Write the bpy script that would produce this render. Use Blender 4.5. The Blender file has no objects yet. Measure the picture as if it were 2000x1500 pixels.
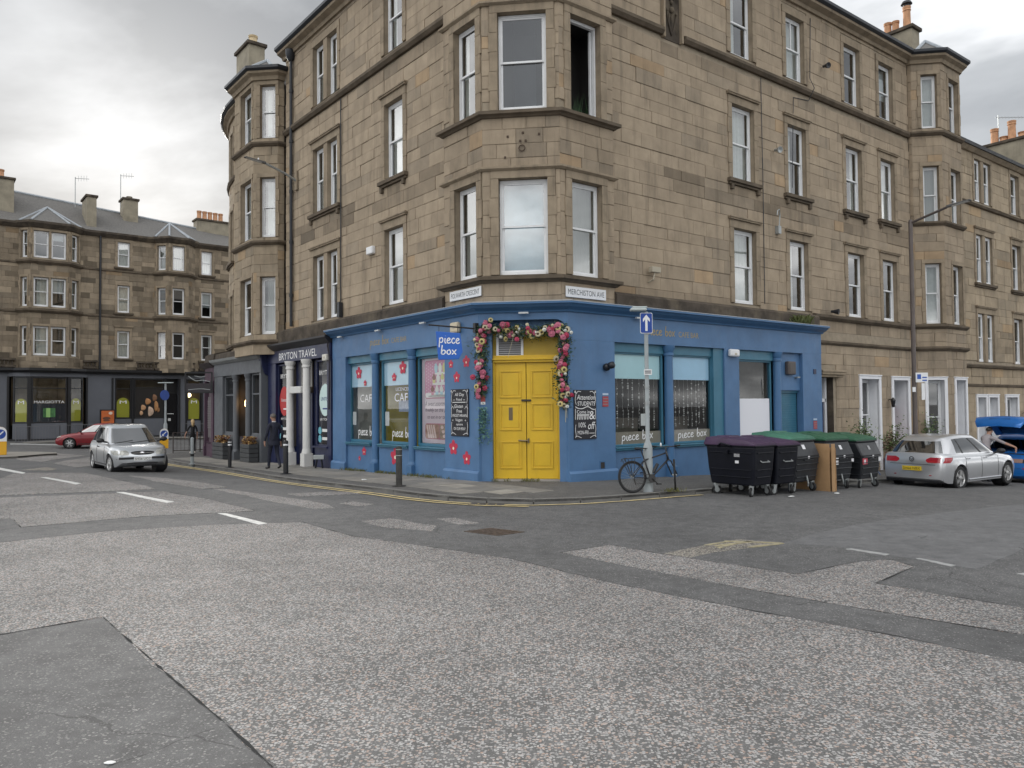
import bpy, bmesh, math, random
import numpy as np
from mathutils import Matrix, Vector
random.seed(7)
SC = bpy.context.scene
COL = SC.collection
# ------------------------------------------------------------------ camera
PITCH, ROLL, ZC = .029, .009, 1.85
cd = bpy.data.cameras.new('camera'); cam = bpy.data.objects.new('camera', cd); COL.objects.link(cam)
cd.sensor_width = 36; cd.lens = 27; cd.clip_start = .05; cd.clip_end = 3000
cp, sp, cr, sr = math.cos(PITCH), math.sin(PITCH), math.cos(ROLL), math.sin(ROLL)
_r = Vector((1, 0, 0)); _u = Vector((0, -sp, cp)); _f = Vector((0, cp, sp))
_r2 = _r*cr - _u*sr; _u2 = _u*cr + _r*sr
cam.matrix_world = Matrix(((_r2.x, _u2.x, -_f.x, 0), (_r2.y, _u2.y, -_f.y, 0), (_r2.z, _u2.z, -_f.z, ZC), (0, 0, 0, 1)))
SC.camera = cam
# ------------------------------------------------------------------ sky, sun, exposure
SUN_EL, SUN_AZ = math.radians(17), math.radians(-27)      # azimuth from +Y, negative = left
wd = bpy.data.worlds.new('World'); SC.world = wd; wd.use_nodes = True
nt = wd.node_tree; nt.nodes.clear()
def wn(t, **k):
    n = nt.nodes.new(t)
    for a, b in k.items(): setattr(n, a, b)
    return n
w_out = wn('ShaderNodeOutputWorld'); w_bg = wn('ShaderNodeBackground'); w_bg.inputs[1].default_value = .1
w_sky = wn('ShaderNodeTexSky', sky_type='NISHITA'); w_sky.sun_disc = False
w_sky.sun_elevation = SUN_EL; w_sky.sun_rotation = SUN_AZ
w_tc = wn('ShaderNodeTexCoord'); w_sep = wn('ShaderNodeSeparateXYZ')
def wmath(op, a, b=None, clamp=False):
    n = wn('ShaderNodeMath', operation=op); n.use_clamp = clamp
    for i, x in enumerate((a, b)):
        if x is None: continue
        if isinstance(x, (int, float)): n.inputs[i].default_value = x
        else: nt.links.new(x, n.inputs[i])
    return n.outputs[0]
nt.links.new(w_tc.outputs['Generated'], w_sep.inputs[0])
zz = wmath('ADD', wmath('MAXIMUM', w_sep.outputs[2], 0), .22)
w_cmb = wn('ShaderNodeCombineXYZ')
nt.links.new(wmath('DIVIDE', w_sep.outputs[0], zz), w_cmb.inputs[0])
nt.links.new(wmath('DIVIDE', w_sep.outputs[1], zz), w_cmb.inputs[1])
w_map = wn('ShaderNodeMapping'); nt.links.new(w_cmb.outputs[0], w_map.inputs[0])
w_map.inputs['Location'].default_value = (8.6, 6.0, 0)
w_n1 = wn('ShaderNodeTexNoise'); w_n1.inputs['Scale'].default_value = .7; w_n1.inputs['Detail'].default_value = 7; w_n1.inputs['Roughness'].default_value = .55
w_n1.inputs['Distortion'].default_value = .25
nt.links.new(w_map.outputs[0], w_n1.inputs[0])
w_ramp = wn('ShaderNodeValToRGB'); e = w_ramp.color_ramp.elements
e[0].position = .30; e[0].color = (1.3, 1.29, 1.27, 1); e[1].position = .66; e[1].color = (.135, .142, .15, 1)
m_ = e.new(.40); m_.color = (.86, .86, .855, 1); m_ = e.new(.465); m_.color = (.45, .456, .464, 1); m_ = e.new(.54); m_.color = (.23, .238, .247, 1)
nt.links.new(w_n1.outputs[0], w_ramp.inputs[0])
w_dot = wn('ShaderNodeVectorMath', operation='DOT_PRODUCT'); nt.links.new(w_tc.outputs['Generated'], w_dot.inputs[0])      # cloud glows where the sun stands behind it
w_dot.inputs[1].default_value = (math.sin(SUN_AZ)*math.cos(SUN_EL), math.cos(SUN_AZ)*math.cos(SUN_EL), math.sin(SUN_EL))
w_glow = wmath('MULTIPLY_ADD', wmath('POWER', wmath('MAXIMUM', w_dot.outputs['Value'], 0), 110), 8.0); w_glow.node.inputs[2].default_value = 10.0
w_sc = wn('ShaderNodeVectorMath', operation='SCALE'); nt.links.new(w_glow, w_sc.inputs['Scale'])
nt.links.new(w_ramp.outputs[0], w_sc.inputs[0])
w_mix = wn('ShaderNodeMix', data_type='RGBA'); w_mix.inputs[0].default_value = .97
nt.links.new(w_sky.outputs[0], w_mix.inputs[6]); nt.links.new(w_sc.outputs[0], w_mix.inputs[7])
nt.links.new(w_mix.outputs[2], w_bg.inputs[0]); nt.links.new(w_bg.outputs[0], w_out.inputs[0])
sd = bpy.data.lights.new('sun', 'SUN'); sd.energy = 1.4; sd.angle = math.radians(14); sd.color = (1, .96, .9)
sun = bpy.data.objects.new('sun', sd); COL.objects.link(sun)
sdir = Vector((math.sin(SUN_AZ)*math.cos(SUN_EL), math.cos(SUN_AZ)*math.cos(SUN_EL), math.sin(SUN_EL)))
sun.rotation_euler = sdir.to_track_quat('Z', 'Y').to_euler(); sun.location = sdir*60
vs = SC.view_settings; vs.view_transform = 'Standard'; vs.look = 'None'; vs.exposure = 1.38; vs.gamma = 1; vs.use_curve_mapping = False
# ------------------------------------------------------------------ frames and ground heights
class Fr:
    def __init__(self, O, d, n): self.O = np.array(O[:2], float); self.d = np.array(d[:2], float); self.n = np.array(n[:2], float)
    def p(self, s, o, z):
        q = self.O + self.d*s + self.n*o; return (q[0], q[1], z)
    def xy(self, s, o=0): return self.O + self.d*s + self.n*o
    def loc(self, x, y):
        q = np.array([x, y]) - self.O; return q@self.d, q@self.n
aL, aR = math.radians(-38.7), math.radians(52.8)
dL = (math.sin(aL), math.cos(aL)); dR = (math.sin(aR), math.cos(aR))
FL = Fr((-.830, 19.004), dL, (-math.cos(aL), math.sin(aL)))     # shop plane of the left facade, s runs away from the corner
FR = Fr((1.373, 18.732), dR, (math.cos(aR), -math.sin(aR)))     # shop plane of the right facade
_t = (FR.O-FL.O); CW = float(np.linalg.norm(_t)); _t = _t/CW
FC = Fr(FL.O, _t, (_t[1], -_t[0]))                              # chamfered corner
def fmid(A, B):                                                 # frame from A to B, outward on the right hand
    A = np.array(A); B = np.array(B); w = float(np.linalg.norm(B-A)); t = (B-A)/w
    return Fr(A, t, (t[1], -t[0])), w
def sm(a, b, x):
    t = min(1, max(0, (x-a)/(b-a))); return t*t*(3-2*t)
def smax(x, k=1.2): return .5*(x+math.sqrt(x*x+k*k)) - .5*k if x > -6 else max(0, .5*(x+math.sqrt(x*x+k*k))-.5*k)
def zpave(x, y):
    sL = FL.loc(x, y)[0]; sR = FR.loc(x, y)[0]
    r = max(sR, 0)
    r = .028*min(r, 5)+.045*min(max(r-5, 0), 14)
    return -.45*(1-math.exp(-max(sL, 0)/20)) - r + .28*sm(41, 54, y)
def zroad(x, y):
    sL, lat = FL.loc(x, y)
    return zpave(x, y) - .10 + .06*min(max(lat-2.9, 0), 3)*sm(0, 8, sL)
# ------------------------------------------------------------------ objects
def tag(o, label=None, cat=None, group=None, kind=None):
    if label: o['label'] = label
    if cat: o['category'] = cat
    if group: o['group'] = group
    if kind: o['kind'] = kind
    return o
def thing(name, label, cat, loc=(0, 0, 0), rz=0, group=None, scale=1):
    o = bpy.data.objects.new(name, None); COL.objects.link(o); o.empty_display_size = .2
    o.location = loc; o.rotation_euler = (0, 0, rz); o.scale = (scale,)*3
    return tag(o, label, cat, group)
def rootloc(p):
    v = Vector((0, 0, 0))
    while p is not None: v += p.location; p = p.parent
    return v
def lin(c):
    if isinstance(c, str):
        c = c.lstrip('#'); c = [int(c[i:i+2], 16)/255 for i in (0, 2, 4)]
    return tuple(((x+.055)/1.055)**2.4 if x > .04045 else x/12.92 for x in c)
class MB:
    def __init__(s): s.v = []; s.f = []; s.mi = []; s.c = []; s.cur = 0; s.col = None
    def add(s, vs, fs):
        b = len(s.v); s.v += [tuple(map(float, q)) for q in vs]
        for f in fs: s.f.append(tuple(b+i for i in f)); s.mi.append(s.cur)
        if s.col is not None: s.c += [s.col]*len(vs)
        return s
    def quad(s, a, b, c, d): return s.add([a, b, c, d], [(0, 1, 2, 3)])
    def box(s, x0, x1, y0, y1, z0, z1):
        return s.hexa([(x0, y0, z0), (x1, y0, z0), (x1, y1, z0), (x0, y1, z0), (x0, y0, z1), (x1, y0, z1), (x1, y1, z1), (x0, y1, z1)])
    def hexa(s, p): return s.add(p, [(3, 2, 1, 0), (4, 5, 6, 7), (0, 1, 5, 4), (1, 2, 6, 5), (2, 3, 7, 6), (3, 0, 4, 7)])
    def fbox(s, fr, s0, s1, o0, o1, z0, z1):
        return s.hexa([fr.p(s0, o0, z0), fr.p(s1, o0, z0), fr.p(s1, o1, z0), fr.p(s0, o1, z0), fr.p(s0, o0, z1), fr.p(s1, o0, z1), fr.p(s1, o1, z1), fr.p(s0, o1, z1)])
    def fprism(s, fr, poly, o0, o1):                            # poly of (s,z) extruded along the normal
        n = len(poly); vs = [fr.p(a, o0, b) for a, b in poly]+[fr.p(a, o1, b) for a, b in poly]
        return s.add(vs, [tuple(range(n)), tuple(range(2*n-1, n-1, -1))]+[(i, n+i, n+(i+1) % n, (i+1) % n) for i in range(n)])
    def prism(s, poly, z0, z1, M=None):                         # xy polygon extruded in z
        n = len(poly); vs = [Vector((a, b, z0)) for a, b in poly]+[Vector((a, b, z1)) for a, b in poly]
        if M is not None: vs = [M@q for q in vs]
        return s.add(vs, [tuple(range(n-1, -1, -1)), tuple(range(n, 2*n))]+[(i, (i+1) % n, n+(i+1) % n, n+i) for i in range(n)])
    def tube(s, pts, r, seg=8, caps=True, closed=False):
        P = [Vector(p) for p in pts]; n = len(P); R = r if isinstance(r, (list, tuple)) else [r]*n
        vs = []; up = None
        for i, p in enumerate(P):
            a = P[(i-1) % n] if (closed or i > 0) else p; b = P[(i+1) % n] if (closed or i < n-1) else p
            t = (b-a).normalized()
            if up is None: up = Vector((0, 0, 1)) if abs(t.z) < .9 else Vector((1, 0, 0))
            x = t.cross(up)
            if x.length < 1e-4: x = t.cross(Vector((0, 1, 0)))
            x.normalize(); y = x.cross(t).normalized(); up = y
            for k in range(seg):
                an = 2*math.pi*k/seg; vs.append(p+(x*math.cos(an)+y*math.sin(an))*R[i])
        fs = []
        for i in range(n if closed else n-1):
            j = (i+1) % n
            for k in range(seg): fs.append((i*seg+k, i*seg+(k+1) % seg, j*seg+(k+1) % seg, j*seg+k))
        if caps and not closed: fs += [tuple(range(seg-1, -1, -1)), tuple((n-1)*seg+k for k in range(seg))]
        return s.add(vs, fs)
    def lathe(s, prof, seg=16, M=None, cx=0, cy=0, cap=True):   # prof of (r,z) about z
        vs = []; n = len(prof)
        for r, z in prof:
            for k in range(seg):
                a = 2*math.pi*k/seg; q = Vector((cx+r*math.cos(a), cy+r*math.sin(a), z)); vs.append(M@q if M is not None else q)
        fs = [(i*seg+k, i*seg+(k+1) % seg, (i+1)*seg+(k+1) % seg, (i+1)*seg+k) for i in range(n-1) for k in range(seg)]
        if cap: fs += [tuple(range(seg-1, -1, -1)), tuple((n-1)*seg+k for k in range(seg))]
        return s.add(vs, fs)
    def ball(s, c, r, seg=10, rings=6, sc=(1, 1, 1), M=None):
        pr = []; vs = []
        for i in range(rings+1):
            a = math.pi*i/rings
            for k in range(seg):
                b = 2*math.pi*k/seg
                q = Vector((math.sin(a)*math.cos(b)*r*sc[0], math.sin(a)*math.sin(b)*r*sc[1], -math.cos(a)*r*sc[2]))
                if M is not None: q = M@q
                vs.append(q+Vector(c))
        fs = [(i*seg+k, i*seg+(k+1) % seg, (i+1)*seg+(k+1) % seg, (i+1)*seg+k) for i in range(rings) for k in range(seg)]
        return s.add(vs, fs)
    def mould(s, path, prof, caps=True):                        # sweep (o,z) profile along an xy path, outward = right hand, mitred
        P = [np.array(p[:2], float) for p in path]; n = len(P); m = len(prof); vs = []
        for i in range(n):
            ds = []
            if i > 0: d = P[i]-P[i-1]; ds.append(d/np.linalg.norm(d))
            if i < n-1: d = P[i+1]-P[i]; ds.append(d/np.linalg.norm(d))
            ns = [np.array([d[1], -d[0]]) for d in ds]; nn = sum(ns); nn = nn/np.linalg.norm(nn); k = 1/max(.3, nn@ns[0])
            for o, z in prof: q = P[i]+nn*o*k; vs.append((q[0], q[1], z))
        fs = [(i*m+j, i*m+(j+1) % m, (i+1)*m+(j+1) % m, (i+1)*m+j) for i in range(n-1) for j in range(m)]
        if caps: fs += [tuple(range(m-1, -1, -1)), tuple((n-1)*m+j for j in range(m))]
        return s.add(vs, fs)
    def build(s, name, mat, parent=None, smooth=False, local=False, kind=None, bevel=0, label=None, auto=None, sub=0):
        if not s.f: return None
        off = (0, 0, 0)
        if parent is not None and not local:
            q = rootloc(parent); off = (q.x, q.y, q.z)
        me = bpy.data.meshes.new(name)
        me.from_pydata([(a-off[0], b-off[1], c-off[2]) for a, b, c in s.v], [], s.f)
        for m in (mat if isinstance(mat, (list, tuple)) else [mat]): me.materials.append(m)
        if isinstance(mat, (list, tuple)): me.polygons.foreach_set('material_index', s.mi)
        if s.c:
            ca = me.color_attributes.new('Col', 'FLOAT_COLOR', 'POINT')
            ca.data.foreach_set('color', [x for c in s.c for x in (c[0], c[1], c[2], 1)])
        bm = bmesh.new(); bm.from_mesh(me); bmesh.ops.recalc_face_normals(bm, faces=bm.faces); bm.to_mesh(me); bm.free()
        if smooth: me.polygons.foreach_set('use_smooth', [True]*len(me.polygons))
        me.update()
        o = bpy.data.objects.new(name, me); COL.objects.link(o)
        if parent is not None: o.parent = parent
        if bevel:
            b = o.modifiers.new('bevel', 'BEVEL'); b.width = bevel; b.segments = 2; b.limit_method = 'ANGLE'; b.angle_limit = math.radians(40)
        if sub:
            b = o.modifiers.new('sub', 'SUBSURF'); b.levels = sub; b.render_levels = sub
        if auto is not None:
            me.polygons.foreach_set('use_smooth', [True]*len(me.polygons))
            me.set_sharp_from_angle(angle=math.radians(auto))
        if kind: o['kind'] = kind
        if label: o['label'] = label
        return o
def copy_tree(o, parent=None):
    c = o.copy(); COL.objects.link(c); c.parent = parent
    for ch in list(o.children): copy_tree(ch, c)
    return c
# ------------------------------------------------------------------ materials
MATS = {}
def mat(name, col=None, rough=.6, metal=0, var=0, vscale=3, bump=0, bscale=60, spec=.5, coat=0, attr=False, streak=0, emit=None, hue2=None, stretch=None):
    if name in MATS: return MATS[name]
    m = bpy.data.materials.new(name); m.use_nodes = True; MATS[name] = m
    t = m.node_tree; b = t.nodes['Principled BSDF']; L = t.links.new
    def N(ty, **k):
        n = t.nodes.new(ty)
        for a, q in k.items(): setattr(n, a, q)
        return n
    b.inputs['Roughness'].default_value = rough; b.inputs['Metallic'].default_value = metal
    b.inputs['Specular IOR Level'].default_value = spec; b.inputs['Coat Weight'].default_value = coat; b.inputs['Coat Roughness'].default_value = .05
    c = lin(col) if isinstance(col, str) else (col or (.5, .5, .5))
    if attr: src = N('ShaderNodeAttribute', attribute_name='Col').outputs[0]
    else: rgb = N('ShaderNodeRGB'); rgb.outputs[0].default_value = (*c, 1); src = rgb.outputs[0]
    tc = N('ShaderNodeTexCoord').outputs['Object']
    def mixc(kind, fac, a, bb):
        x = N('ShaderNodeMix', data_type='RGBA', blend_type=kind)
        if isinstance(fac, (int, float)): x.inputs[0].default_value = fac
        else: L(fac, x.inputs[0])
        L(a, x.inputs[6])
        if isinstance(bb, tuple): x.inputs[7].default_value = (*bb, 1)
        else: L(bb, x.inputs[7])
        return x.outputs[2]
    def ramp(src, a, bb, ca=(0, 0, 0), cb=(1, 1, 1)):
        r = N('ShaderNodeValToRGB'); e = r.color_ramp.elements; e[0].position = a; e[1].position = bb; e[0].color = (*ca, 1); e[1].color = (*cb, 1)
        L(src, r.inputs[0]); return r.outputs[0]
    def noise(scale, detail=5, rough=.6, stretch=None):
        n = N('ShaderNodeTexNoise'); n.inputs['Scale'].default_value = scale; n.inputs['Detail'].default_value = detail; n.inputs['Roughness'].default_value = rough
        if stretch:
            mp = N('ShaderNodeMapping'); mp.inputs['Scale'].default_value = stretch; L(tc, mp.inputs[0]); L(mp.outputs[0], n.inputs[0])
        else: L(tc, n.inputs[0])
        return n.outputs[0]
    if var:
        r = ramp(noise(vscale, stretch=stretch), .25, .75, (1-var,)*3, (1+var,)*3); src = mixc('MULTIPLY', 1, src, r)
    if hue2:
        src = mixc('MIX', ramp(noise(vscale*.6), .5, .72, (0,)*3, (.7,)*3), src, lin(hue2) if isinstance(hue2, str) else hue2)
    if streak:
        r = ramp(noise(1.6, 6, .65, (2.2, 2.2, .28)), .5, .78, (0,)*3, (streak,)*3); src = mixc('MIX', r, src, (.075, .062, .048))
    L(src, b.inputs['Base Color'])
    if var: L(ramp(noise(vscale*2.3), .2, .8, (max(0, rough-.12),)*3, (min(1, rough+.12),)*3), b.inputs['Roughness'])
    if bump:
        bp = N('ShaderNodeBump'); bp.inputs['Strength'].default_value = bump; bp.inputs['Distance'].default_value = .02
        L(noise(bscale, 4), bp.inputs['Height']); L(bp.outputs[0], b.inputs['Normal'])
    if emit: b.inputs['Emission Color'].default_value = (*emit[0], 1); b.inputs['Emission Strength'].default_value = emit[1]
    m['h'] = 1
    return m
def glass_mat(name, ior=1.9, tint=(.75, .8, .8)):
    m = bpy.data.materials.new(name); m.use_nodes = True; t = m.node_tree; t.nodes.clear(); MATS[name] = m
    o = t.nodes.new('ShaderNodeOutputMaterial'); mx = t.nodes.new('ShaderNodeMixShader')
    def mt(op, a, b=None):
        n = t.nodes.new('ShaderNodeMath'); n.operation = op
        for i, x in enumerate((a, b)):
            if x is None: continue
            if isinstance(x, (int, float)): n.inputs[i].default_value = x
            else: t.links.new(x, n.inputs[i])
        return n.outputs[0]
    ge = t.nodes.new('ShaderNodeNewGeometry'); dt = t.nodes.new('ShaderNodeVectorMath'); dt.operation = 'DOT_PRODUCT'; t.links.new(ge.outputs['Incoming'], dt.inputs[0]); t.links.new(ge.outputs['True Normal'], dt.inputs[1])
    f0 = ((ior-1)/(ior+1))**2                                   # Schlick reflectance, same from both sides of the pane
    fac = mt('ADD', mt('MULTIPLY', mt('POWER', mt('SUBTRACT', 1, mt('ABSOLUTE', dt.outputs['Value'])), 5), 1-f0), f0)
    tr = t.nodes.new('ShaderNodeBsdfTransparent'); tr.inputs[0].default_value = (*tint, 1); gl = t.nodes.new('ShaderNodeBsdfGlossy'); gl.inputs['Roughness'].default_value = .015
    n = t.nodes.new('ShaderNodeTexNoise'); n.inputs['Scale'].default_value = 1.3; bp = t.nodes.new('ShaderNodeBump'); bp.inputs['Strength'].default_value = .02
    tc = t.nodes.new('ShaderNodeTexCoord'); t.links.new(tc.outputs['Object'], n.inputs[0]); t.links.new(n.outputs[0], bp.inputs['Height']); t.links.new(bp.outputs[0], gl.inputs['Normal'])
    t.links.new(fac, mx.inputs[0]); t.links.new(tr.outputs[0], mx.inputs[1]); t.links.new(gl.outputs[0], mx.inputs[2]); t.links.new(mx.outputs[0], o.inputs[0])
    return m
STONE = mat('sandstone', attr=True, rough=.9, var=.16, vscale=2.2, bump=.35, bscale=35, streak=.55, spec=.25)
STONE_TRIM = mat('dressed_stone', (.29, .235, .17), rough=.88, var=.25, vscale=2.5, bump=.2, bscale=40, streak=.55, spec=.25)
SOOT = mat('sooty_stone', (.075, .062, .05), rough=.92, var=.45, vscale=2.4, bump=.3, bscale=30, hue2=(.17, .14, .1), spec=.2)
LEDGE = mat('weathered_ledge', (.125, .1, .074), rough=.9, var=.35, vscale=2.2, bump=.25, bscale=30, hue2=(.075, .064, .05), spec=.2)
MORTAR = mat('mortar', (.3, .25, .185), rough=.95, var=.2, vscale=4)
WHITE = mat('white_paint', (.74, .75, .76), rough=.4, var=.06, vscale=5)
WHITE2 = mat('white_masonry_paint', (.76, .77, .8), rough=.6, var=.05, vscale=4)
DARKROOM = mat('dark_interior', (.035, .032, .03), rough=.9)
MIDROOM = mat('dim_interior', (.11, .095, .08), rough=.9, var=.5, vscale=1.2)
CURTAIN = mat('curtain_cloth', (.74, .73, .7), rough=.9, var=.1, vscale=6)
BLINDW = mat('white_blind', (.72, .73, .74), rough=.8)
GLASS = glass_mat('window_glass', 3.3); SHOPGLASS = glass_mat('shop_glass', 1.85, (.85, .87, .87))
SLATE = mat('roof_slate', (.14, .134, .126), rough=.75, var=.3, vscale=9, bump=.5, bscale=18)
LEAD = mat('lead_flashing', (.34, .37, .4), rough=.5, var=.15)
GUTTER = mat('black_gutter', (.018, .021, .027), rough=.45, var=.2)
CHIM = mat('rendered_chimney', (.28, .25, .19), rough=.9, var=.25, vscale=2, streak=.4)
TERRA = mat('terracotta_pot', (.5, .27, .15), rough=.85, var=.2, vscale=5)
CREAMPOT = mat('cream_pot', (.6, .48, .3), rough=.8, var=.1)
BLUE = mat('blue_shop_paint', (.075, .165, .315), rough=.5, var=.16, vscale=1.4, bump=.1, bscale=18, streak=.16)
BLUE2 = mat('blue_trim_paint', (.056, .145, .29), rough=.4, var=.1, vscale=2)
TEAL = mat('teal_trim_paint', (.045, .16, .24), rough=.4, var=.12, vscale=2)
NAVY = mat('navy_paint', (.012, .017, .06), rough=.35, var=.2, vscale=2)
GREYP = mat('grey_shop_paint', (.105, .113, .125), rough=.5, var=.12, vscale=2)
PURPLE = mat('purple_shop_paint', (.062, .03, .052), rough=.5, var=.2, vscale=2)
MGREY = mat('far_shop_grey_paint', (.105, .112, .13), rough=.55, var=.12, vscale=1)
BLACKP = mat('black_paint', (.012, .012, .014), rough=.4)
YELLOW = mat('yellow_door_paint', (.64, .41, .02), rough=.38, var=.1, vscale=2.2, bump=.06, bscale=20, streak=.12)
YELLOW2 = mat('ochre_board_paint', (.46, .31, .028), rough=.45, var=.08, vscale=3)
BRASS = mat('dull_metal', (.18, .14, .09), rough=.4, metal=.8)
STEEL = mat('galvanised_steel', (.36, .38, .38), rough=.45, metal=.6, var=.15, vscale=6)
GREYPOLE = mat('grey_pole_paint', (.3, .33, .34), rough=.5, var=.15, vscale=4)
BLACKPL = mat('black_plastic', (.013, .015, .02), rough=.42, var=.25, vscale=5)
RUBBER = mat('rubber', (.015, .015, .016), rough=.8)
CHROME = mat('chrome', (.7, .7, .72), rough=.12, metal=1)
GOLD = mat('gold_lettering', (.36, .27, .1), rough=.5)
LETTERW = mat('white_lettering', (.82, .82, .82), rough=.5)
LETTERG = mat('grey_lettering', (.2, .21, .23), rough=.5)
LETTERK = mat('black_lettering', (.02, .02, .025), rough=.5)
CHALKB = mat('chalkboard', (.016, .016, .022), rough=.6, var=.3, vscale=8)
# ------------------------------------------------------------------ lettering
_txt = {}
def text_mesh(s):
    if s in _txt: return _txt[s]
    cu = bpy.data.curves.new('t', 'FONT'); cu.body = s; cu.size = 1; cu.resolution_u = 3
    ob = bpy.data.objects.new('t', cu); me = bpy.data.meshes.new_from_object(ob)
    v = np.array([q.co[:2] for q in me.vertices]); f = [tuple(p.vertices) for p in me.polygons]
    bpy.data.objects.remove(ob); bpy.data.meshes.remove(me)
    v = v-v.min(0); w, h = v.max(0); _txt[s] = (v, f, w, h); return _txt[s]
def put_text(mb, fr, s, sc, z0, h, o, width=None, flip=1, thick=0, slant=0):
    """flat letters on a frame; sc = centre; flip=-1 where s runs right to left for the viewer"""
    v, f, w, hh = text_mesh(s); k = h/hh; kx = (width/w) if width else k
    vs = [fr.p(sc+flip*((a-w/2)*kx+slant*b*k), o, z0+b*k) for a, b in v]
    mb.add(vs, f)
def cat(pts, n=6, closed=False):
    P = [np.array(p, float) for p in pts]; out = []; m = len(P)
    for i in range(m if closed else m-1):
        p0 = P[i-1] if (i > 0 or closed) else P[i]; p1 = P[i]; p2 = P[(i+1) % m]; p3 = P[(i+2) % m] if (i+2 < m or closed) else p2
        for k in range(n):
            t = k/n; out.append(.5*((2*p1)+(-p0+p2)*t+(2*p0-5*p1+4*p2-p3)*t*t+(-p0+3*p1-3*p2+p3)*t**3))
    if not closed: out.append(P[-1])
    return out
SCRIPT = {  # hand-lettered strokes: width, list of strokes
 'p': (.62, [[(.12, .62), (.1, .2), (.05, -.45)], [(.1, .35), (.25, .6), (.45, .58), (.5, .35), (.38, .12), (.15, .12), (.1, .2)]]),
 'i': (.3, [[(.15, .6), (.12, .25), (.18, .05), (.28, .08)], [(.2, .82), (.21, .84)]]),
 'e': (.55, [[(.08, .3), (.3, .36), (.44, .5), (.32, .62), (.15, .5), (.08, .26), (.2, .06), (.4, .08), (.52, .2)]]),
 'c': (.52, [[(.44, .52), (.3, .62), (.12, .45), (.1, .2), (.25, .05), (.42, .1), (.5, .2)]]),
 'b': (.58, [[(.2, 1.15), (.14, .6), (.1, .1)], [(.11, .2), (.25, .5), (.45, .5), (.5, .25), (.35, .04), (.12, .06)]]),
 'o': (.55, [[(.3, .58), (.12, .42), (.12, .15), (.3, .03), (.46, .2), (.44, .46), (.3, .58), (.42, .6)]]),
 'x': (.55, [[(.08, .6), (.25, .35), (.48, .02)], [(.5, .64), (.28, .3), (.06, .02)]]), ' ': (.42, [])}
def put_script(mb, fr, s, sc, z0, h, o, width, flip=1, thick=.055, rise=0):
    W = sum(SCRIPT[c][0] for c in s); x = 0; kx = width/W
    for c in s:
        for st in SCRIPT[c][1]:
            P = cat(st, 5); n = len(P); vs = []
            for i in range(n):
                d = P[min(i+1, n-1)]-P[max(i-1, 0)]; d = d/(np.linalg.norm(d)+1e-9); nn = np.array([-d[1], d[0]])*thick
                for sg in (1, -1):
                    q = P[i]+nn*sg; X = (x+q[0])*kx-width/2; vs.append(fr.p(sc+flip*X, o, z0+q[1]*h+rise*X))
            mb.add(vs, [(2*i, 2*i+1, 2*i+3, 2*i+2) for i in range(n-1)])
        x += SCRIPT[c][0]
def put_stroke(mb, fr, pts, w, o, n=6):
    P = cat(pts, n) if len(pts) > 2 else [np.array(p, float) for p in pts]; m = len(P); vs = []
    for i in range(m):
        d = P[min(i+1, m-1)]-P[max(i-1, 0)]; d = d/(np.linalg.norm(d)+1e-9); nn = np.array([-d[1], d[0]])*w/2
        vs += [fr.p(*(P[i]+nn)[:1], o, (P[i]+nn)[1]), fr.p((P[i]-nn)[0], o, (P[i]-nn)[1])]
    mb.add(vs, [(2*i, 2*i+1, 2*i+3, 2*i+2) for i in range(m-1)])
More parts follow.
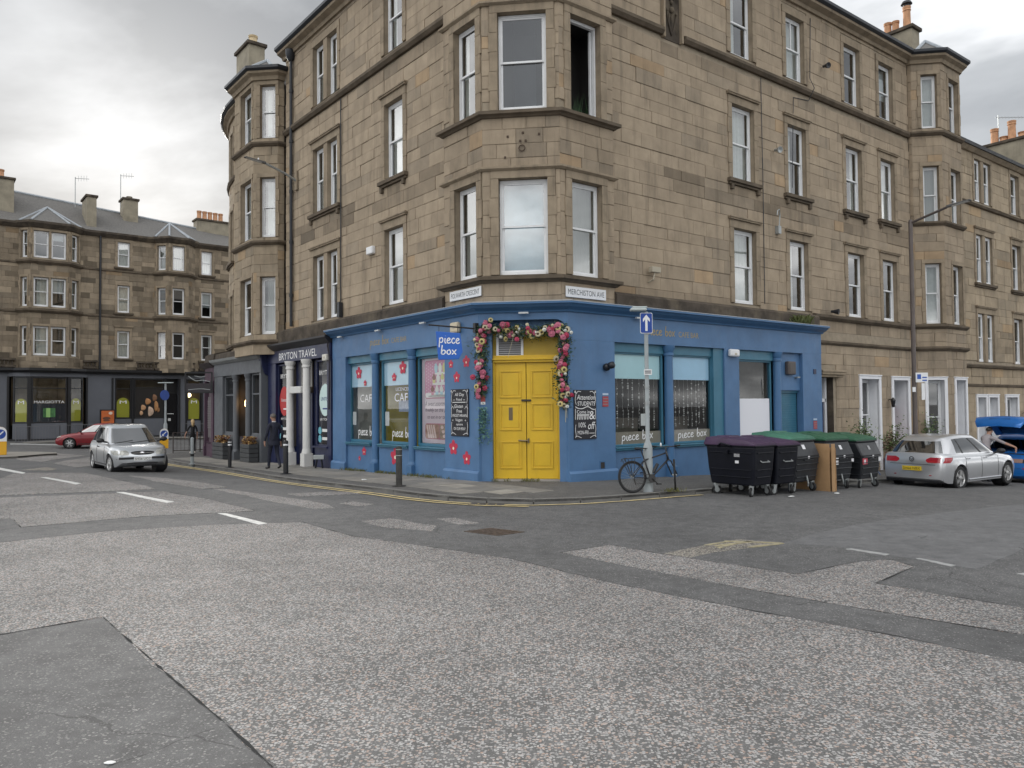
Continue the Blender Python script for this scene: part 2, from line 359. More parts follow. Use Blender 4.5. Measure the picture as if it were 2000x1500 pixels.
# ================================================================== buildings
def offset(fr, o): return Fr(fr.xy(0, o), fr.d, fr.n)
FLU, FRU = offset(FL, -.3), offset(FR, -.3)
FLB, FRB = offset(FL, -.1), offset(FR, -.1)
camxy = np.array([0., 0.])
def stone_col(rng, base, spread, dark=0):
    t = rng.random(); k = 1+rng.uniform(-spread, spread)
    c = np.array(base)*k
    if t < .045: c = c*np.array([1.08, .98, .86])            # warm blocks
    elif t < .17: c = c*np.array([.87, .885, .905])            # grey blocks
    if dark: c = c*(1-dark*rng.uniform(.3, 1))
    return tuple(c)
class Wall:
    """ashlar walls of one building: collects stones and mortar backing, then builds them"""
    def __init__(s, root, base=(.352, .284, .207), spread=.075, course=.36, seed=1, lens=(.55, 1.5), mat=None, proud=.016):
        s.root = root; s.base = base; s.spread = spread; s.course = course; s.rng = random.Random(seed); s.st = []; s.mort = MB(); s.lens = lens; s.mat = mat or STONE; s.proud = proud
    def face(s, fr, s0, s1, z0, z1, blocks=(), holes=(), dark=None, o=0, lens=None):
        rng = s.rng; lens = lens or s.lens
        if s1 < s0: s0, s1 = s1, s0
        # backing with holes
        xs = sorted({s0, s1, *[min(max(q, s0), s1) for h in holes for q in h[:2]]}); zs = sorted({z0, z1, *[min(max(q, z0), z1) for h in holes for q in h[2:]]})
        for a, b in zip(xs, xs[1:]):
            for c, d in zip(zs, zs[1:]):
                m = ((a+b)/2, (c+d)/2)
                if any(h[0] < m[0] < h[1] and h[2] < m[1] < h[3] for h in holes): continue
                s.mort.quad(fr.p(a, o-.02, c), fr.p(b, o-.02, c), fr.p(b, o-.02, d), fr.p(a, o-.02, d))
        br = sorted({z0, z1, *[q for h in blocks for q in h[2:] if z0 < q < z1]}); bz = [br[0]]
        for q in br[1:]:
            if q-bz[-1] > .16: bz.append(q)
        bz[-1] = z1
        rows = []
        for a, b in zip(bz, bz[1:]):
            n = max(1, round((b-a)/s.course)); hs = [rng.uniform(.82, 1.18) for _ in range(n)]; t = sum(hs); z = a
            for h in hs: rows.append((z, z+(b-a)*h/t)); z += (b-a)*h/t
        for a, b in rows:
            iv = [(s0, s1)]
            for h in blocks:
                if a < h[3]-.08 and b > h[2]+.08:
                    nv = []
                    for p, q in iv:
                        if h[1] <= p or h[0] >= q: nv.append((p, q)); continue
                        if h[0]-p > .05: nv.append((p, h[0]))
                        if q-h[1] > .05: nv.append((h[1], q))
                    iv = nv
            for p, q in iv:
                x = p-rng.uniform(0, .4)
                cuts = [p]
                while x < q-.3:
                    x += rng.uniform(*lens)
                    if x > p+.25 and x < q-.25: cuts.append(x)
                cuts.append(q)
                for u, v in zip(cuts, cuts[1:]):
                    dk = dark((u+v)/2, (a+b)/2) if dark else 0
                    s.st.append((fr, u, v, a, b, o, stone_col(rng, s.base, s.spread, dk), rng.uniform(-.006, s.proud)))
    def one(s, mb, t):
        fr, u, v, a, b, o, c, pr = t; g = .003; mb.col = c; e = min(.012, (v-u)*.2, (b-a)*.2)
        u += g; v -= g; a += g; b -= g
        q = [fr.p(u, o-.02, a), fr.p(v, o-.02, a), fr.p(v, o-.02, b), fr.p(u, o-.02, b)]
        k = [fr.p(u+e, o+pr, a+e), fr.p(v-e, o+pr, a+e), fr.p(v-e, o+pr, b-e), fr.p(u+e, o+pr, b-e)]
        j = [fr.p(u, o+pr-.007, a), fr.p(v, o+pr-.007, a), fr.p(v, o+pr-.007, b), fr.p(u, o+pr-.007, b)]
        fs = [(8, 9, 10, 11)]
        for i in range(4): n = (i+1) % 4; fs += [(i, n, 4+n, 4+i), (4+i, 4+n, 8+n, 8+i)]
        mb.add(q+j+k, fs)
    def done(s, limit=300):
        def vis(t):
            fr, u, v, a, b = t[:5]; c = fr.xy((u+v)/2); r2 = c@c; dz = (a+b)/2-ZC; f = abs(fr.n@(-c))/math.sqrt(r2)
            px = 1000+1500*c[0]/c[1]; py = 790-1500*dz/c[1]
            if px < 0 or px > 2000 or py < 0 or py > 1500: return 0
            return (v-u)*(b-a)*f/(r2+dz*dz)
        s.st.sort(key=vis, reverse=True)
        for t in s.st[:limit]:
            mb = MB(); s.one(mb, t); mb.build('stone', s.mat, s.root)
        mb = MB()
        for t in s.st[limit:]: s.one(mb, t)
        mb.build('stonework', s.mat, s.root, kind='stuff')
        s.mort.build('mortar_backing', MORTAR, s.root)
RNG = random.Random(21)
def window(root, fr, s0, s1, z0, z1, inset=.13, style=None, frame_mat=None, rail=.5, o=0, fw=.075, deep=.8, open_=False, room=None, glass=None, mull=0, reveal=None):
    """sash window set in an opening: reveal, frame, two panes, curtain and the room behind"""
    if s1 < s0: s0, s1 = s1, s0
    fm = frame_mat or WHITE; style = style or RNG.choice(['dark', 'curtain', 'net', 'blind', 'curtain', 'net'])
    f0 = o-inset-.09; f1 = o-inset
    rv = MB()
    for a, b in ((s0, s0), (s1, s1)): rv.quad(fr.p(a, o+.0, z0), fr.p(a, f0-.02, z0), fr.p(a, f0-.02, z1), fr.p(a, o+.0, z1))
    rv.quad(fr.p(s0, o, z1), fr.p(s1, o, z1), fr.p(s1, f0-.02, z1), fr.p(s0, f0-.02, z1)); rv.quad(fr.p(s0, o, z0), fr.p(s1, o, z0), fr.p(s1, f0-.02, z0), fr.p(s0, f0-.02, z0))
    rv.build('reveal', reveal or STONE_TRIM, root)
    zm = z0+(z1-z0)*rail; mb = MB()
    e = .012                                                   # outer frame, upper sash forward, lower sash behind
    mb.fbox(fr, s0+e, s0+e+fw*.7, f0, f1, z0+e, z1-e); mb.fbox(fr, s1-e-fw*.7, s1-e, f0, f1, z0+e, z1-e)
    mb.fbox(fr, s0+e+fw*.7, s1-e-fw*.7, f0, f1, z1-fw-e, z1-e); mb.fbox(fr, s0+e+fw*.7, s1-e-fw*.7, f0, f1+.03, z0+e, z0+fw*1.2)
    a, b = s0+e+fw*.7, s1-e-fw*.7; bt = .05
    ut, ub = z1-fw-e, zm; lt, lb = zm+.05, z0+fw*1.2
    if not open_:
        for (t0, t1, oa, ob) in ((ub, ut, f1-.045, f1-.012), (lb, lt, f1-.085, f1-.052)):
            mb.fbox(fr, a, a+bt, oa, ob, t0, t1); mb.fbox(fr, b-bt, b, oa, ob, t0, t1)
            mb.fbox(fr, a+bt, b-bt, oa, ob, t0, t0+bt); mb.fbox(fr, a+bt, b-bt, oa, ob, t1-bt*.8, t1)
        if mull: mb.fbox(fr, (a+b)/2-.02, (a+b)/2+.02, f1-.04, f1-.01, ub, ut)
    w = mb.build('window', fm, root)
    if not open_:
        for (t0, t1, oo) in ((ub, ut, f1-.03), (lb, lt, f1-.07)):
            p = MB(); p.quad(fr.p(a+bt, oo, t0+bt), fr.p(b-bt, oo, t0+bt), fr.p(b-bt, oo, t1-bt*.8), fr.p(a+bt, oo, t1-bt*.8)); p.build('pane', glass or GLASS, w)
    else:                                                      # one tall casement swung inwards
        p = MB(); p.fbox(fr, b-.05, b, f1-.16, f1-.1, z0+.1, z1-.1); p.build('casement', fm, w); p = MB(); rg_ = random.Random(2)
        for q in range(70):
            x = s0+(s1-s0)*rg_.random(); h_ = rg_.uniform(.25, .8); dx = rg_.uniform(-.25, .25); oo = f1-.2-.25*rg_.random(); p.add([fr.p(x-.012, oo, z0+.05), fr.p(x+.012, oo, z0+.05), fr.p(x+dx, oo+.04, z0+h_)], [(0, 1, 2)])
        p.build('house_plant', mat('dark_house_plant', (.02, .06, .015), rough=.6), w, kind='stuff')
    rm = MB(); q0, q1, k0, k1 = s0-.25, s1+.25, z0-.1, z1+.1; bk = f0-deep
    rm.quad(fr.p(q0, bk, k0), fr.p(q1, bk, k0), fr.p(q1, bk, k1), fr.p(q0, bk, k1))
    for q in (q0, q1): rm.quad(fr.p(q, f0-.02, k0), fr.p(q, bk, k0), fr.p(q, bk, k1), fr.p(q, f0-.02, k1))
    for k in (k0, k1): rm.quad(fr.p(q0, f0-.02, k), fr.p(q1, f0-.02, k), fr.p(q1, bk, k), fr.p(q0, bk, k))
    for q, qq in ((q0, s0), (s1, q1)): rm.quad(fr.p(q, f0-.02, k0), fr.p(qq, f0-.02, k0), fr.p(qq, f0-.02, k1), fr.p(q, f0-.02, k1))
    rm.build('room', room or DARKROOM, w)
    if style in ('curtain', 'net', 'netd', 'left'):
        cu = MB(); bands = {'curtain': ((s0, s0+(s1-s0)*.3), (s1-(s1-s0)*.24, s1)), 'net': ((s0, s1),), 'netd': ((s0, s1),), 'left': ((s0, s0+(s1-s0)*.55),)}[style]
        for u, v in bands:
            n = max(6, int((v-u)/.05)); vs = []
            for i in range(n+1):
                x = u+(v-u)*i/n; d = f0-.09+.025*math.sin(i*1.9)
                vs += [fr.p(x, d, z0+.02), fr.p(x, d, z1-.05)]
            cu.add(vs, [(2*i, 2*i+2, 2*i+3, 2*i+1) for i in range(n)])
        cu.build('curtain', CURTAIN if style != 'netd' else mat('dull_net', (.45, .44, .41), rough=.9), w, smooth=True)
    if style == 'blind':
        cu = MB(); cu.fbox(fr, s0+.05, s1-.05, f0-.1, f0-.085, z0+(z1-z0)*RNG.uniform(.35, .75), z1-.06); cu.build('blind', BLINDW, w)
    return w
def surround(root, fr, s0, s1, z0, z1, wd=.18, hd=.24, hood=True, sill=True, brackets=False, m=None, o=0, proud=.035, mulls=()):
    mb = MB(); m = m or STONE_TRIM
    n = 5
    for a, b in ((s0-wd, s0), (s1, s1+wd)):                    # jambs: in-and-out blocks
        for i in range(n):
            u, v = z0+(z1-z0)*i/n, z0+(z1-z0)*(i+1)/n; x = .03 if i % 2 else 0
            mb.fbox(fr, a-(x if a < s0 else 0), b+(x if a >= s0 else 0), o-.03, o+proud, u+.003, v-.003)
    for u, v in mulls: mb.fbox(fr, u, v, o-.26, o+proud-.02, z0, z1)
    mb.fbox(fr, s0-wd, s1+wd, o-.03, o+proud+.002, z1+.003, z1+hd)
    if hood:
        a, b = s0-wd-.05, s1+wd+.05
        mb.fbox(fr, a, b, o-.02, o+proud+.06, z1+hd+.003, z1+hd+.05); mb.fbox(fr, a-.02, b+.02, o-.02, o+proud+.085, z1+hd+.05, z1+hd+.1)
    mb.build('surround', m, root, bevel=.008)
    if sill:
        mb = MB(); mb.fbox(fr, s0-wd-.08, s1+wd+.08, o-.3, o+.14, z0-.12, z0-.004); mb.fbox(fr, s0-wd-.04, s1+wd+.04, o-.1, o+.08, z0-.19, z0-.12)
        if brackets:
            for x in (s0-wd+.04, s1+wd-.12): mb.fbox(fr, x, x+.12, o-.02, o+.1, z0-.34, z0-.19)
        mb.build('sill', LEDGE, root, bevel=.012)
def blk(s0, s1, z0, z1, wd=.18, hd=.34, sl=.19): return (s0-wd, s1+wd, z0-sl, z1+hd)
def chimney(root, fr, s0, s1, o0, o1, z0, z1, pots=(), m=None, capm=None):
    mb = MB(); mb.fbox(fr, s0, s1, o0, o1, z0, z1); st = mb.build('chimney_stack', m or CHIM, root)
    mb = MB(); mb.fbox(fr, s0-.1, s1+.1, o0-.1, o1+.1, z1, z1+.16); mb.build('coping', capm or SOOT, st, bevel=.03)
    for (s, o, h, r, pm, cowl) in pots:
        x, y, _ = fr.p(s, o, 0); k = MB(); z = z1+.16
        k.lathe([(r*1.12, z), (r*1.12, z+.06), (r, z+.1), (r*.94, z+h*.55), (r*.92, z+h*.8), (r*1.08, z+h*.82), (r*1.08, z+h*.86), (r*.95, z+h*.88), (r*1.1, z+h*.95), (r*1.1, z+h)], 12, cx=x, cy=y)
        k.build('chimney_pot', pm, st, auto=50)
        if cowl:
            k = MB(); k.lathe([(r*.9, z+h), (r*.9, z+h+.08), (r*1.5, z+h+.12), (r*1.1, z+h+.24), (.02, z+h+.27)], 12, cx=x, cy=y); k.build('cowl', GUTTER, st, auto=50)
FLOORS = ((4.93, 7.22), (8.72, 11.05), (12.62, 14.75))
# ------------------------------------------------------------------ corner tenement
RT = thing('corner_tenement', 'four-storey sandstone corner tenement with canted bay above the blue cafe', 'building', (FL.O[0], FL.O[1], 0))
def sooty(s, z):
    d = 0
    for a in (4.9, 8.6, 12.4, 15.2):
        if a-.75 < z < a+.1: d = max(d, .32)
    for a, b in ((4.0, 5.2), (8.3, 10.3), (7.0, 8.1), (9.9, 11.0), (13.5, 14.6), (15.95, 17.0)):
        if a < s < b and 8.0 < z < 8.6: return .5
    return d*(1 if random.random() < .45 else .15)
W = Wall(RT, seed=3)
# left facade
bl, ho = [], []
for i, (a, b) in enumerate(FLOORS):
    window(RT, FLU, 4.05, 5.15, a, b, style=('netd', 'net', 'curtain')[i]); surround(RT, FLU, 4.05, 5.15, a, b, sill=i == 1, brackets=True, hood=i < 2)
    for u, v in ((8.35, 9.15), (9.45, 10.28)): window(RT, FLU, u, v, a, b, style=('netd', 'net', 'netd')[i]); ho.append((u, v, a, b))
    surround(RT, FLU, 8.35, 10.28, a, b, sill=i == 1, brackets=True, mulls=((9.153, 9.447),), hood=i < 2)
    bl += [blk(4.05, 5.15, a, b), blk(8.35, 10.28, a, b)]; ho.append((4.05, 5.15, a, b))
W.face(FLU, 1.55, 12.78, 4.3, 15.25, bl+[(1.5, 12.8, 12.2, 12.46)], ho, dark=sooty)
# right facade, upper floors
bl, ho = [], []; RC = ((7.0, 8.12), (9.93, 11.0), (13.5, 14.6), (15.95, 17.02))
sty = (('net', 'left', 'left', 'left'), ('net', 'left', 'curtain', 'net'), ('left', 'net', 'left', 'blind'))
for i, (a, b) in enumerate(FLOORS):
    for j, (u, v) in enumerate(RC):
        window(RT, FRU, u, v, a, b, style=sty[i][j], mull=(i == 2 and j == 1)); surround(RT, FRU, u, v, a, b, sill=i == 1, brackets=True, hood=i < 2)
        bl.append(blk(u, v, a, b)); ho.append((u, v, a, b))
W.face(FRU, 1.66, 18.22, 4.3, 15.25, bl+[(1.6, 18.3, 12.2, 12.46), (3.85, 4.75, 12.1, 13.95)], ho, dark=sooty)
# right facade, ground floor beyond the cafe
ho = [(11.45, 12.35, -1.2, 2.74), (14.19, 15.41, .1, 2.72), (16.5, 17.62, -1.2, 2.7)]
bl = [(11.3, 12.55, -1.2, 2.98), (14.04, 15.56, -.1, 2.87), (16.35, 17.78, -1.2, 2.85), (11, 18.3, 3.86, 4.02)]
W.face(FRU, 11.28, 18.22, -1.2, 4.3, bl, ho, o=.03, lens=(.6, 1.3), dark=lambda s, z: .25 if 3.9 < z < 4.5 else 0)
# corner bay
cA, cB = FLB.xy(-.1), FRB.xy(-.1); FCB, cw = fmid(cA, cB)
for i, (a, b) in enumerate(((5.1, 7.5), (9.22, 11.68), (12.75, 14.8))):
    wl = window(RT, FLB, .15, 1.12, a, b, style=('netd', 'curtain', 'net')[i], inset=.16); window(RT, FCB, .4, 1.62, a, b, style=('dark', 'dark', 'net')[i], inset=.14, rail=.5, room=(mat('sky_blue_blind', (.42, .58, .68), rough=.7, var=.12) if i == 0 else mat('pale_room', (.22, .22, .24), rough=.9)) if i < 2 else None, deep=.12 if i == 0 else 1.2)
    window(RT, FRB, .27, 1.3, a, b, style=('netd', 'dark', 'net')[i], inset=.16, open_=(i == 1))
    for fr, u, v in ((FLB, .15, 1.12), (FCB, .4, 1.62), (FRB, .27, 1.3)):
        surround(RT, fr, u, v, a, b, sill=False, hood=False, wd=.2, hd=.2, proud=.03)
BF = ((5.1, 7.5), (9.22, 11.68), (12.75, 14.8))
for fr, u, v, s0, s1 in ((FLB, .15, 1.12, -.1, 1.62), (FCB, .4, 1.62, 0, cw), (FRB, .27, 1.3, -.1, 1.74)):
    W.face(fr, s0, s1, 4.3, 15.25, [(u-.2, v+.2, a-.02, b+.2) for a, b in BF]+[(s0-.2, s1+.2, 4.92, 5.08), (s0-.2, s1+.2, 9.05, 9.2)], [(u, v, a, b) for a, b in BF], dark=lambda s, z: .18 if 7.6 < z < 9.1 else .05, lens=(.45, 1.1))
bayp = [FLB.xy(1.62, -.22), FLB.xy(1.62), cA, cB, FRB.xy(1.74), FRB.xy(1.74, -.22)]
mb = MB()
for z in (5.0, 9.12): mb = MB(); mb.mould(bayp, [(-.03, z-.1), (.05, z-.1), (.09, z-.06), (.16, z-.03), (.16, z+.05), (.02, z+.08), (-.03, z+.08)]); mb.build('bay_sill_course', LEDGE, RT)
for z in (7.74, 11.92): mb = MB(); mb.mould(bayp, [(-.03, z-.05), (.04, z-.05), (.1, z), (.1, z+.05), (-.03, z+.08)]); mb.build('bay_head_course', STONE_TRIM, RT)
for fr, s in ((FLB, 1.62), (FRB, 1.74)):                        # returns of the corner bay
    W.face(fmid(fr.xy(s, -.24), fr.xy(s))[0] if fr is FLB else fmid(fr.xy(s), fr.xy(s, -.24))[0], 0, .24, 4.3, 15.25, lens=(.3, .5))
# iron ring and bolts in the apron between the bay floors
mb = MB(); c = FCB.p(1.0, .04, 8.24); mb.tube([Vector(c)+Vector((FCB.d[0]*math.cos(a), FCB.d[1]*math.cos(a), math.sin(a)))*.075 for a in np.linspace(0, 2*math.pi, 14)[:-1]], .012, 6, closed=True)
for ss, z in ((.62, 8.52), (1.0, 8.6), (1.4, 8.55), (.93, 8.4), (1.07, 8.4), (.55, 8.0)): mb.fbox(FCB, ss, ss+.05, 0, .035, z, z+.05)
mb.build('iron_ring', mat('rusty_iron', (.07, .045, .03), rough=.8), RT)
# string courses, eaves, gutter, roof
Lrev = [FLU.xy(12.78), FLU.xy(1.62)]; Rp = [FRU.xy(1.74), FRU.xy(18.22)]
def course(z, h, o, paths, name, m): 
    mb = MB()
    for p in paths: mb.mould(p, [(-.03, z), (o*.5, z), (o, z+h*.4), (o, z+h*.8), (.02, z+h), (-.03, z+h)])
    mb.build(name, m, RT)
course(12.26, .22, .14, [Lrev, [FRU.xy(1.74), FRU.xy(3.9)], [FRU.xy(4.8), FRU.xy(18.22)]], 'string_course', LEDGE)
course(4.7, .2, .16, [[FRU.xy(11.2), FRU.xy(18.22)]], 'string_course', LEDGE)
course(3.86, .14, .1, [[FRU.xy(11.3, .03), FRU.xy(18.22, .03)]], 'string_course', LEDGE)
full = [FLU.xy(12.9), FLU.xy(1.62), FLB.xy(1.62), cA, cB, FRB.xy(1.74), FRU.xy(1.74), FRU.xy(18.3)]
mb = MB(); mb.mould(full, [(-.05, 15.2), (.08, 15.2), (.12, 15.3), (.3, 15.38), (.32, 15.46), (-.05, 15.5)]); mb.build('eaves_cornice', STONE_TRIM, RT)
mb = MB(); mb.mould(full, [(.2, 15.46), (.34, 15.46), (.42, 15.52), (.42, 15.62), (.36, 15.62), (.34, 15.55), (.2, 15.55)]); mb.build('gutter', GUTTER, RT)
mb = MB(); mb.mould([FLU.xy(12.9), FLU.xy(0), FRU.xy(0), FRU.xy(20)], [(.25, 15.53), (-4, 18.4), (-8, 18.3), (-8, 15.0), (-.4, 15.45)]); mb.build('roof', SLATE, RT)
chimney(RT, FRU, 21.53, 22.23, -2.65, -1.3, 14.9, 18.2, [(21.88, -1.65, 1.0, .16, TERRA, True), (21.88, -2.15, .55, .15, TERRA, False), (21.88, -2.5, .6, .16, TERRA, False)])
mb = MB()                                                      # unseen dark screen added inside the block to stop daylight leaking through
_A = np.column_stack([FLU.d, -FRU.d]); _k = np.linalg.solve(_A, FRU.xy(0, -2.6)-FLU.xy(0, -2.6))
mb.mould([FLU.xy(12.7, -2.6), FLU.xy(_k[0], -2.6), FRU.xy(21, -2.6)], [(0, -1.3), (0, 15.2), (-1, 15.2), (-1, -1.3)]); mb.build('daylight_blocker', DARKROOM, RT)
# blocking course between shopfront and first floor
mb = MB(); mb.mould([FL.xy(13.7, .02), FL.xy(1.6, .02)], [(-.35, 4.28), (-.02, 4.28), (-.02, 4.72), (-.12, 4.8), (-.35, 4.84)]); mb.mould([FR.xy(1.72, .02), FR.xy(11.15, .02)], [(-.35, 4.28), (-.02, 4.28), (-.02, 4.72), (-.12, 4.8), (-.35, 4.84)])
mb.build('blocking_course', SOOT, RT)
# carved date panel with thistle
mb = MB(); F = FRU
for a, b, c, d in ((3.9, 3.98, 12.2, 13.9), (4.66, 4.74, 12.2, 13.9), (3.98, 4.66, 13.8, 13.9)): mb.fbox(F, a, b, -.02, .1, c, d)
mb.build('date_panel', STONE_TRIM, RT, bevel=.01)
mb = MB(); mb.fbox(F, 3.98, 4.66, -.05, .0, 12.2, 13.8); 
for k, (x, z) in enumerate(((4.06, 13.5), (4.5, 13.35), (4.06, 12.55), (4.5, 12.45))): put_text(mb, F, '1878'[k], x+.05, z, .17, .02)
for st in ([(4.3, 12.35), (4.3, 12.7), (4.31, 13.0)], [(4.28, 12.4), (4.15, 12.75), (4.1, 13.0)], [(4.33, 12.4), (4.45, 12.75), (4.5, 12.95)], [(4.26, 12.5), (4.2, 12.7), (4.22, 12.95)]):
    mb.tube([F.p(a, .03, b) for a, b in cat(st, 4)], .022, 6)
for (x, z, r) in ((4.31, 13.08, .1), (4.31, 13.3, .07), (4.1, 13.03, .05), (4.5, 13.0, .05), (4.25, 13.42, .06), (4.4, 13.44, .05)): mb.ball(F.p(x, .03, z), r, 10, 6, (.8, .8, 1))
mb.build('date_carving', SOOT, RT, auto=50)
# painted ground floor openings: white margins
def white_frame(root, fr, s0, s1, z0, z1, w=.15, o=.03):
    mb = MB(); mb.fbox(fr, s0-w, s0, o-.06, o+.05, z0, z1); mb.fbox(fr, s1, s1+w, o-.06, o+.05, z0, z1); mb.fbox(fr, s0-w, s1+w, o-.06, o+.052, z1, z1+w)
    mb.fbox(fr, s0-w-.02, s1+w+.02, o-.06, o+.075, z1+w*.75, z1+w+.01)
    mb.build('painted_surround', WHITE2, root, bevel=.012)
white_frame(RT, FRU, 14.19, 15.41, -.9, 2.72); window(RT, FRU, 14.19, 15.41, -.05, 2.72, o=.03, inset=.35, style='dark', reveal=WHITE2, rail=.52, room=MIDROOM)
white_frame(RT, FRU, 16.5, 17.62, -1.2, 2.7)
def panel_door(root, fr, s0, s1, z0, z1, o, m, fan=0, trim=None):
    mb = MB(); zt = z1-fan; mb.fbox(fr, s0, s1, o-.05, o, z0, zt)
    n = 2
    for i in range(n):
        a = s0+(s1-s0)*(.1+.43*i); b = a+(s1-s0)*.36
        for u, v in ((.1, .42), (.5, .92)): mb.fbox(fr, a, b, o, o+.015, z0+(zt-z0)*u, z0+(zt-z0)*v)
    d = mb.build('door', m, root, bevel=.008)
    mb = MB(); mb.ball(fr.p(s0+(s1-s0)*.88, o+.04, z0+1.0), .035); mb.build('handle', BRASS, d, smooth=True)
    if fan:
        mb = MB(); mb.fbox(fr, s0, s1, o-.06, o+.06, zt, zt+.09); mb.build('transom', trim or WHITE2, root)
        mb = MB(); mb.quad(fr.p(s0, o-.02, zt+.09), fr.p(s1, o-.02, zt+.09), fr.p(s1, o-.02, z1), fr.p(s0, o-.02, z1)); mb.build('pane', GLASS, root)
        mb = MB(); mb.fbox(fr, s0, s1, o-.9, o-.8, zt, z1); mb.build('hall', MIDROOM, root)
    return d
mb = MB()
for a in (16.5, 17.62): mb.quad(FRU.p(a, .03, -1.2), FRU.p(a, -.6, -1.2), FRU.p(a, -.6, 2.7), FRU.p(a, .03, 2.7))
mb.quad(FRU.p(16.5, .03, 2.7), FRU.p(17.62, .03, 2.7), FRU.p(17.62, -.6, 2.7), FRU.p(16.5, -.6, 2.7)); mb.build('door_reveal', WHITE2, RT)
panel_door(RT, FRU, 16.5, 17.62, -.75, 2.7, -.5, mat('dark_red_door', (.16, .008, .02), rough=.35), fan=.95)
# common stair door beside the cafe
mb = MB()
for a in (11.45, 12.35): mb.quad(FRU.p(a, .03, -1.2), FRU.p(a, -.5, -1.2), FRU.p(a, -.5, 2.74), FRU.p(a, .03, 2.74))
mb.quad(FRU.p(11.45, .03, 2.74), FRU.p(12.35, .03, 2.74), FRU.p(12.35, -.5, 2.74), FRU.p(11.45, -.5, 2.74)); mb.build('door_reveal', SOOT, RT)
mb = MB(); mb.fbox(FRU, 11.48, 11.58, -.32, -.2, -1, 2.74); mb.fbox(FRU, 12.2, 12.32, -.32, -.2, -1, 2.74); mb.fbox(FRU, 11.5, 12.3, -.32, -.2, 1.9, 2.02); mb.build('door_frame', WHITE2, RT)
panel_door(RT, FRU, 11.56, 12.22, -.5, 1.95, -.26, NAVY); mb = MB(); mb.fbox(FRU, 11.5, 12.3, -.32, -.29, 1.95, 2.74); mb.build('fanlight', GLASS, RT)
mb = MB(); mb.fbox(FRU, 11.3, 12.75, .03, .28, 2.82, 2.9); mb.fbox(FRU, 11.3, 12.7, .03, .22, 2.74, 2.82); mb.fbox(FRU, 11.3, 12.8, .03, .3, 2.9, 2.98); mb.build('door_hood', STONE_TRIM, RT, bevel=.02)
# far canted bay on the right facade
def bay_pts(fr, s0, r, c, w, left=False):
    k = c*math.sqrt(.5); P = [(s0, 0), (s0, r), (s0+k, r+k), (s0+k+w, r+k), (s0+2*k+w, r), (s0+2*k+w, 0)]
    Q = [fr.xy(*p) for p in P]
    return Q[::-1] if left else Q
def canted_bay(root, wall, pts, floors, ztop, zbot, wins, gf=None, course_z=(), roofh=1.0, room=None):
    """wins: for each face index, (fraction0, fraction1)"""
    for i in range(5):
        fr, w = fmid(pts[i], pts[i+1]); bl, ho = [], []
        if i in wins:
            u, v = wins[i][0]*w, wins[i][1]*w
            for a, b in floors:
                window(root, fr, u, v, a, b, inset=.16, style=RNG.choice(['left', 'dark', 'netd', 'net'])); surround(root, fr, u, v, a, b, wd=.13, hd=.16, sill=False, hood=False, proud=.025)
                bl.append((u-.13, v+.13, a-.02, b+.16)); ho.append((u, v, a, b))
            if gf:
                white_frame(root, fr, u, v, gf[0], gf[1], .12, 0); window(root, fr, u, v, gf[0]+.5, gf[1], inset=.3, style='dark', reveal=WHITE2); bl.append((u-.12, v+.12, gf[0]-.2, gf[1]+.12)); ho.append((u, v, gf[0]+.5, gf[1]))
        wall.face(fr, 0, w, zbot, ztop, bl, ho, lens=(.5, 1.0), dark=lambda s, z: .12)
    for z in course_z:
        mb = MB(); mb.mould(pts, [(-.03, z), (.05, z), (.13, z+.08), (.13, z+.15), (-.03, z+.18)]); mb.build('bay_sill_course', LEDGE, root)
    mb = MB(); mb.mould(pts, [(-.05, ztop-.05), (.08, ztop-.05), (.12, ztop+.08), (.26, ztop+.16), (.28, ztop+.24), (-.05, ztop+.27)]); mb.build('bay_cornice', STONE_TRIM, root)
    mb = MB(); mb.mould(pts, [(.1, ztop+.24), (.3, ztop+.24), (.38, ztop+.3), (.38, ztop+.4), (.1, ztop+.4)]); mb.build('bay_gutter', GUTTER, root)
    c = sum(np.array(p) for p in (pts[0], pts[5]))/2; mb = MB(); zt = ztop+.38
    n0 = (fmid(pts[2], pts[3])[0]).n; P = [np.array(p)+n0*.2 for p in pts]
    for i in range(5): mb.add([(P[i][0], P[i][1], zt), (P[i+1][0], P[i+1][1], zt), (c[0], c[1], zt+roofh)], [(0, 1, 2)])
    rf = mb.build('bay_roof', SLATE, root)
    mb = MB()
    for i in (1, 2, 3, 4): mb.tube([(P[i][0], P[i][1], zt+.02), (c[0], c[1], zt+roofh+.02)], .07, 6)
    mb.build('lead_hip', LEAD, rf)
BR = bay_pts(FRU, 18.22, .14, 1.09, 1.72)
canted_bay(RT, W, BR, ((4.92, 7.27), (8.8, 11.1), (12.6, 14.72)), 15.2, -1.4, {1: (.34, .88), 2: (.4, .9)}, gf=(-.7, 2.72), course_z=(4.72, 3.86, 8.75, 12.3))
W.done()
# small fittings on the walls
def fitting(name, label, cat_, m, fn, loc, **k):
    t = thing(name, label, cat_, loc); mb = MB(); fn(mb); mb.build('casing', m, t, **k); return t
mb = MB(); mb.tube([FLU.p(12.05, .1, 4.9), FLU.p(12.05, .1, 15.0)], .06, 8)
for z in (6, 8, 9.9, 11.8, 13.7): mb.tube([FLU.p(12.05, .1, z), FLU.p(12.05, .1, z+.12)], .08, 8)
mb.lathe([(.07, 14.9), (.16, 15.05), (.2, 15.25), (.2, 15.3)], 10, cx=FLU.p(12.05, .12, 0)[0], cy=FLU.p(12.05, .12, 0)[1]); mb.build('downpipe', GUTTER, RT, auto=40)
mb = MB(); mb.tube([FLU.p(8.02, .05, 12.2), FLU.p(8.03, .05, 9), FLU.p(8.05, .05, 5.2)], .02, 6); mb.fbox(FLU, 7.95, 8.12, .03, .16, 4.85, 5.35); mb.build('cable', GUTTER, RT)
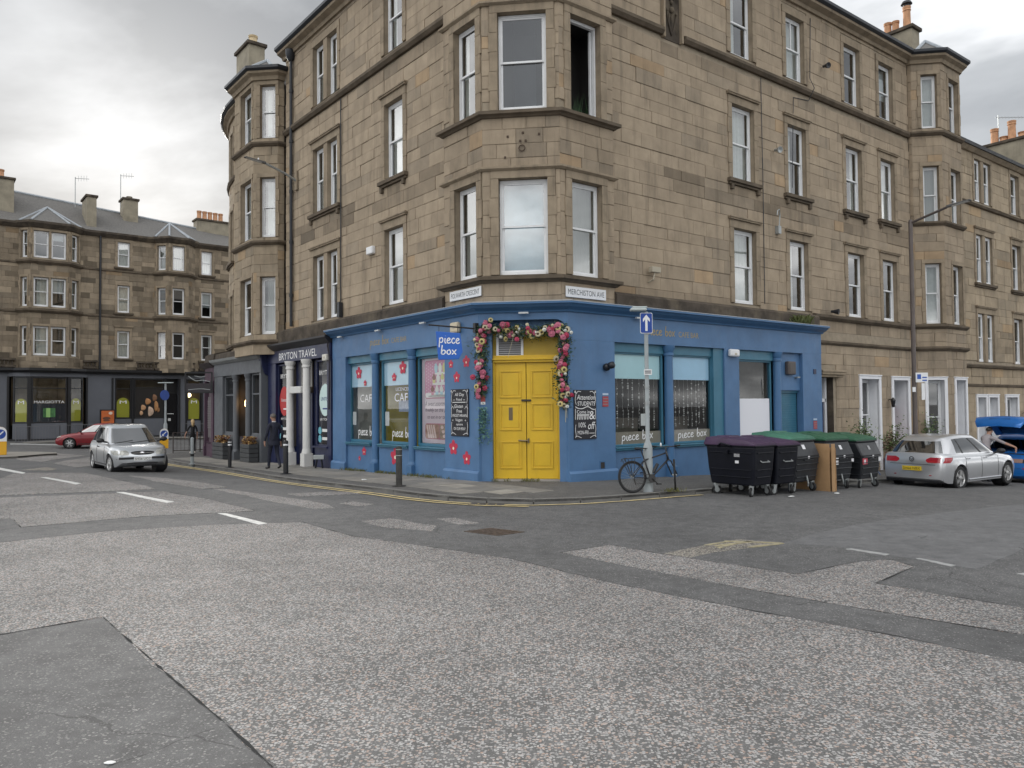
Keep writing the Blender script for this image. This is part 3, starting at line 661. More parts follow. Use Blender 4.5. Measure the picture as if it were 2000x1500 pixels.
mb = MB(); mb.tube([FRU.p(8.5, .03, 12.2), FRU.p(8.52, .03, 9), FRU.p(8.5, .03, 5)], .012, 5)
mb.tube([FRU.p(*q) for q in ((11.4, .03, 15.0), (11.35, .03, 13.9), (11.3, .03, 12.9), (11.28, .2, 12.5), (11.2, .03, 12.1), (10.3, .03, 12.0), (10.25, .03, 11.3), (10.26, -.05, 9))], .012, 5); mb.build('cable', GUTTER, RT)
def floodlight(p, label, m, dirn=(.3, -.8, -.2), r=.1):
    t = thing('wall_floodlight', label, 'light', p); d = Vector(dirn).normalized(); M = d.to_track_quat('Z', 'Y').to_matrix().to_4x4(); mb = MB()
    mb.lathe([(r*.45, 0), (r*.5, .08), (r*.9, .2), (r, .26), (r*.85, .26), (.01, .22)], 12, M=M); mb.build('lamp_head', m, t, local=True, auto=40); return t
floodlight(FRU.p(12.1, .06, 13.5), 'small black floodlight high on the wall between top-floor windows', BLACKPL)
floodlight(FRU.p(9.15, .06, 10.0), 'pale cylindrical wall lamp between second-floor windows', STEEL)
floodlight(FRU.p(12.2, .1, 5.0), 'black floodlight on the ledge above the stair door', BLACKPL, (.8, -.6, -.1))
fitting('alarm_box', 'white bell box beside the single first-floor window above the cafe', 'alarm', WHITE, lambda mb: mb.fbox(FLU, 5.75, 6.15, .0, .13, 6.62, 6.86), FLU.p(5.9, 0, 6.6), bevel=.03)
t = thing('wall_bracket', 'curved iron bracket with small plate between right-hand first-floor windows', 'bracket', FRU.p(9.2, 0, 7.4)); mb = MB()
mb.tube([FRU.p(9.2, .12, 7.35), FRU.p(9.2, .16, 7.9), FRU.p(9.12, .2, 8.05), FRU.p(9.02, .2, 8.0), FRU.p(9.0, .2, 7.85)], .02, 6); mb.fbox(FRU, 9.15, 9.3, .015, .14, 7.3, 7.55); mb.build('arm', STEEL, t)
t = thing('wall_camera', 'small cctv camera on iron bracket above the blue frieze', 'camera', FRU.p(3.2, 0, 5.3)); mb = MB()
mb.tube([FRU.p(3.2, .0, 5.2), FRU.p(3.2, .2, 5.25), FRU.p(3.25, .2, 5.45)], .025, 6); mb.fbox(FRU, 3.1, 3.45, .12, .26, 5.45, 5.6); mb.build('housing', mat('weathered_white', (.4, .36, .28), rough=.7), t, bevel=.02)
def plate(name, label, fr, sc, z0, w, h, txt, o, flip):
    t = thing(name, label, 'street sign', fr.p(sc, o, z0)); mb = MB(); mb.fbox(fr, sc-w/2, sc+w/2, o-.02, o, z0, z0+h); mb.build('plate', WHITE, t, bevel=.006)
    mb = MB(); put_text(mb, fr, txt, sc, z0+h*.25, h*.5, o+.003, w*.9, flip); mb.build('lettering', mat('plate_lettering', (.06, .07, .08), rough=.5), t)
plate('street_name_plate', 'white street name plate reading POLWARTH CRESCENT', FLB, .62, 4.6, 1.38, .25, 'POLWARTH CRESCENT', .055, -1)
plate('street_name_plate', 'white street name plate reading MERCHISTON AVE', FRB, .68, 4.53, 1.36, .27, 'MERCHISTON AVE', .055, 1)
# ------------------------------------------------------------------ tenement beyond the downpipe on the left: bay and curved end
LT = thing('curved_tenement', 'sandstone tenement with canted bay and rounded end left of the black downpipe', 'building', (*FLU.xy(14.5), 0))
W2 = Wall(LT, base=(.355, .288, .207), seed=8)
BLp = bay_pts(FLU, 12.92, .26, .97, 2.1, left=True)
canted_bay(LT, W2, BLp, ((4.68, 6.88), (8.4, 10.7), (12.22, 14.28)), 14.5, 3.9, {3: (.27, .9), 2: (.34, .9)}, course_z=(4.3, 8.1, 11.9))
arc = [FLU.xy(17.8+8.5*math.sin(a), -8.5*(1-math.cos(a))) for a in np.linspace(0, math.radians(75), 13)]
cpts = arc[::-1]+[FLU.xy(16.3)]
for i in range(len(cpts)-1):
    fr, w = fmid(cpts[i], cpts[i+1]); bl, ho = [], []
    if i in (2, 5, 9, 10):
        for a, b in ((4.68, 6.88), (8.4, 10.7), (12.25, 14.2)):
            u, v = w/2-.33, w/2+.33
            window(LT, fr, u, v, a, b, style='netd', deep=.4); surround(LT, fr, u, v, a, b, wd=.12, hood=False, sill=a < 9); bl.append((u-.12, v+.12, a-.15, b+.24)); ho.append((u, v, a, b))
    W2.face(fr, 0, w, 3.9, 14.85, bl, ho, lens=(.5, .9))
W2.done(150)
for nm, m, pr in (('string_course', LEDGE, [(-.03, 11.95), (.06, 11.95), (.12, 12.03), (.12, 12.10), (-.03, 12.13)]), ('eaves_cornice', STONE_TRIM, [(-.05, 14.80), (.08, 14.80), (.12, 14.90), (.28, 15.00), (.28, 15.07), (-.05, 15.10)]), ('gutter', GUTTER, [(.15, 15.07), (.32, 15.07), (.4, 15.15), (.4, 15.25), (.15, 15.25)]), ('roof', SLATE, [(.2, 15.15), (-3.5, 17.65), (-3.5, 14.95), (-.4, 15.07)])):
    mb = MB(); mb.mould(cpts, pr); mb.build(nm, m, LT)
chimney(LT, FLU, 19.55, 21.2, -1.75, -1.0, 15.0, 18.75, [(20.1, -1.4, .5, .2, CREAMPOT, False)])
# ------------------------------------------------------------------ lower tenement at the far right
ST = thing('lower_tenement', 'lower sandstone tenement stepping down beyond the far bay', 'building', (*FRU.xy(26), -.9))
W3 = Wall(ST, base=(.36, .292, .208), spread=.12, seed=12)
bl, ho = [], []
for i, (a, b) in enumerate(((3.62, 5.75), (7.1, 9.25), (10.72, 12.6))):
    for u, v in ((24.15, 24.85), (25.15, 25.85)): window(ST, FRU, u, v, a, b, inset=.08, style=RNG.choice(['net', 'netd'])); ho.append((u, v, a, b))
    surround(ST, FRU, 24.15, 25.85, a, b, mulls=((24.853, 25.147),), wd=.15, hood=i < 2, sill=i == 1)
    bl.append(blk(24.15, 25.85, a, b, .15))
    for u in (28.1, 31.6, 34.6): window(ST, FRU, u, u+1.0, a, b); surround(ST, FRU, u, u+1.0, a, b, wd=.15, hood=i < 2, sill=i == 1); bl.append(blk(u, u+1.0, a, b, .15)); ho.append((u, u+1, a, b))
for u, v in ((23.9, 24.75), (25.1, 26.0), (27.0, 28.25), (29.9, 31.0)):
    z0 = -2.2 if u > 26 and u < 29 else -.3
    white_frame(ST, FRU, u, v, -1.0, 2.05, .14, 0); window(ST, FRU, u, v, -.9, 2.05, inset=.25, style='dark', reveal=WHITE2); bl.append((u-.14, v+.14, -1.2, 2.2)); ho.append((u, v, -.9, 2.05))
W3.face(FRU, 22.0, 38, -1.8, 12.85, bl+[(21, 39, 3.35, 3.5), (21, 39, 10.45, 10.65)], ho, dark=sooty)
W3.done(220)
for nm, m, pr in (('string_course', LEDGE, [(-.03, 3.32), (.1, 3.36), (.14, 3.45), (-.03, 3.52)]), ('string_course', LEDGE, [(-.03, 10.42), (.1, 10.46), (.14, 10.55), (-.03, 10.64)]), ('string_course', LEDGE, [(-.03, 2.5), (.06, 2.54), (.08, 2.62), (-.03, 2.66)]), ('eaves_cornice', STONE_TRIM, [(-.05, 12.8), (.1, 12.8), (.25, 12.95), (-.05, 13.0)]), ('gutter', GUTTER, [(.1, 12.96), (.3, 12.96), (.34, 13.08), (.1, 13.08)]), ('roof', SLATE, [(.2, 13.02), (-4, 16), (-4, 12.7), (-.4, 12.95)])):
    mb = MB(); mb.mould([FRU.xy(22.0), FRU.xy(38)], pr); mb.build(nm, m, ST)
chimney(ST, FRU, 34, 35, -3.3, -1.3, 12.8, 15.9, [(34.5, -1.6, .35, .2, TERRA, False), (34.5, -2.1, 1.1, .2, TERRA, False), (34.5, -2.5, .35, .2, TERRA, False), (34.5, -2.95, .9, .2, TERRA, False)])
t = thing('tv_aerial', 'thin tv aerial beside the terracotta pots of the lower tenement', 'aerial', FRU.p(34.5, -2.75, 16.05)); mb = MB()
b0 = Vector(FRU.p(34.5, -2.75, 16.0)); mb.tube([b0, b0+Vector((0, 0, 1.7))], .02, 6); mb.tube([b0+Vector((-.1, .1, 1.6)), b0+Vector((1.6, .1, 1.6))], .014, 5)
for k in range(8): q = b0+Vector((.2+k*.18, .1, 1.6)); mb.tube([q+Vector((0, -.15, 0)), q+Vector((0, .15, 0))], .008, 4)
mb.build('mast', STEEL, t)
# ------------------------------------------------------------------ far tenement across the junction
FM = Fr((-33.3, 50), (.784, .621), (.621, -.784))
FT = thing('far_tenement', 'soot-streaked sandstone tenement with slate roof over the far grey grocery', 'building', (*FM.xy(6), -.1))
W4 = Wall(FT, base=(.27, .22, .16), spread=.26, seed=5, lens=(.5, 1.2))
MF = ((5.5, 7.45), (8.75, 10.7), (12.0, 13.8))
bl, ho = [], []
for i, (a, b) in enumerate(MF):
    for u in (6.86, 12.6, 16.5, 19): window(FT, FM, u, u+.8, a, b, style=RNG.choice(['net', 'blind', 'curtain'])); surround(FT, FM, u, u+.8, a, b, wd=.16, hood=i == 0, sill=True); bl.append(blk(u, u+.8, a, b, .16)); ho.append((u, u+.8, a, b))
W4.face(FM, -6, 21, 4.5, 14.2, bl, ho, dark=lambda s, z: random.choice((0, 0, 0, .35, .55)))
def bowbay(pts, wins):
    for i in range(len(pts)-1):
        fr, w = fmid(pts[i], pts[i+1]); b2, h2 = [], []
        for (u, v) in wins.get(i, ()):
            for a, b in MF: window(FT, fr, u*w, v*w, a, b, inset=.14, style=RNG.choice(['net', 'blind', 'netd', 'dark']), deep=.5); h2.append((u*w, v*w, a, b)); b2.append((u*w-.08, v*w+.08, a-.1, b+.15))
            for a, b in MF: surround(FT, fr, u*w, v*w, a, b, wd=.08, hd=.15, hood=False, sill=False)
        W4.face(fr, 0, w, 4.5, 14.2, b2, h2, dark=lambda s, z: random.choice((0, .15, .4)), lens=(.4, .9))
    for z in (8.35, 11.6):
        mb = MB(); mb.mould(pts, [(-.03, z), (.1, z), (.22, z+.12), (.22, z+.25), (-.03, z+.3)]); mb.build('bay_sill_course', LEDGE, FT)
    mb = MB(); mb.mould(pts, [(-.05, 14.0), (.1, 14.0), (.32, 14.25), (.32, 14.4), (-.05, 14.45)]); mb.build('bay_cornice', SOOT, FT)
    c = (np.array(pts[0])+np.array(pts[-1]))/2-FM.n*1.6; mb = MB(); zt = 14.42; P = [np.array(p)+FM.n*.15 for p in pts]
    for i in range(len(P)-1): mb.add([(P[i][0], P[i][1], zt), (P[i+1][0], P[i+1][1], zt), (c[0], c[1], zt+1.5)], [(0, 1, 2)])
    mb.add([(*P[0], zt), (*c, zt+1.5), (*(P[0]-FM.n*2), zt)], [(0, 1, 2)]); mb.add([(*P[-1], zt), (*c, zt+1.5), (*(P[-1]-FM.n*2), zt)], [(0, 1, 2)])
    rf = mb.build('bay_roof', SLATE, FT); mb = MB()
    for i in (0, 1, 2, 3): mb.tube([(P[i][0], P[i][1], zt+.03), (c[0], c[1], zt+1.53)], .07, 6)
    mb.build('lead_hip', LEAD, rf)
bowbay([FM.xy(.9), FM.xy(1.5, .75), FM.xy(3.75, .75), FM.xy(4.55)], {0: ((.2, .75),), 1: ((.08, .47), (.53, .92)), 2: ((.2, .8),)})
bowbay([FM.xy(9.3), FM.xy(10.05, .85), FM.xy(11.45, .85), FM.xy(12.15)], {0: ((.2, .8),), 1: ((.2, .8),)})
W4.done(300)
mb = MB(); mb.mould([FM.xy(-6), FM.xy(21)], [(-.05, 14.0), (.1, 14.0), (.3, 14.22), (.3, 14.36), (-.05, 14.4)]); mb.build('eaves_cornice', SOOT, FT)
mb = MB(); mb.mould([FM.xy(-6), FM.xy(21)], [(-.03, 11.6), (.08, 11.65), (.08, 11.75), (-.03, 11.8)]); mb.mould([FM.xy(-6), FM.xy(21)], [(-.03, 8.35), (.08, 8.4), (.08, 8.5), (-.03, 8.55)]); mb.build('string_course', LEDGE, FT)
mb = MB(); rz_ = lambda q: 17.25-.075*max(q, 0)                # slates: the ridge falls slightly to the right
for q in range(-6, 21, 3): mb.quad(FM.p(q, .25, 14.36), FM.p(q+3, .25, 14.36), FM.p(q+3, -3.6, rz_(q+3)), FM.p(q, -3.6, rz_(q))); mb.quad(FM.p(q, -3.6, rz_(q)), FM.p(q+3, -3.6, rz_(q+3)), FM.p(q+3, -7.5, 14.4), FM.p(q, -7.5, 14.4))
mb.build('roof', SLATE, FT)
mb = MB(); mb.tube([FM.p(q, -3.6, rz_(q)+.03) for q in range(-6, 22, 3)], .1, 6); mb.build('lead_ridge', LEAD, FT)
mb = MB(); mb.tube([FM.p(5.75, .08, 4.6), FM.p(5.75, .08, 14.2)], .07, 6); mb.build('downpipe', GUTTER, FT)
for s0, s1, o0, o1, z1, pots in ((4.95, 5.55, -2.2, -.3, 16.8, ()), (7.7, 8.7, -3.6, -2.4, 17.5, ((8.2, -2.9, .2, .2, CHIM, False),)), (-.9, .7, -2.5, -.8, 17.3, ((0, -1.5, .6, .2, TERRA, False),)), (13.2, 16.2, -4.2, -3.2, 16.9, tuple((13.5+.42*k, -3.7, .7, .18, TERRA, False) for k in range(5)))):
    chimney(FT, FM, s0, s1, o0, o1, 14.3, z1, pots)
for s, o, z, h in ((4.6, -2.8, 16.5, 2.2), (7.7, -3.4, 17, 2.6)):
    t = thing('tv_aerial', 'thin tv aerial beside the %s chimney of the far tenement' % ('narrow' if s < 5 else 'broad'), 'aerial', FM.p(s, o, z)); mb = MB()
    b0 = Vector(FM.p(s, o, z)); mb.tube([b0, b0+Vector((0, 0, h))], .03, 5); mb.tube([b0+Vector((0, 0, h-.1)), b0+Vector((.9, .2, h-.1))], .02, 5)
    for k in range(4): q = b0+Vector((.2+k*.2, .05, h-.1)); mb.tube([q+Vector((0, 0, -.2)), q+Vector((0, 0, .2))], .012, 4)
    mb.build('mast', STEEL, t)
mb = MB(); mb.fbox(FM, -6, 21, -2.2, -1.7, -.9, 14.2); mb.build('daylight_blocker', DARKROOM, FT)  # added screens, unseen, keep daylight from showing through these three tenements
mb = MB(); mb.fbox(FRU, 22, 38, -2.6, -2.2, -1.8, 12.8); mb.build('daylight_blocker', DARKROOM, ST)
mb = MB(); mb.mould([FLU.xy(21, -2.4), FLU.xy(12.7, -2.4)], [(0, -1), (0, 15.2), (-1, 15.2), (-1, -1)]); mb.build('daylight_blocker', DARKROOM, LT)
# stone balustrade above the far shop
for u, v in ((-3, .8), (4.7, 5.6), (8.1, 9.2), (9.3, 12.1), (12.4, 14)):
    mb = MB(); o1 = .25; mb.fbox(FM, u, v, 0, o1+.05, 4.72, 4.86); mb.fbox(FM, u, v, .05, o1+.05, 5.18, 5.3); bal = mb.build('balustrade', SOOT, FT)
    x = u+.08
    while x < v-.1:
        k = MB(); p = FM.p(x, .18, 0); k.lathe([(.05, 4.86), (.075, 4.98), (.04, 5.1), (.055, 5.18)], 6, cx=p[0], cy=p[1], cap=False); k.build('baluster', SOOT, bal, smooth=True); x += .22
# ================================================================== shopfronts
def roombox(mb, fr, s0, s1, z0, z1, o0, o1):
    mb.quad(fr.p(s0, o1, z0), fr.p(s1, o1, z0), fr.p(s1, o1, z1), fr.p(s0, o1, z1))
    for s in (s0, s1): mb.quad(fr.p(s, o0, z0), fr.p(s, o1, z0), fr.p(s, o1, z1), fr.p(s, o0, z1))
    for z in (z0, z1): mb.quad(fr.p(s0, o0, z), fr.p(s1, o0, z), fr.p(s1, o1, z), fr.p(s0, o1, z))
def shopwin(root, fr, s0, s1, z0, z1, o, m, fw=.07, room=None, deep=1.6, glass=True, transom=None, lab=None):
    mb = MB()
    mb.fbox(fr, s0, s0+fw, o-.06, o+.04, z0, z1); mb.fbox(fr, s1-fw, s1, o-.06, o+.04, z0, z1); mb.fbox(fr, s0+fw, s1-fw, o-.06, o+.04, z1-fw, z1); mb.fbox(fr, s0+fw, s1-fw, o-.06, o+.04, z0, z0+fw)
    if transom: mb.fbox(fr, s0+fw, s1-fw, o-.05, o+.03, transom, transom+.06)
    w = mb.build('window', m, root, bevel=.008)
    if glass:
        for a, b in (((z0+fw, z1-fw),) if not transom else ((z0+fw, transom), (transom+.06, z1-fw))):
            p = MB(); p.quad(fr.p(s0+fw, o, a), fr.p(s1-fw, o, a), fr.p(s1-fw, o, b), fr.p(s0+fw, o, b)); p.build('pane', SHOPGLASS, w)
    r = MB(); roombox(r, fr, s0-.15, s1+.15, z0-.1, z1+.1, o-.07, o-deep); r.build('interior', room or DARKROOM, w)
    return w
def disc(mb, fr, s, z, rs, rz, o, n=14): mb.add([fr.p(s+rs*math.cos(2*math.pi*k/n), o, z+rz*math.sin(2*math.pi*k/n)) for k in range(n)], [tuple(range(n))])
def column(root, fr, s, o, r, z0, z1, m, base=.4, bm=None):
    x, y, _ = fr.p(s, o, 0); mb = MB()
    mb.lathe([(r, z0+base), (r*.97, z0+base+.1), (r*.9, z1-.3), (r*1.1, z1-.28), (r*1.1, z1-.22), (r*.95, z1-.2), (r*1.35, z1-.08), (r*1.4, z1)], 20, cx=x, cy=y); c = mb.build('column', m, root, auto=35)
    mb = MB(); mb.fbox(fr, s-r*1.2, s+r*1.2, o-r*1.2, o+r*1.2, z0-.6, z0+base*.8); mb.lathe([(r*1.25, z0+base*.8), (r*1.02, z0+base+.04)], 20, cx=x, cy=y); mb.build('plinth', bm or m, c, bevel=.015)
    return c
# ------------------------------------------------------------------ blue corner cafe
BC = thing('cafe_shopfront', 'blue painted corner cafe shopfront with yellow double door and gold frieze lettering', 'shopfront', (*FC.xy(1.1), 0))
def pier(fr, a, b, z1=3.48, o=0, dp=.24, m=BLUE, plinth=True):
    mb = MB(); mb.fbox(fr, a, b, o-dp, o, -.9, z1); p = mb.build('pier', m, BC, bevel=.012)
    if plinth:
        mb = MB(); zb = -.9; zt = .27+zpave(*fr.xy((a+b)/2)); mb.fprism(Fr(fr.xy(a), fr.n, fr.d), [(.002, zb), (.07, zb), (.07, zt-.06), (.03, zt), (.002, zt)], -.02, b-a+.02); mb.build('plinth', m, p, bevel=.01)
pier(FL, 0, 1.51); pier(FL, 7.22, 8.16); pier(FR, 0, 1.6); pier(FR, 6.08, 6.77, plinth=False); pier(FR, 10.1, 11.2)
mb = MB(); mb.mould([FL.xy(8.16), FL.xy(0)], [(-.3, 3.48), (0, 3.48), (0, 4.16), (-.3, 4.16)]); mb.mould([FR.xy(0), FR.xy(11.2)], [(-.3, 3.48), (0, 3.48), (0, 4.16), (-.3, 4.16)]); mb.build('frieze', BLUE, BC)
arcl = [(.32-.32*math.sin(a), 3.66+.32*math.cos(a)) for a in np.linspace(0, math.pi/2, 7)]
mb = MB(); mb.fprism(FC, [(0, 4.16), (CW, 4.16)]+[(CW-x, z) for x, z in arcl[::-1]]+arcl, -.3, 0); mb.build('door_arch', BLUE, BC)
path = [FL.xy(8.2), FL.xy(0), FR.xy(0), FR.xy(11.25)]
mb = MB(); mb.mould(path, [(-.3, 4.16), (.05, 4.16), (.07, 4.2), (.16, 4.25), (.2, 4.27), (.26, 4.33), (.3, 4.34), (.3, 4.39), (.24, 4.41), (-.3, 4.44)]); mb.build('cornice', BLUE2, BC)
mb = MB(); mb.mould(path, [(.2, 4.412), (.306, 4.386), (.306, 4.398), (.2, 4.424)]); mb.build('lead_flashing', LEAD, BC)
mb = MB()
for fr, s in ((FL, 7.4), (FL, 4.9), (FL, 2.4), (FC, 1.15), (FR, 2.4)): mb.fbox(fr, s-.12, s+.12, .08, .15, 4.115, 4.155)
mb.build('soffit_light', mat('frosted_diffuser', (.6, .62, .62), rough=.4), BC)
# left windows
rooms = (mat('cafe_grey_room', (.5, .5, .47), rough=.9, var=.4, vscale=1), mat('cafe_olive_room', (.5, .43, .06), rough=.8, var=.35, vscale=.9))
PALEB = mat('pale_blue_blind', (.48, .68, .82), rough=.7, var=.05); TURQ = mat('turquoise_blind', (.5, .78, .85), rough=.7, var=.04); SKYB = mat('sky_blue_blind_two', (.45, .72, .95), rough=.7, var=.04)
FROST = mat('frosted_film', (.3, .27, .22), rough=.6, var=.08)
POPPY = mat('poppy_red_paint', (.5, .03, .07), rough=.5, var=.15, vscale=12); POPW = mat('poppy_centre', (.8, .7, .55), rough=.5)
PAPER = mat('paper_notice', (.7, .71, .7), rough=.7)
def poppy(parent, fr, s, z, r, o, squash=1.0):
    mb = MB(); n = 40; rng = random.Random(int(s*100))
    mb.add([fr.p(s, o, z)]+[fr.p(s+r*squash*(.62+.38*abs(math.cos(2.5*t)))*math.cos(t+.3), o, z+r*(.62+.38*abs(math.cos(2.5*t)))*math.sin(t+.3)) for t in np.linspace(0, 2*math.pi, n, endpoint=False)], [(0, 1+i, 1+(i+1) % n) for i in range(n)])
    p = mb.build('painted_flower', POPPY, parent); mb = MB(); disc(mb, fr, s, z-.02, r*.2, r*.2, o+.002, 8); mb.build('flower_centre', POPW, parent)
GO = -.22
for i, (a, b) in enumerate(((5.6, 7.24), (3.42, 5.14), (1.5, 3.08))):
    mb = MB(); mb.fbox(FL, a-.02, b+.02, -.24, -.07, -.9, .68); mb.build('stall_riser', BLUE, BC)
    mb = MB(); mb.fbox(FL, a, b, -.26, -.0, .68, .73); mb.fbox(FL, a, b, -.26, .03, .73, .765); mb.build('window_sill', TEAL, BC, bevel=.008)
    mb = MB(); mb.fbox(FL, a-.02, b+.02, -.24, -.1, 3.26, 3.479); mb.build('transom_panel', TEAL, BC)
    w = shopwin(BC, FL, a-.05, b+.05, .77, 3.27, GO, TEAL, .08, rooms[min(i, 1)], deep=1.5)
    if i < 2:
        mb = MB(); mb.fbox(FL, a, b, GO-.02, GO-.012, 2.5, 3.2); mb.build('blind', PALEB, w)
        c = (a+b)/2-.28; mb = MB(); put_text(mb, FL, 'CAFÉ', c, 2.02, .3, GO+.006, .95, -1); mb.build('window_lettering', LETTERW, w); mb = MB(); put_script(mb, FL, 'piece box', c+.05, .98, .26, GO+.006, 1.15, -1)
        mb.build('window_script', LETTERW, w); mb = MB()
        if i == 1: put_text(mb, FL, 'LICENCED', c, 2.33, .1, GO+.006, .8, -1); mb.build('window_lettering', LETTERW, w)
        mb = MB(); mb.fbox(FL, b-.3, b-.07, GO-.02, GO-.015, 1.3, 1.72); mb.build('paper_notice', PAPER, w)
    if i == 1:
        mb = MB(); mb.fbox(FL, 3.75, 4.4, GO-.1, GO-.09, 1.72, 2.05); mb.build('window_poster', mat('blue_grey_poster', (.22, .27, .38), rough=.6, var=.3, vscale=9), w)
poppy(BC, FL, 6.72, 2.95, .2, GO+.01); poppy(BC, FL, 6.3, 2.62, .1, GO+.01); poppy(BC, FL, 4.0, 3.0, .2, GO+.01); poppy(BC, FL, 4.5, 2.74, .13, GO+.01)
for s, z, r in ((1.2, 2.96, .11), (.51, 2.99, .16), (.94, 2.61, .15), (1.11, .8, .2), (.52, .55, .18)): poppy(BC, FL, s, z, r, .005)
for s, z, r in ((4.2, .42, .27), (6.1, .5, .14), (6.4, .27, .08)): poppy(BC, FL, s, z, r, -.064)
for s in (3.25, 5.38): column(BC, FL, s, -.08, .125, zpave(*FL.xy(s)), 3.478, BLUE2, base=.36)
# poster of cakes behind the third window
P = thing('cake_poster', 'pink poster of cupcakes on a stand filling the cafe window', 'poster', FL.p(2.2, GO, .9)); o = GO-.012
mb = MB(); mb.fbox(FL, 1.25, 2.98, o-.006, o, .86, 3.2); mb.build('sheet', mat('pale_pink_paper', (.6, .5, .55), rough=.6), P)
def rrect(mb, fr, a, b, c, d, o, r=.06): mb.fprism(fr, [(a+r, c), (b-r, c), (b, c+r), (b, d-r), (b-r, d), (a+r, d), (a, d-r), (a, c+r)], o, o+.001)
mb = MB(); rrect(mb, FL, 1.3, 2.83, 2.08, 3.13, o+.001); rrect(mb, FL, 1.3, 2.83, .97, 1.4, o+.001); mb.build('picture_border', mat('dusty_rose', (.42, .14, .2), rough=.6), P)
mb = MB(); rrect(mb, FL, 1.32, 2.81, 2.1, 3.11, o+.003); mb.build('pink_ground', mat('poster_pink', (.56, .23, .36), rough=.6), P)
mb = MB()
for i in range(14):
    for j in range(10):
        x, z = 1.38+i*.105, 2.26+j*.088+(i % 2)*.044
        if z < 3.08: disc(mb, FL, x, z, .014, .014, o+.0045, 8)
rrect(mb, FL, 1.34, 2.8, 2.11, 2.24, o+.0045, .03); mb.build('white_dots', mat('poster_white', (.75, .73, .72), rough=.6), P)
cols = [mat('icing_%d' % k, c, rough=.6) for k, c in enumerate(((.4, .6, .68), (.62, .58, .22), (.6, .25, .33), (.25, .09, .07), (.74, .72, .7)))]
stand = MB()
for z, h in ((2.15, .62), (2.48, .42), (2.76, .28)): disc(stand, FL, 2.05, z, h, .04, o+.0055, 20)
stand.build('cake_stand', cols[4], P)
parts = [MB() for _ in cols]; rg = random.Random(3)
for z, xs in ((2.18, (1.6, 1.8, 2.0, 2.22, 2.44)), (2.5, (1.72, 1.95, 2.16, 2.36)), (2.78, (1.86, 2.06, 2.26))):
    for k, x in enumerate(xs):
        c1, c2 = rg.randrange(5), rg.choice((0, 1, 2, 4)); parts[c2].fprism(FL, [(x-.055, z), (x+.055, z), (x+.085, z+.12), (x-.085, z+.12)], o+.006, o+.008); disc(parts[c1], FL, x, z+.15, .09, .07, o+.0085); disc(parts[c1], FL, x, z+.21, .05, .05, o+.0095)
for k, p in enumerate(parts): p.build('cupcake_print', cols[k], P)
mb = MB(); rrect(mb, FL, 2.13, 2.81, .99, 1.38, o+.003, .04); mb.build('cake_picture', mat('wafer_brown', (.35, .2, .15), rough=.6, var=.5, vscale=6), P); mb = MB(); rrect(mb, FL, 1.32, 2.11, .99, 1.38, o+.003, .04); mb.build('cake_picture', mat('chocolate_mix', (.3, .22, .17), rough=.6, var=.5, vscale=7), P)
mb = MB()
for k in range(4): mb.fprism(FL, [(2.25+k*.11, 1.0), (2.34+k*.11, 1.0), (2.44+k*.11, 1.36), (2.37+k*.11, 1.36)], o+.0045, o+.005)
for k in range(9): disc(mb, FL, 1.4+(k % 3)*.24+(k//3)*.05, 1.06+(k//3)*.12, .07, .045, o+.0045)
mb.build('sponge_print', mat('sponge_pink', (.66, .5, .47), rough=.6, var=.2), P)
mb = MB()
for s, z in (('A sweet assortment baked', 1.88), ('freshly on the premises', 1.69), ('to eat in or takeaway', 1.5)): put_text(mb, FL, s, 2.07, z, .13, o+.003, 1.52 if s[0] != 't' else 1.32, -1, slant=.25)
mb.build('lettering', mat('poster_ink', (.07, .05, .08), rough=.6), P)
# right windows
def fairy(parent, fr, s0, s1, z0, z1, o, n, seed):
    rng = random.Random(seed); mb = MB()
    for k in range(n):
        x = s0+(s1-s0)*(k+.5)/n+rng.uniform(-.03, .03); zz = z0+rng.uniform(0, .12); pts = []
        m = 14
        for i in range(m+1): pts.append(fr.p(x+rng.uniform(-.015, .015), o+rng.uniform(-.01, .01), z1+(zz-z1)*i/m))
        mb.tube(pts, .004, 3, caps=False)
        for i in range(13): z = zz+(z1-zz)*rng.random(); mb.fbox(fr, x-.012+rng.uniform(-.02, .02), x+.012, o-.01, o+.012, z, z+.03)
    mb.build('light_string', mat('pale_string', (.6, .6, .58), rough=.5), parent)
for i, (a, b) in enumerate(((1.6, 3.56), (3.9, 5.66))):
    mb = MB(); mb.fbox(FR, a-.02, b+(.42 if i else .02), -.24, -.07, -.9, .68); mb.build('stall_riser', BLUE, BC)
    mb = MB(); mb.fbox(FR, a, b+(.4 if i else 0), -.26, 0, .68, .73); mb.fbox(FR, a, b+(.4 if i else 0), -.26, .03, .73, .765); mb.build('window_sill', TEAL, BC, bevel=.008)
    mb = MB(); mb.fbox(FR, a-.02, b+.02, -.24, -.12, 3.24, 3.479); mb.build('transom_panel', TEAL, BC)
    w = shopwin(BC, FR, a-.06, b+.03, .77, 3.25, -.2, TEAL, .06, DARKROOM, deep=1.6)
    mb = MB(); mb.fbox(FR, a, b-.05, -.222, -.212, 2.55, 3.19); mb.build('blind', (TURQ, SKYB)[i], w)
    mb = MB(); mb.fbox(FR, a, b-.05, -.215, -.206, .83, 1.15); mb.build('frosted_band', FROST, w)
    mb = MB(); put_script(mb, FR, 'piece box', (a+b)/2+(.05 if i else .02), .93, .22, -.194, 1.2 if i == 0 else 1.25, 1, rise=.04); mb.build('window_lettering', LETTERW, w)
    fairy(w, FR, a+.05, b-.1, 1.2, 2.56, -.3, 9, 4+i)
    mb = MB(); mb.fbox(FR, a+.1, b-.2, -1.1, -.9, .8, 1.5); mb.build('counter', MIDROOM, w)
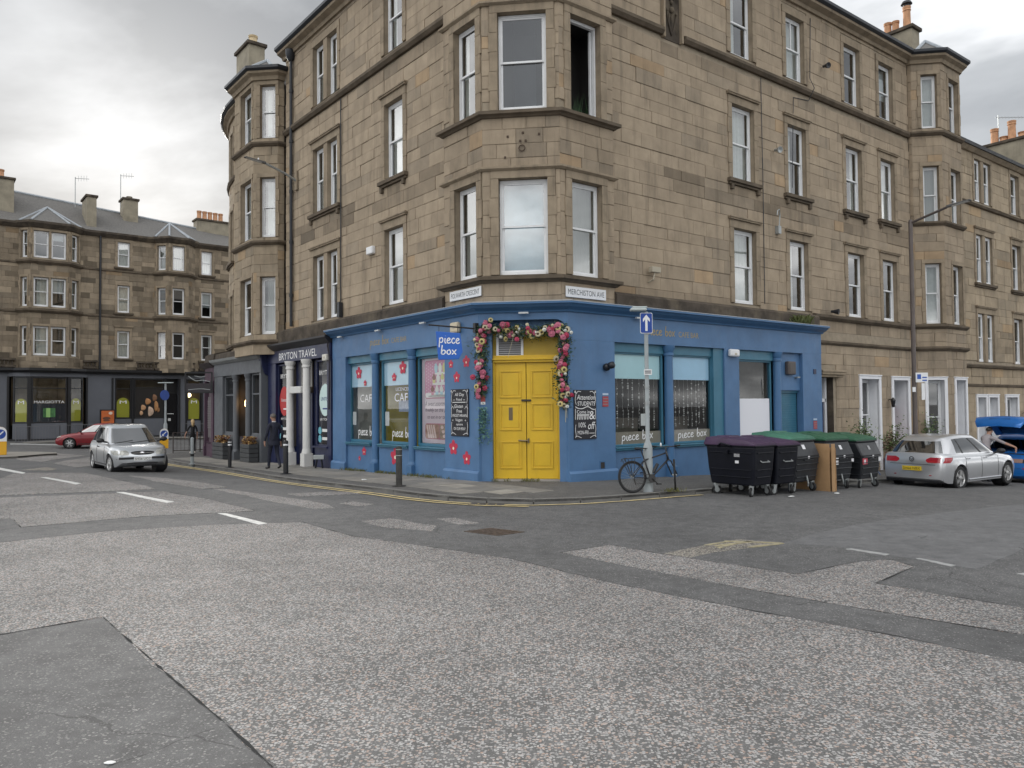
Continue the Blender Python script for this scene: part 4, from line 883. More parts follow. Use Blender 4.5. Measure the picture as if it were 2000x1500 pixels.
mb = MB(); mb.fbox(FR, 1.66, 1.78, -.215, -.207, 1.16, 1.3); mb.build('hygiene_sticker', mat('green_sticker', (.12, .4, .32), rough=.5), BC)
mb = MB(); mb.fbox(FR, 2.75, 2.95, -.215, -.207, 1.3, 1.62); mb.build('paper_notice', PAPER, BC)
mb = MB(); mb.fbox(FR, 5.64, 6.1, -.24, -.06, -.9, 3.479); mb.build('window_return', TEAL, BC)
for s in (3.73, 8.78): column(BC, FR, s, -.08, .135, zpave(*FR.xy(s)), 3.478, BLUE2, base=.36)
w = shopwin(BC, FR, 6.74, 8.6, .0, 3.2, -.2, TEAL, .06, mat('store_grey_room', (.16, .16, .15), rough=.9, var=.2), deep=.9)
mb = MB(); mb.fbox(FR, 6.75, 8.6, -.24, -.1, 3.2, 3.479); mb.build('transom_panel', TEAL, BC)
mb = MB(); mb.fbox(FR, 6.78, 8.5, -.19, -.18, .06, 2.02); mb.build('white_board', mat('white_board', (.76, .77, .82), rough=.6), BC)
mb = MB(); mb.fbox(FR, 6.7, 8.7, -.22, -.08, -.9, .05); mb.build('stall_riser', BLUE, BC)
mb = MB(); mb.fbox(FR, 8.95, 10.12, -.2, -.12, 2.28, 3.479); mb.build('door_board', BLUE, BC)
mb = MB(); mb.fbox(FR, 8.95, 10.12, -.3, -.2, 2.2, 2.28)
z = -.6
while z < 2.2: mb.fbox(FR, 8.97, 10.1, -.28, -.25, z, z+.066); mb.fbox(FR, 8.97, 10.1, -.3, -.27, z+.06, z+.08); z += .075
mb.build('roller_shutter', TEAL, BC, bevel=.006)
mb = MB(); mb.fbox(FR, 9.28, 9.7, -.12, .02, 2.78, 3.2); t = mb.build('wall_lantern', mat('brown_box', (.09, .075, .07), rough=.5), BC, bevel=.03)
mb = MB(); mb.fbox(FR, 9.34, 9.64, .02, .03, 2.84, 3.14); mb.build('lantern_panel', mat('dark_panel', (.05, .04, .035), rough=.3), t)
mb = MB(); mb.fbox(FR, 9.8, 9.95, -.12, .0, 2.68, 2.72); mb.build('bracket', STEEL, BC)
# corner doorway
mb = MB(); mb.fbox(FC, -.0, .33, -.3, -.06, -.6, 3.9); mb.fbox(FC, 1.99, CW, -.3, -.06, -.6, 3.9); mb.build('door_jamb', BLUE, BC)
mb = MB(); mb.fbox(FC, .1, CW-.1, -.4, -.3, 3.55, 4.1); mb.build('door_head_board', BLUE, BC)
mb = MB(); mb.fbox(FC, .33, 1.99, -.34, -.26, 3.12, 3.72); mb.build('overdoor_board', YELLOW2, BC)
v = MB(); v.fbox(FC, .42, 1.1, -.26, -.22, 3.06, 3.13); v.fbox(FC, .42, 1.1, -.26, -.22, 3.62, 3.68); v.fbox(FC, .42, .48, -.26, -.22, 3.13, 3.62); v.fbox(FC, 1.04, 1.1, -.26, -.22, 3.13, 3.62); vent = v.build('vent', WHITE, BC)
mb = MB(); mb.fbox(FC, .48, 1.04, -.262, -.255, 3.13, 3.62); mb.build('vent_back', DARKROOM, vent)
for k in range(9):
    z = 3.15+k*.053; mb = MB(); mb.hexa([FC.p(.48, -.225, z), FC.p(1.04, -.225, z), FC.p(1.04, -.25, z+.035), FC.p(.48, -.25, z+.035), FC.p(.48, -.222, z+.006), FC.p(1.04, -.222, z+.006), FC.p(1.04, -.247, z+.041), FC.p(.48, -.247, z+.041)]); mb.build('louvre', mat('grey_louvre', (.33, .33, .34), rough=.5), vent)
mb = MB(); mb.fbox(FC, .33, 1.99, -.34, -.18, 2.94, 3.0); mb.fbox(FC, .33, 1.99, -.34, -.14, 3.0, 3.05); mb.fbox(FC, .33, 1.99, -.34, -.2, 3.05, 3.12); mb.fbox(FC, .33, .38, -.34, -.2, -.05, 2.94); mb.fbox(FC, 1.94, 1.99, -.34, -.2, -.05, 2.94); mb.build('door_frame', YELLOW, BC, bevel=.008)
for j, (a, b) in enumerate(((.38, 1.155), (1.165, 1.94))):
    mb = MB(); mb.fbox(FC, a+.003, b-.003, -.3, -.25, .05, 2.935); d = mb.build('door', YELLOW, BC, bevel=.006)
    for c, e in ((.3, .98), (1.25, 1.92), (2.06, 2.74)):
        u, w_ = a+.12, b-.12; mb = MB(); t = .035
        for x0, x1, z0, z1 in ((u, w_, c, c+t), (u, w_, e-t, e), (u, u+t, c+t, e-t), (w_-t, w_, c+t, e-t)): mb.fbox(FC, x0, x1, -.25, -.226, z0, z1)
        mb.fbox(FC, u+.07, w_-.07, -.25, -.24, c+.07, e-.07); mb.build('panel_moulding', YELLOW, d, bevel=.008)
    if j == 0:
        mb = MB(); mb.fbox(FC, .72, .82, -.25, -.238, 1.5, 1.82); mb.build('letter_plate', BRASS, d)
mb = MB(); mb.fbox(FC, 1.04, 1.28, -.25, -.21, 1.97, 2.02); mb.build('hasp', mat('dark_iron', (.05, .045, .04), rough=.5, metal=.5), BC, bevel=.008)
mb = MB(); mb.tube([FC.p(.96, -.22, 1.0), FC.p(1.15, -.21, .99), FC.p(1.2, -.22, 1.0)], .022, 6); mb.fbox(FC, 1.19, 1.23, -.25, -.215, .94, 1.05); mb.build('door_bolt', BRASS, BC)
mb = MB(); mb.fbox(FC, .3, 2.02, -.36, -.1, -.3, .045); mb.build('threshold', mat('worn_step', (.3, .28, .25), rough=.85, var=.2), BC)
# gold fascia lettering
for fr, sc, fl, nm in ((FL, 4.5, -1, 'L'), (FR, 3.85, 1, 'R')):
    mb = MB(); put_script(mb, fr, 'piece box', sc-fl*.5, 3.72, .24, .004, 1.15, fl); mb.build('fascia_script', GOLD, BC); mb = MB(); put_text(mb, fr, 'CAFE BAR', sc+fl*.65, 3.72, .15, .004, .85, fl); mb.build('fascia_lettering', GOLD, BC)
# plates and small boxes on the blue walls
def boxthing(name, label, cat_, fr, s0, s1, o0, o1, z0, z1, m, bevel=.02, extra=None):
    t = thing(name, label, cat_, fr.p((s0+s1)/2, o0, z0)); mb = MB(); mb.fbox(fr, s0, s1, o0, o1, z0, z1); mb.build('casing', m, t, bevel=bevel)
    if extra: extra(t)
    return t
def alarm_face(fr, s, o, z):
    def f(t): mb = MB(); mb.fbox(fr, s-.05, s+.05, o, o+.008, z-.03, z+.03); mb.build('face_plate', mat('cream_plastic', (.5, .46, .38), rough=.5), t)
    return f
boxthing('alarm_box', 'cream alarm box behind the hanging cafe sign arm', 'alarm', FL, .72, 1.08, 0, .13, 3.74, 4.02, mat('cream_casing', (.6, .52, .38), rough=.5), .05, alarm_face(FL, .9, .13, 3.88))
boxthing('alarm_box', 'white alarm box on the blue pier beside the white-boarded window', 'alarm', FR, 6.22, 6.66, 0, .13, 3.25, 3.47, WHITE, .05, alarm_face(FR, 6.45, .13, 3.33))
boxthing('alarm_box', 'white alarm box at the junction of navy and blue shopfronts', 'alarm', FL, 8.3, 8.62, .05, .17, 3.42, 3.64, mat('off_white_casing', (.62, .6, .54), rough=.5), .03, alarm_face(FL, 8.45, .17, 3.53))
for s, z, lab in ((1.24, 1.95, 'small red smoking notice beside the students chalkboard'), (10.75, 1.15, 'small red notice on the last blue pier above the bins')):
    t = thing('wall_notice', lab, 'sign', FR.p(s, 0, z)); mb = MB(); mb.fbox(FR, s-.1, s+.1, .002, .012, z-.13, z+.13); mb.build('plate', mat('notice_red', (.35, .05, .06), rough=.5), t)
    mb = MB()
    for k in range(3): mb.fbox(FR, s-.08, s+.08, .012, .014, z-.08+k*.07, z-.06+k*.07)
    mb.build('print', LETTERG, t); mb = MB(); mb.fbox(FR, s-.1, s+.1, .002, .012, z+.16, z+.21); mb.build('strip', mat('pale_strip', (.45, .55, .68), rough=.5), t)
t = thing('dome_camera', 'black dome camera on the blue pier right of the door', 'camera', FR.p(1.25, 0, 2.8)); mb = MB(); mb.ball(FR.p(1.25, .06, 2.82), .1, 12, 8); mb.lathe([(.05, 0), (.09, .12), (.085, .2)], 12, M=Matrix.Translation(FR.p(1.25, .06, 2.84))@Vector((.7, -.6, .15)).to_track_quat('Z', 'Y').to_matrix().to_4x4()); mb.build('dome', BLACKPL, t, smooth=True)
mb = MB(); mb.fbox(FR, 1.02, 1.02+.2, -.02, .006, .22, .26); mb.fbox(FR, 1.02, 1.22, -.02, .006, .42, .45); mb.fbox(FR, 1.02, 1.05, -.02, .006, .26, .42); mb.fbox(FR, 1.19, 1.22, -.02, .006, .26, .42); mb.build('vent_hole', BLUE2, BC); mb = MB(); mb.fbox(FR, 1.05, 1.19, -.02, .003, .26, .42); mb.build('vent_dark', DARKROOM, BC)
mb = MB(); mb.fbox(FR, 10.7, 10.85, .0, .02, 2.82, 2.98); mb.build('number_plate', NAVY, BC)
# chalkboards
def chalkboard(label, fr, s0, s1, z0, z1, fl, kind):
    t = thing('chalkboard', label, 'chalkboard', fr.p((s0+s1)/2, 0, z0)); o = .03; mb = MB(); mb.fbox(fr, s0, s1, .002, o, z0, z1); mb.build('board', CHALKB, t, bevel=.006)
    k = MB(); c = (s0+s1)/2; w = s1-s0; h = z1-z0; oo = o+.003; X = lambda u: c+fl*w*(u-.5); Z = lambda v: z0+h*v
    def S(pts, wd=.012): put_stroke(k, fr, [(X(a), Z(b)) for a, b in pts], wd, oo)
    def T(s, u, v, hh, ww, sl=0): put_text(k, fr, s, X(u), Z(v), h*hh, oo, w*ww, fl, slant=sl)
    for m in (0, 1):
        f = (lambda a: a) if m == 0 else (lambda a: 1-a)
        S([(f(.3), .96), (f(.18), .97), (f(.09), .93), (f(.05), .98), (f(.02), .95), (f(.08), .93), (f(.04), .8), (f(.09), .7)]); S([(f(.05), .62), (f(.04), .4)]); S([(f(.06), .3), (f(.04), .2), (f(.07), .08), (f(.03), .04), (f(.12), .07), (f(.3), .03)])
    if kind == 0:
        T('All Day', .5, .83, .09, .52, .15); T('Food', .48, .755, .055, .32, .15); S([(.12, .72), (.86, .72)], .016); S([(.15, .77), (.25, .77)], .01); S([(.72, .77), (.82, .77)], .01)
        T('Gluten', .45, .6, .075, .5, .15); T('Free', .5, .5, .07, .3); T('VEGETARIAN', .5, .41, .06, .84); T('Vegan', .46, .3, .075, .4, .1); T('+', .12, .32, .035, .08); T('+', .84, .32, .035, .08); T('options', .5, .215, .06, .38); T('ON OUR MENU!', .5, .13, .06, .66)
        for m in (0, 1):
            f = (lambda a: a) if m == 0 else (lambda a: 1-a)
            S([(f(.05), .68), (f(.07), .62), (f(.0)+.02*(1-2*m), .58), (f(.12), .63), (f(.2), .575)])
    else:
        T('Attention', .52, .8, .1, .82, .2); T('STUDENTS', .54, .68, .085, .78); S([(.05, .66), (.15, .63), (.35, .62), (.6, .66), (.8, .61), (.92, .6)], .018); T('Come in', .4, .52, .07, .58); S([(.12, .5), (.68, .5)], .012); [S([(.14+.06*q, .48), (.13+.06*q+.02*(q % 2), .4)], .016) for q in range(9)]; S([(.12, .485), (.66, .485)], .01)
        T('&', .8, .4, .17, .26); T('10%', .35, .24, .1, .32); T('off', .74, .2, .15, .3, .2); T('MON-FRI', .38, .1, .075, .48); S([(.66, .12), (.9, .12)], .012)
    k.build('chalk_lettering', LETTERW, t)
chalkboard('narrow chalkboard advertising all day food and vegan options', FL, .4, 1.18, 1.1, 2.3, -1, 0)
chalkboard('chalkboard addressed to students offering ten percent off', FR, .16, .9, 1.02, 2.24, 1, 1)
# hanging sign
HS = thing('hanging_sign', 'blue hanging sign reading piece box on a black arm', 'sign', FL.p(.3, 0, 3.7))
FH = Fr(FL.xy(.55, .28), (.985, -.17), (-.17, -.985))
mb = MB(); a0 = FL.p(.02, .05, 3.78); mb.tube([a0, (a0[0]-1.15, a0[1]-.25, 3.86)], .022, 6); mb.fbox(FL, -.02, .08, 0, .1, 3.68, 3.92); mb.build('arm', BLACKP, HS)
bx_, by_ = a0[0]-.62, a0[1]-.18
FH = Fr((bx_, by_), (.985, .17), (.17, -.985))
tilt = [(-.33, 3.02), (.28, 3.1), (.25, 3.62), (-.38, 3.72)]
mb = MB(); mb.fprism(FH, [(-.3, 3.0), (.2, 3.02), (.3, 3.2), (.24, 3.66), (-.36, 3.7)], -.02, .02); mb.build('board', mat('bright_blue_sign', (.02, .12, .5), rough=.35), HS, bevel=.01)
mb = MB(); put_script(mb, FH, 'piece', -.03, 3.4, .22, .024, .52, 1, .06, -.03); put_script(mb, FH, 'box', -.05, 3.13, .2, .024, .4, 1, .06, -.02); mb.build('lettering', LETTERW, HS)
mb = MB()
for s in (-.28, .18): mb.tube([FH.p(s, 0, 3.66), FH.p(s, 0, 3.85)], .008, 5)
mb.build('hanger', BLACKP, HS)
# ------------------------------------------------------------------ navy travel agent
NB = thing('travel_shopfront', 'navy travel agency shopfront with white columns reading BRYTON TRAVEL', 'shopfront', FL.p(11, 0, -.2))
zb = -.9; o = .04
for a, b in ((8.2, 8.5), (12.95, 13.72)): mb = MB(); mb.fbox(FL, a, b, -.3, o, zb, 3.55); mb.build('pier', NAVY, NB, bevel=.01)
mb = MB(); mb.fbox(FL, 8.2, 13.72, -.3, o+.02, 3.55, 4.02); mb.build('fascia', NAVY, NB, bevel=.01)
mb = MB(); mb.mould([FL.xy(13.9), FL.xy(8.2)], [(-.3, 4.02), (.1, 4.02), (.22, 4.14), (.26, 4.2), (.26, 4.26), (-.3, 4.3)]); mb.build('cornice', mat('black_brown_paint', (.02, .019, .022), rough=.5), NB)
mb = MB(); put_text(mb, FL, 'BRYTON TRAVEL', 10.9, 3.64, .26, o+.026, 3.3, -1); mb.build('fascia_lettering', LETTERW, NB)
mb = MB(); k = Fr(FL.xy(13.72), FL.n, FL.d); mb.fprism(k, [(0, 3.1), (.16, 3.2), (.28, 3.55), (.34, 3.95), (.42, 4.3), (.42, 4.42), (0, 4.42)], 0, .28); mb.build('console_bracket', NAVY, NB, bevel=.02)
for j, (a, b) in enumerate(((8.5, 9.55), (11.9, 12.95))):
    w = shopwin(NB, FL, a, b, .55, 3.5, -.1, NAVY, .06, MIDROOM, deep=1.2)
    mb = MB(); mb.fbox(FL, a, b, -.2, .0, zb, .5); mb.build('stall_riser', NAVY, NB); mb = MB(); mb.fbox(FL, a-.04, b+.04, -.2, .08, .5, .56); mb.build('window_sill', NAVY, NB)
    c = (a+b)/2; mb = MB(); put_text(mb, FL, 'BRYTON', c-.15, 2.98, .15, -.092, 1.0, -1); mb.build('window_lettering', LETTERW, w); mb = MB(); put_text(mb, FL, 'BRYTON', c, 1.42, .08, -.092, .6, -1); mb.build('window_lettering', LETTERW, w)
    mb = MB(); disc(mb, FL, c+(-.1 if j == 0 else .0), 2.12, .44, .55, -.09, 24); mb.build('oval_sticker', mat('mint_sticker', (.55, .7, .68), rough=.5) if j == 0 else mat('red_sticker', (.45, .03, .03), rough=.5), w)
    mb = MB(); put_text(mb, FL, 'UNITED' if j == 0 else 'Emirates', c-.1+(.05 if j else 0), 2.1, .12, -.086, .62, -1); mb.fbox(FL, c-.3, c+.08, -.087, -.086, 1.8, 1.85)
    mb.build('sticker_lettering', mat('navy_ink', (.03, .05, .2), rough=.5) if j == 0 else LETTERW, w)
    mb = MB()
    for z in (.8, 1.08): disc(mb, FL, c+.3, z, .13, .13, -.088, 12)
    mb.build('round_sticker', mat('cyan_sticker', (.15, .45, .55), rough=.4), w); mb = MB()
    for z in (.76, 1.04): mb.fbox(FL, c-.4, c+.12, -.09, -.087, z, z+.1)
    mb.build('paper_notice', PAPER, w)
for s in (9.95, 11.38): column(NB, FL, s, .12, .14, zpave(*FL.xy(s))-.02, 3.55, mat('white_column_paint', (.68, .67, .65), rough=.5, var=.06), base=.6)
mb = MB(); mb.fbox(FL, 10.2, 11.15, .0, .25, 2.38, 2.62); mb.build('shutter_box', mat('pale_casing', (.62, .62, .6), rough=.5), NB, bevel=.02)
mb = MB(); mb.fbox(FL, 10.2, 11.15, -.26, -.2, -.3, 2.38); d = mb.build('door', NAVY, NB); mb = MB(); mb.fbox(FL, 10.34, 11.0, -.2, -.19, .8, 2.3); mb.build('door_pane', mat('dark_brown_glass', (.05, .04, .03), rough=.12), d)
mb = MB(); mb.fbox(FL, 10.2, 11.15, -.26, -.2, 2.4, 3.55); mb.build('fanlight', mat('dark_brown_glass', rough=.12), NB)
mb = MB(); mb.fbox(FL, 9.55, 11.9, -.5, -.27, -.9, 3.55); mb.build('lobby_wall', NAVY, NB)
mb = MB(); mb.tube([FL.p(8.25, .1, 4.2), FL.p(8.32, .1, 3.9), FL.p(8.2, .09, 3.5), FL.p(8.22, .09, 2.4), FL.p(8.25, .09, 1.8)], .03, 6); mb.build('downpipe', mat('dark_pipe', (.03, .025, .035), rough=.6), NB)
# ------------------------------------------------------------------ grey restaurant
GS = thing('restaurant_shopfront', 'grey painted restaurant shopfront with slim columns and slatted planters', 'shopfront', FL.p(16.5, .3, -.25)); FG = offset(FL, .28)
for a, b in ((13.8, 14.0), (18.3, 19.4)): mb = MB(); mb.fbox(FG, a, b, -.5, 0, zb, 3.25); mb.build('pier', GREYP, GS, bevel=.01)
mb = MB(); mb.fbox(FG, 13.8, 19.4, -.6, .02, 3.25, 3.78); mb.build('fascia', GREYP, GS, bevel=.01)
mb = MB(); mb.mould([FG.xy(19.4), FG.xy(13.8)], [(-.6, 3.78), (.06, 3.78), (.2, 3.88), (.24, 3.98), (-.6, 4.05)]); mb.build('cornice', mat('pale_grey_paint', (.26, .27, .27), rough=.5, var=.15), GS)
mb = MB(); mb.mould([FG.xy(19.4), FG.xy(13.8)], [(-.6, 4.04), (-.02, 4.0), (-.05, 4.25), (-.6, 4.4)]); mb.build('blocking_course', SOOT, GS)
for a, b in ((14.0, 15.1), (17.0, 18.3)):
    shopwin(GS, FG, a, b, .8, 3.25, -.15, GREYP, .08, MIDROOM, deep=1.0, transom=2.4); mb = MB(); mb.fbox(FG, a, b, -.3, -.08, zb, .8); mb.build('stall_riser', GREYP, GS)
for s in (15.3, 16.75): column(GS, FG, s, -.06, .13, zpave(*FG.xy(s)), 3.25, GREYP, base=.4)
mb = MB(); mb.fbox(FG, 15.5, 16.55, -.6, -.52, zb, 3.25); mb.build('doorway', DARKROOM, GS)
mb = MB(); mb.fbox(FG, 15.52, 16.1, -.42, -.36, -.3, 2.3); mb.build('door', mat('dark_grey_door', (.035, .038, .042), rough=.4), GS)
t = thing('filament_lamp', 'glowing warm filament lamp hanging inside the restaurant doorway', 'lamp', FG.p(16.25, -.3, 1.9)); mb = MB(); p = FG.p(16.25, -.3, 0); mb.lathe([(.02, 2.25), (.05, 2.15), (.06, 2.0), (.03, 1.92)], 10, cx=p[0], cy=p[1]); mb.build('bulb', mat('warm_bulb', (.9, .6, .3), emit=((1, .55, .2), 6)), t, smooth=True); mb = MB(); mb.tube([(p[0], p[1], 2.25), (p[0], p[1], 3.25)], .008, 5); mb.build('flex', BLACKP, t)
def planter(label, a, b, seed):
    z0 = min(zpave(*FG.xy(a, .3)), zpave(*FG.xy(b, .3))); t = thing('planter', label, 'planter', FG.p((a+b)/2, .3, z0)); 
    for k in range(4):
        mb = MB(); mb.fbox(FG, a, b, .02, .4, z0+.02+k*.175, z0+.18+k*.175); mb.build('slat', mat('dark_planter_slat', (.05, .053, .056), rough=.6, var=.2), t, bevel=.012)
    mb = MB(); rg = random.Random(seed)
    for k in range(420):
        x, oo, z = rg.uniform(a+.04, b-.04), rg.uniform(.04, .38), z0+.72+rg.random()**1.5*.28; s = rg.uniform(.025, .05); an = rg.uniform(0, 6.28); mb.cur = rg.choice((0, 0, 1, 2))
        c = Vector(FG.p(x, oo, z)); u = Vector((math.cos(an), math.sin(an), rg.uniform(-.6, .6)))*s; v = Vector((-math.sin(an), math.cos(an), rg.uniform(-.2, .9)))*s; mb.add([c-u, c+v, c+u, c-v], [(0, 1, 2, 3)])
    o_ = mb.build('plants', [mat('ochre_leaf', (.3, .17, .05), rough=.7), mat('dark_red_leaf', (.1, .025, .02), rough=.7), mat('tan_leaf', (.38, .26, .12), rough=.7)], t, kind='stuff')
planter('slatted grey planter with autumn plants next to the navy shop', 14.0, 15.0, 3); planter('slatted grey planter with autumn plants next to the purple shop', 17.05, 18.4, 4)
# ------------------------------------------------------------------ purple corner shop, rounded
PS = thing('purple_shopfront', 'plum painted rounded shopfront with louvred shutter', 'shopfront', FL.p(20.3, .3, -.35))
pa = [FG.xy(19.42+8.6*math.sin(a), -8.6*(1-math.cos(a))) for a in np.linspace(0, math.radians(70), 11)]; pp = pa[::-1]
mb = MB(); mb.mould(pp, [(-.4, 3.1), (.02, 3.1), (.02, 3.7), (-.4, 3.7)]); mb.build('fascia', PURPLE, PS)
mb = MB(); mb.mould(pp, [(-.5, 3.7), (.06, 3.7), (.2, 3.82), (.28, 3.9), (-.5, 4.0)]); mb.build('cornice', mat('brown_cornice', (.055, .042, .042), rough=.6), PS)
mb = MB(); mb.mould(pp, [(-.8, 3.98), (.05, 3.95), (0, 4.3), (-.8, 4.5)]); mb.build('blocking_course', SOOT, PS)
mb = MB(); mb.mould(pp, [(-.4, -1.0), (-.12, -1.0), (-.12, 3.1), (-.4, 3.1)]); mb.build('back_wall', mat('plum_panel_paint', (.09, .06, .075), rough=.55, var=.15), PS)
mb = MB(); mb.mould(pp, [(-.2, -1.0), (.0, -1.0), (.0, .3), (.04, .34), (-.2, .36)]); mb.build('stall_riser', PURPLE, PS)
for s, w_ in ((.0, .28), (1.75, .3), (2.75, .3), (4.6, .3)):
    th = s/8.6; th2 = (s+w_)/8.6; fr, w = fmid(FG.xy(19.42+8.6*math.sin(th2), -8.6*(1-math.cos(th2))), FG.xy(19.42+8.6*math.sin(th), -8.6*(1-math.cos(th)))); mb = MB(); mb.fbox(fr, 0, w, -.2, .05, -1, 3.1); mb.fbox(fr, -.03, w+.03, -.2, .09, -1, .15); mb.build('pilaster', PURPLE, PS, bevel=.01)
th, th2 = .35/8.6, 1.65/8.6; fr, w = fmid(FG.xy(19.42+8.6*math.sin(th2), -8.6*(1-math.cos(th2))), FG.xy(19.42+8.6*math.sin(th), -8.6*(1-math.cos(th)))); mb = MB(); mb.fbox(fr, .1, w-.1, -.12, -.07, .55, 2.4); sh = mb.build('shutter', mat('shutter_grey', (.12, .105, .11), rough=.5), PS)
for k in range(16): mb = MB(); z = .98+k*.08; mb.fbox(fr, .16, w-.16, -.07, -.04, z, z+.05); mb.build('louvre', mat('louvre_grey', (.17, .155, .16), rough=.5), sh)
t = thing('hanging_sign', 'dark framed projecting sign on the purple shop corner', 'sign', FG.p(19.6, .5, 2.9)); q = Fr(FG.xy(19.45, .05), FG.n, FG.d); mb = MB()
q = Fr(FG.xy(19.3, .1), (-.97, -.24), (.24, -.97))
for a, b, c, d in ((0, 1.15, 3.42, 3.48), (0, 1.15, 2.55, 2.61), (0, .06, 2.61, 3.42), (1.09, 1.15, 2.61, 3.42)): mb.fbox(q, a, b, -.03, .03, c, d)
mb.build('frame', BLACKP, t); mb = MB(); mb.fbox(q, .06, 1.09, -.012, .012, 2.61, 2.98); mb.build('board', mat('dark_sign_board', (.03, .025, .03), rough=.5), t); mb = MB()
put_stroke(mb, q, [(.1, 3.05), (.4, 3.12), (.7, 3.1), (1.0, 3.3)], .03, .013); put_stroke(mb, q, [(.1, 2.7), (.5, 2.74), (1.0, 2.7)], .025, .014); put_stroke(mb, q, [(.3, 3.3), (.5, 3.26), (.75, 3.31)], .025, .013); mb.build('scrollwork', STEEL, t)
# ------------------------------------------------------------------ far grocery
MG = thing('grocery_shopfront', 'dark grey grocery shopfront reading MARGIOTTA with lime window banners', 'shopfront', FM.p(6, .1, -.2)); FQ = offset(FM, .12)
mb = MB(); mb.mould([FM.xy(-6, .3), FM.xy(.7, .3), FM.xy(1.5, .95), FM.xy(3.8, .95), FM.xy(4.8, .3), FM.xy(14.5, .3)], [(-.8, 4.36), (.05, 4.36), (.2, 4.5), (.2, 4.66), (-.8, 4.72)]); mb.build('cornice', BLACKP, MG)
mb = MB(); bw = [FM.xy(-6, .12), FM.xy(.35, .12), FM.xy(1.5, .8), FM.xy(3.8, .8), FM.xy(5.0, .12), FM.xy(14.5, .12)]; mb.mould(bw, [(-.6, 4.1), (0, 4.1), (0, 4.36), (-.6, 4.36)]); mb.build('fascia', MGREY, MG)
mb = MB(); mb.mould(bw, [(-.6, -.9), (-.02, -.9), (-.02, .0), (.06, .02), (.06, -.9)] if 0 else [(-.6, -.9), (.05, -.9), (.05, -.02), (-.6, .0)]); mb.build('base_course', BLACKP, MG)
for a, b in ((-6, .35), (5.0, 6.7), (11.0, 11.55), (12.6, 14.5)): mb = MB(); mb.fbox(FQ, a, b, -.5, 0, -.9, 4.1); mb.build('pier', MGREY, MG)
LIME = mat('lime_banner', (.4, .39, .03), rough=.6); SHOPROOM = mat('shop_tan_room', (.16, .12, .07), rough=.8, var=.4, vscale=1.5)
def mwin(fr, a, b, z0, z1, banner=False, riser=True, tr=3.3):
    w = shopwin(MG, fr, a, b, z0, z1, -.08, BLACKP, .1, SHOPROOM, deep=.9, transom=tr)
    if riser: mb = MB(); mb.fbox(fr, a, b, -.2, -.03, -.9, z0); mb.build('stall_riser', MGREY, MG)
    if banner:
        c = (a+b)/2; r = (b-a)/2-.14; mb = MB(); mb.fprism(fr, [(c-r, z0+.12), (c+r, z0+.12), (c+r, 2.3)]+[(c+r*math.cos(t), 2.3+r*math.sin(t)) for t in np.linspace(.2, math.pi-.2, 8)]+[(c-r, 2.3)], -.1, -.09); mb.build('banner', LIME, w); mb = MB(); put_text(mb, fr, 'M', c, 2.28, .22, -.074, r*1.1); mb.build('banner_letter', LETTERW, w)
    return w
f1, w1 = fmid(FM.xy(.45, .16), FM.xy(1.5, .78)); f2, w2 = fmid(FM.xy(1.5, .78), FM.xy(3.8, .78)); f3, w3 = fmid(FM.xy(3.8, .78), FM.xy(4.9, .16))
mwin(f1, .2, w1-.05, 1.0, 4.08, True); wc = mwin(f2, .12, w2-.12, 1.0, 4.08); mwin(f3, .05, w3-.2, 1.0, 4.08, True)
mb = MB(); mb.fbox(f2, .22, w2-.22, -.1, -.085, 1.1, 2.3); mb.build('dark_film', mat('dark_film', (.02, .024, .03), rough=.4), wc); mb = MB(); put_text(mb, f2, 'MARGIOTTA', w2/2, 2.33, .17, -.074, 1.75); mb.build('window_lettering', LETTERW, wc)
mb = MB(); mb.fbox(f2, w2/2-.35, w2/2+.35, -.083, -.08, 1.4, 2.0); mb.build('green_poster', mat('green_poster', (.07, .2, .07), rough=.5, var=.4, vscale=4), wc)
mb = MB(); mb.fbox(f2, w2/2-.18, w2/2+.06, -.078, -.076, 1.4, 2.0); mb.build('poster_stripe', mat('lime_stripe', (.25, .45, .15), rough=.5), wc)
mwin(FQ, 6.7, 7.8, 1.2, 4.08, True); wb = mwin(FQ, 7.95, 10.0, 1.2, 4.08, tr=3.4); mwin(FQ, 11.55, 12.6, 1.0, 4.08, True)
mb = MB(); mb.fbox(FQ, 8.05, 9.9, -.1, -.085, 1.3, 3.38); mb.build('bread_poster', mat('dark_poster', (.02, .015, .014), rough=.5), wb)
for k, (x, z, a, b, c) in enumerate(((8.95, 1.75, .38, .34, (.5, .36, .27)), (8.75, 2.4, .36, .22, (.42, .2, .08)), (9.45, 2.1, .25, .38, (.4, .2, .08)), (8.4, 2.0, .32, .2, (.45, .25, .13)), (9.3, 2.65, .3, .24, (.2, .1, .05)), (8.3, 1.65, .2, .16, (.5, .3, .17)), (9.65, 1.85, .16, .18, (.35, .18, .08)))):
    mb = MB(); n = 8
    mb.ball(FQ.p(8.95+(x-8.95)*.85, -.1, 2.1+(z-2.1)*1.1), 1, 14, 8, (a*.95, .05, b*1.05)); mb.build('loaf_print', mat('loaf_%d' % k, c, rough=.7, var=.3, vscale=4), wb, smooth=True)
mb = MB(); mb.fbox(FQ, 10.0, 11.0, -.5, -.4, -.9, 4.1); mb.build('door_recess', BLACKP, MG); mb = MB(); mb.fbox(FQ, 10.15, 10.9, -.35, -.3, -.3, 3.0); d = mb.build('door', mat('black_glass_door', (.012, .012, .014), rough=.15), MG); mb = MB(); mb.fbox(FQ, 10.3, 10.5, -.3, -.295, 1.0, 1.2); mb.fbox(FQ, 10.25, 10.7, -.3, -.295, 1.5, 1.55); mb.build('door_sticker', PAPER, d)
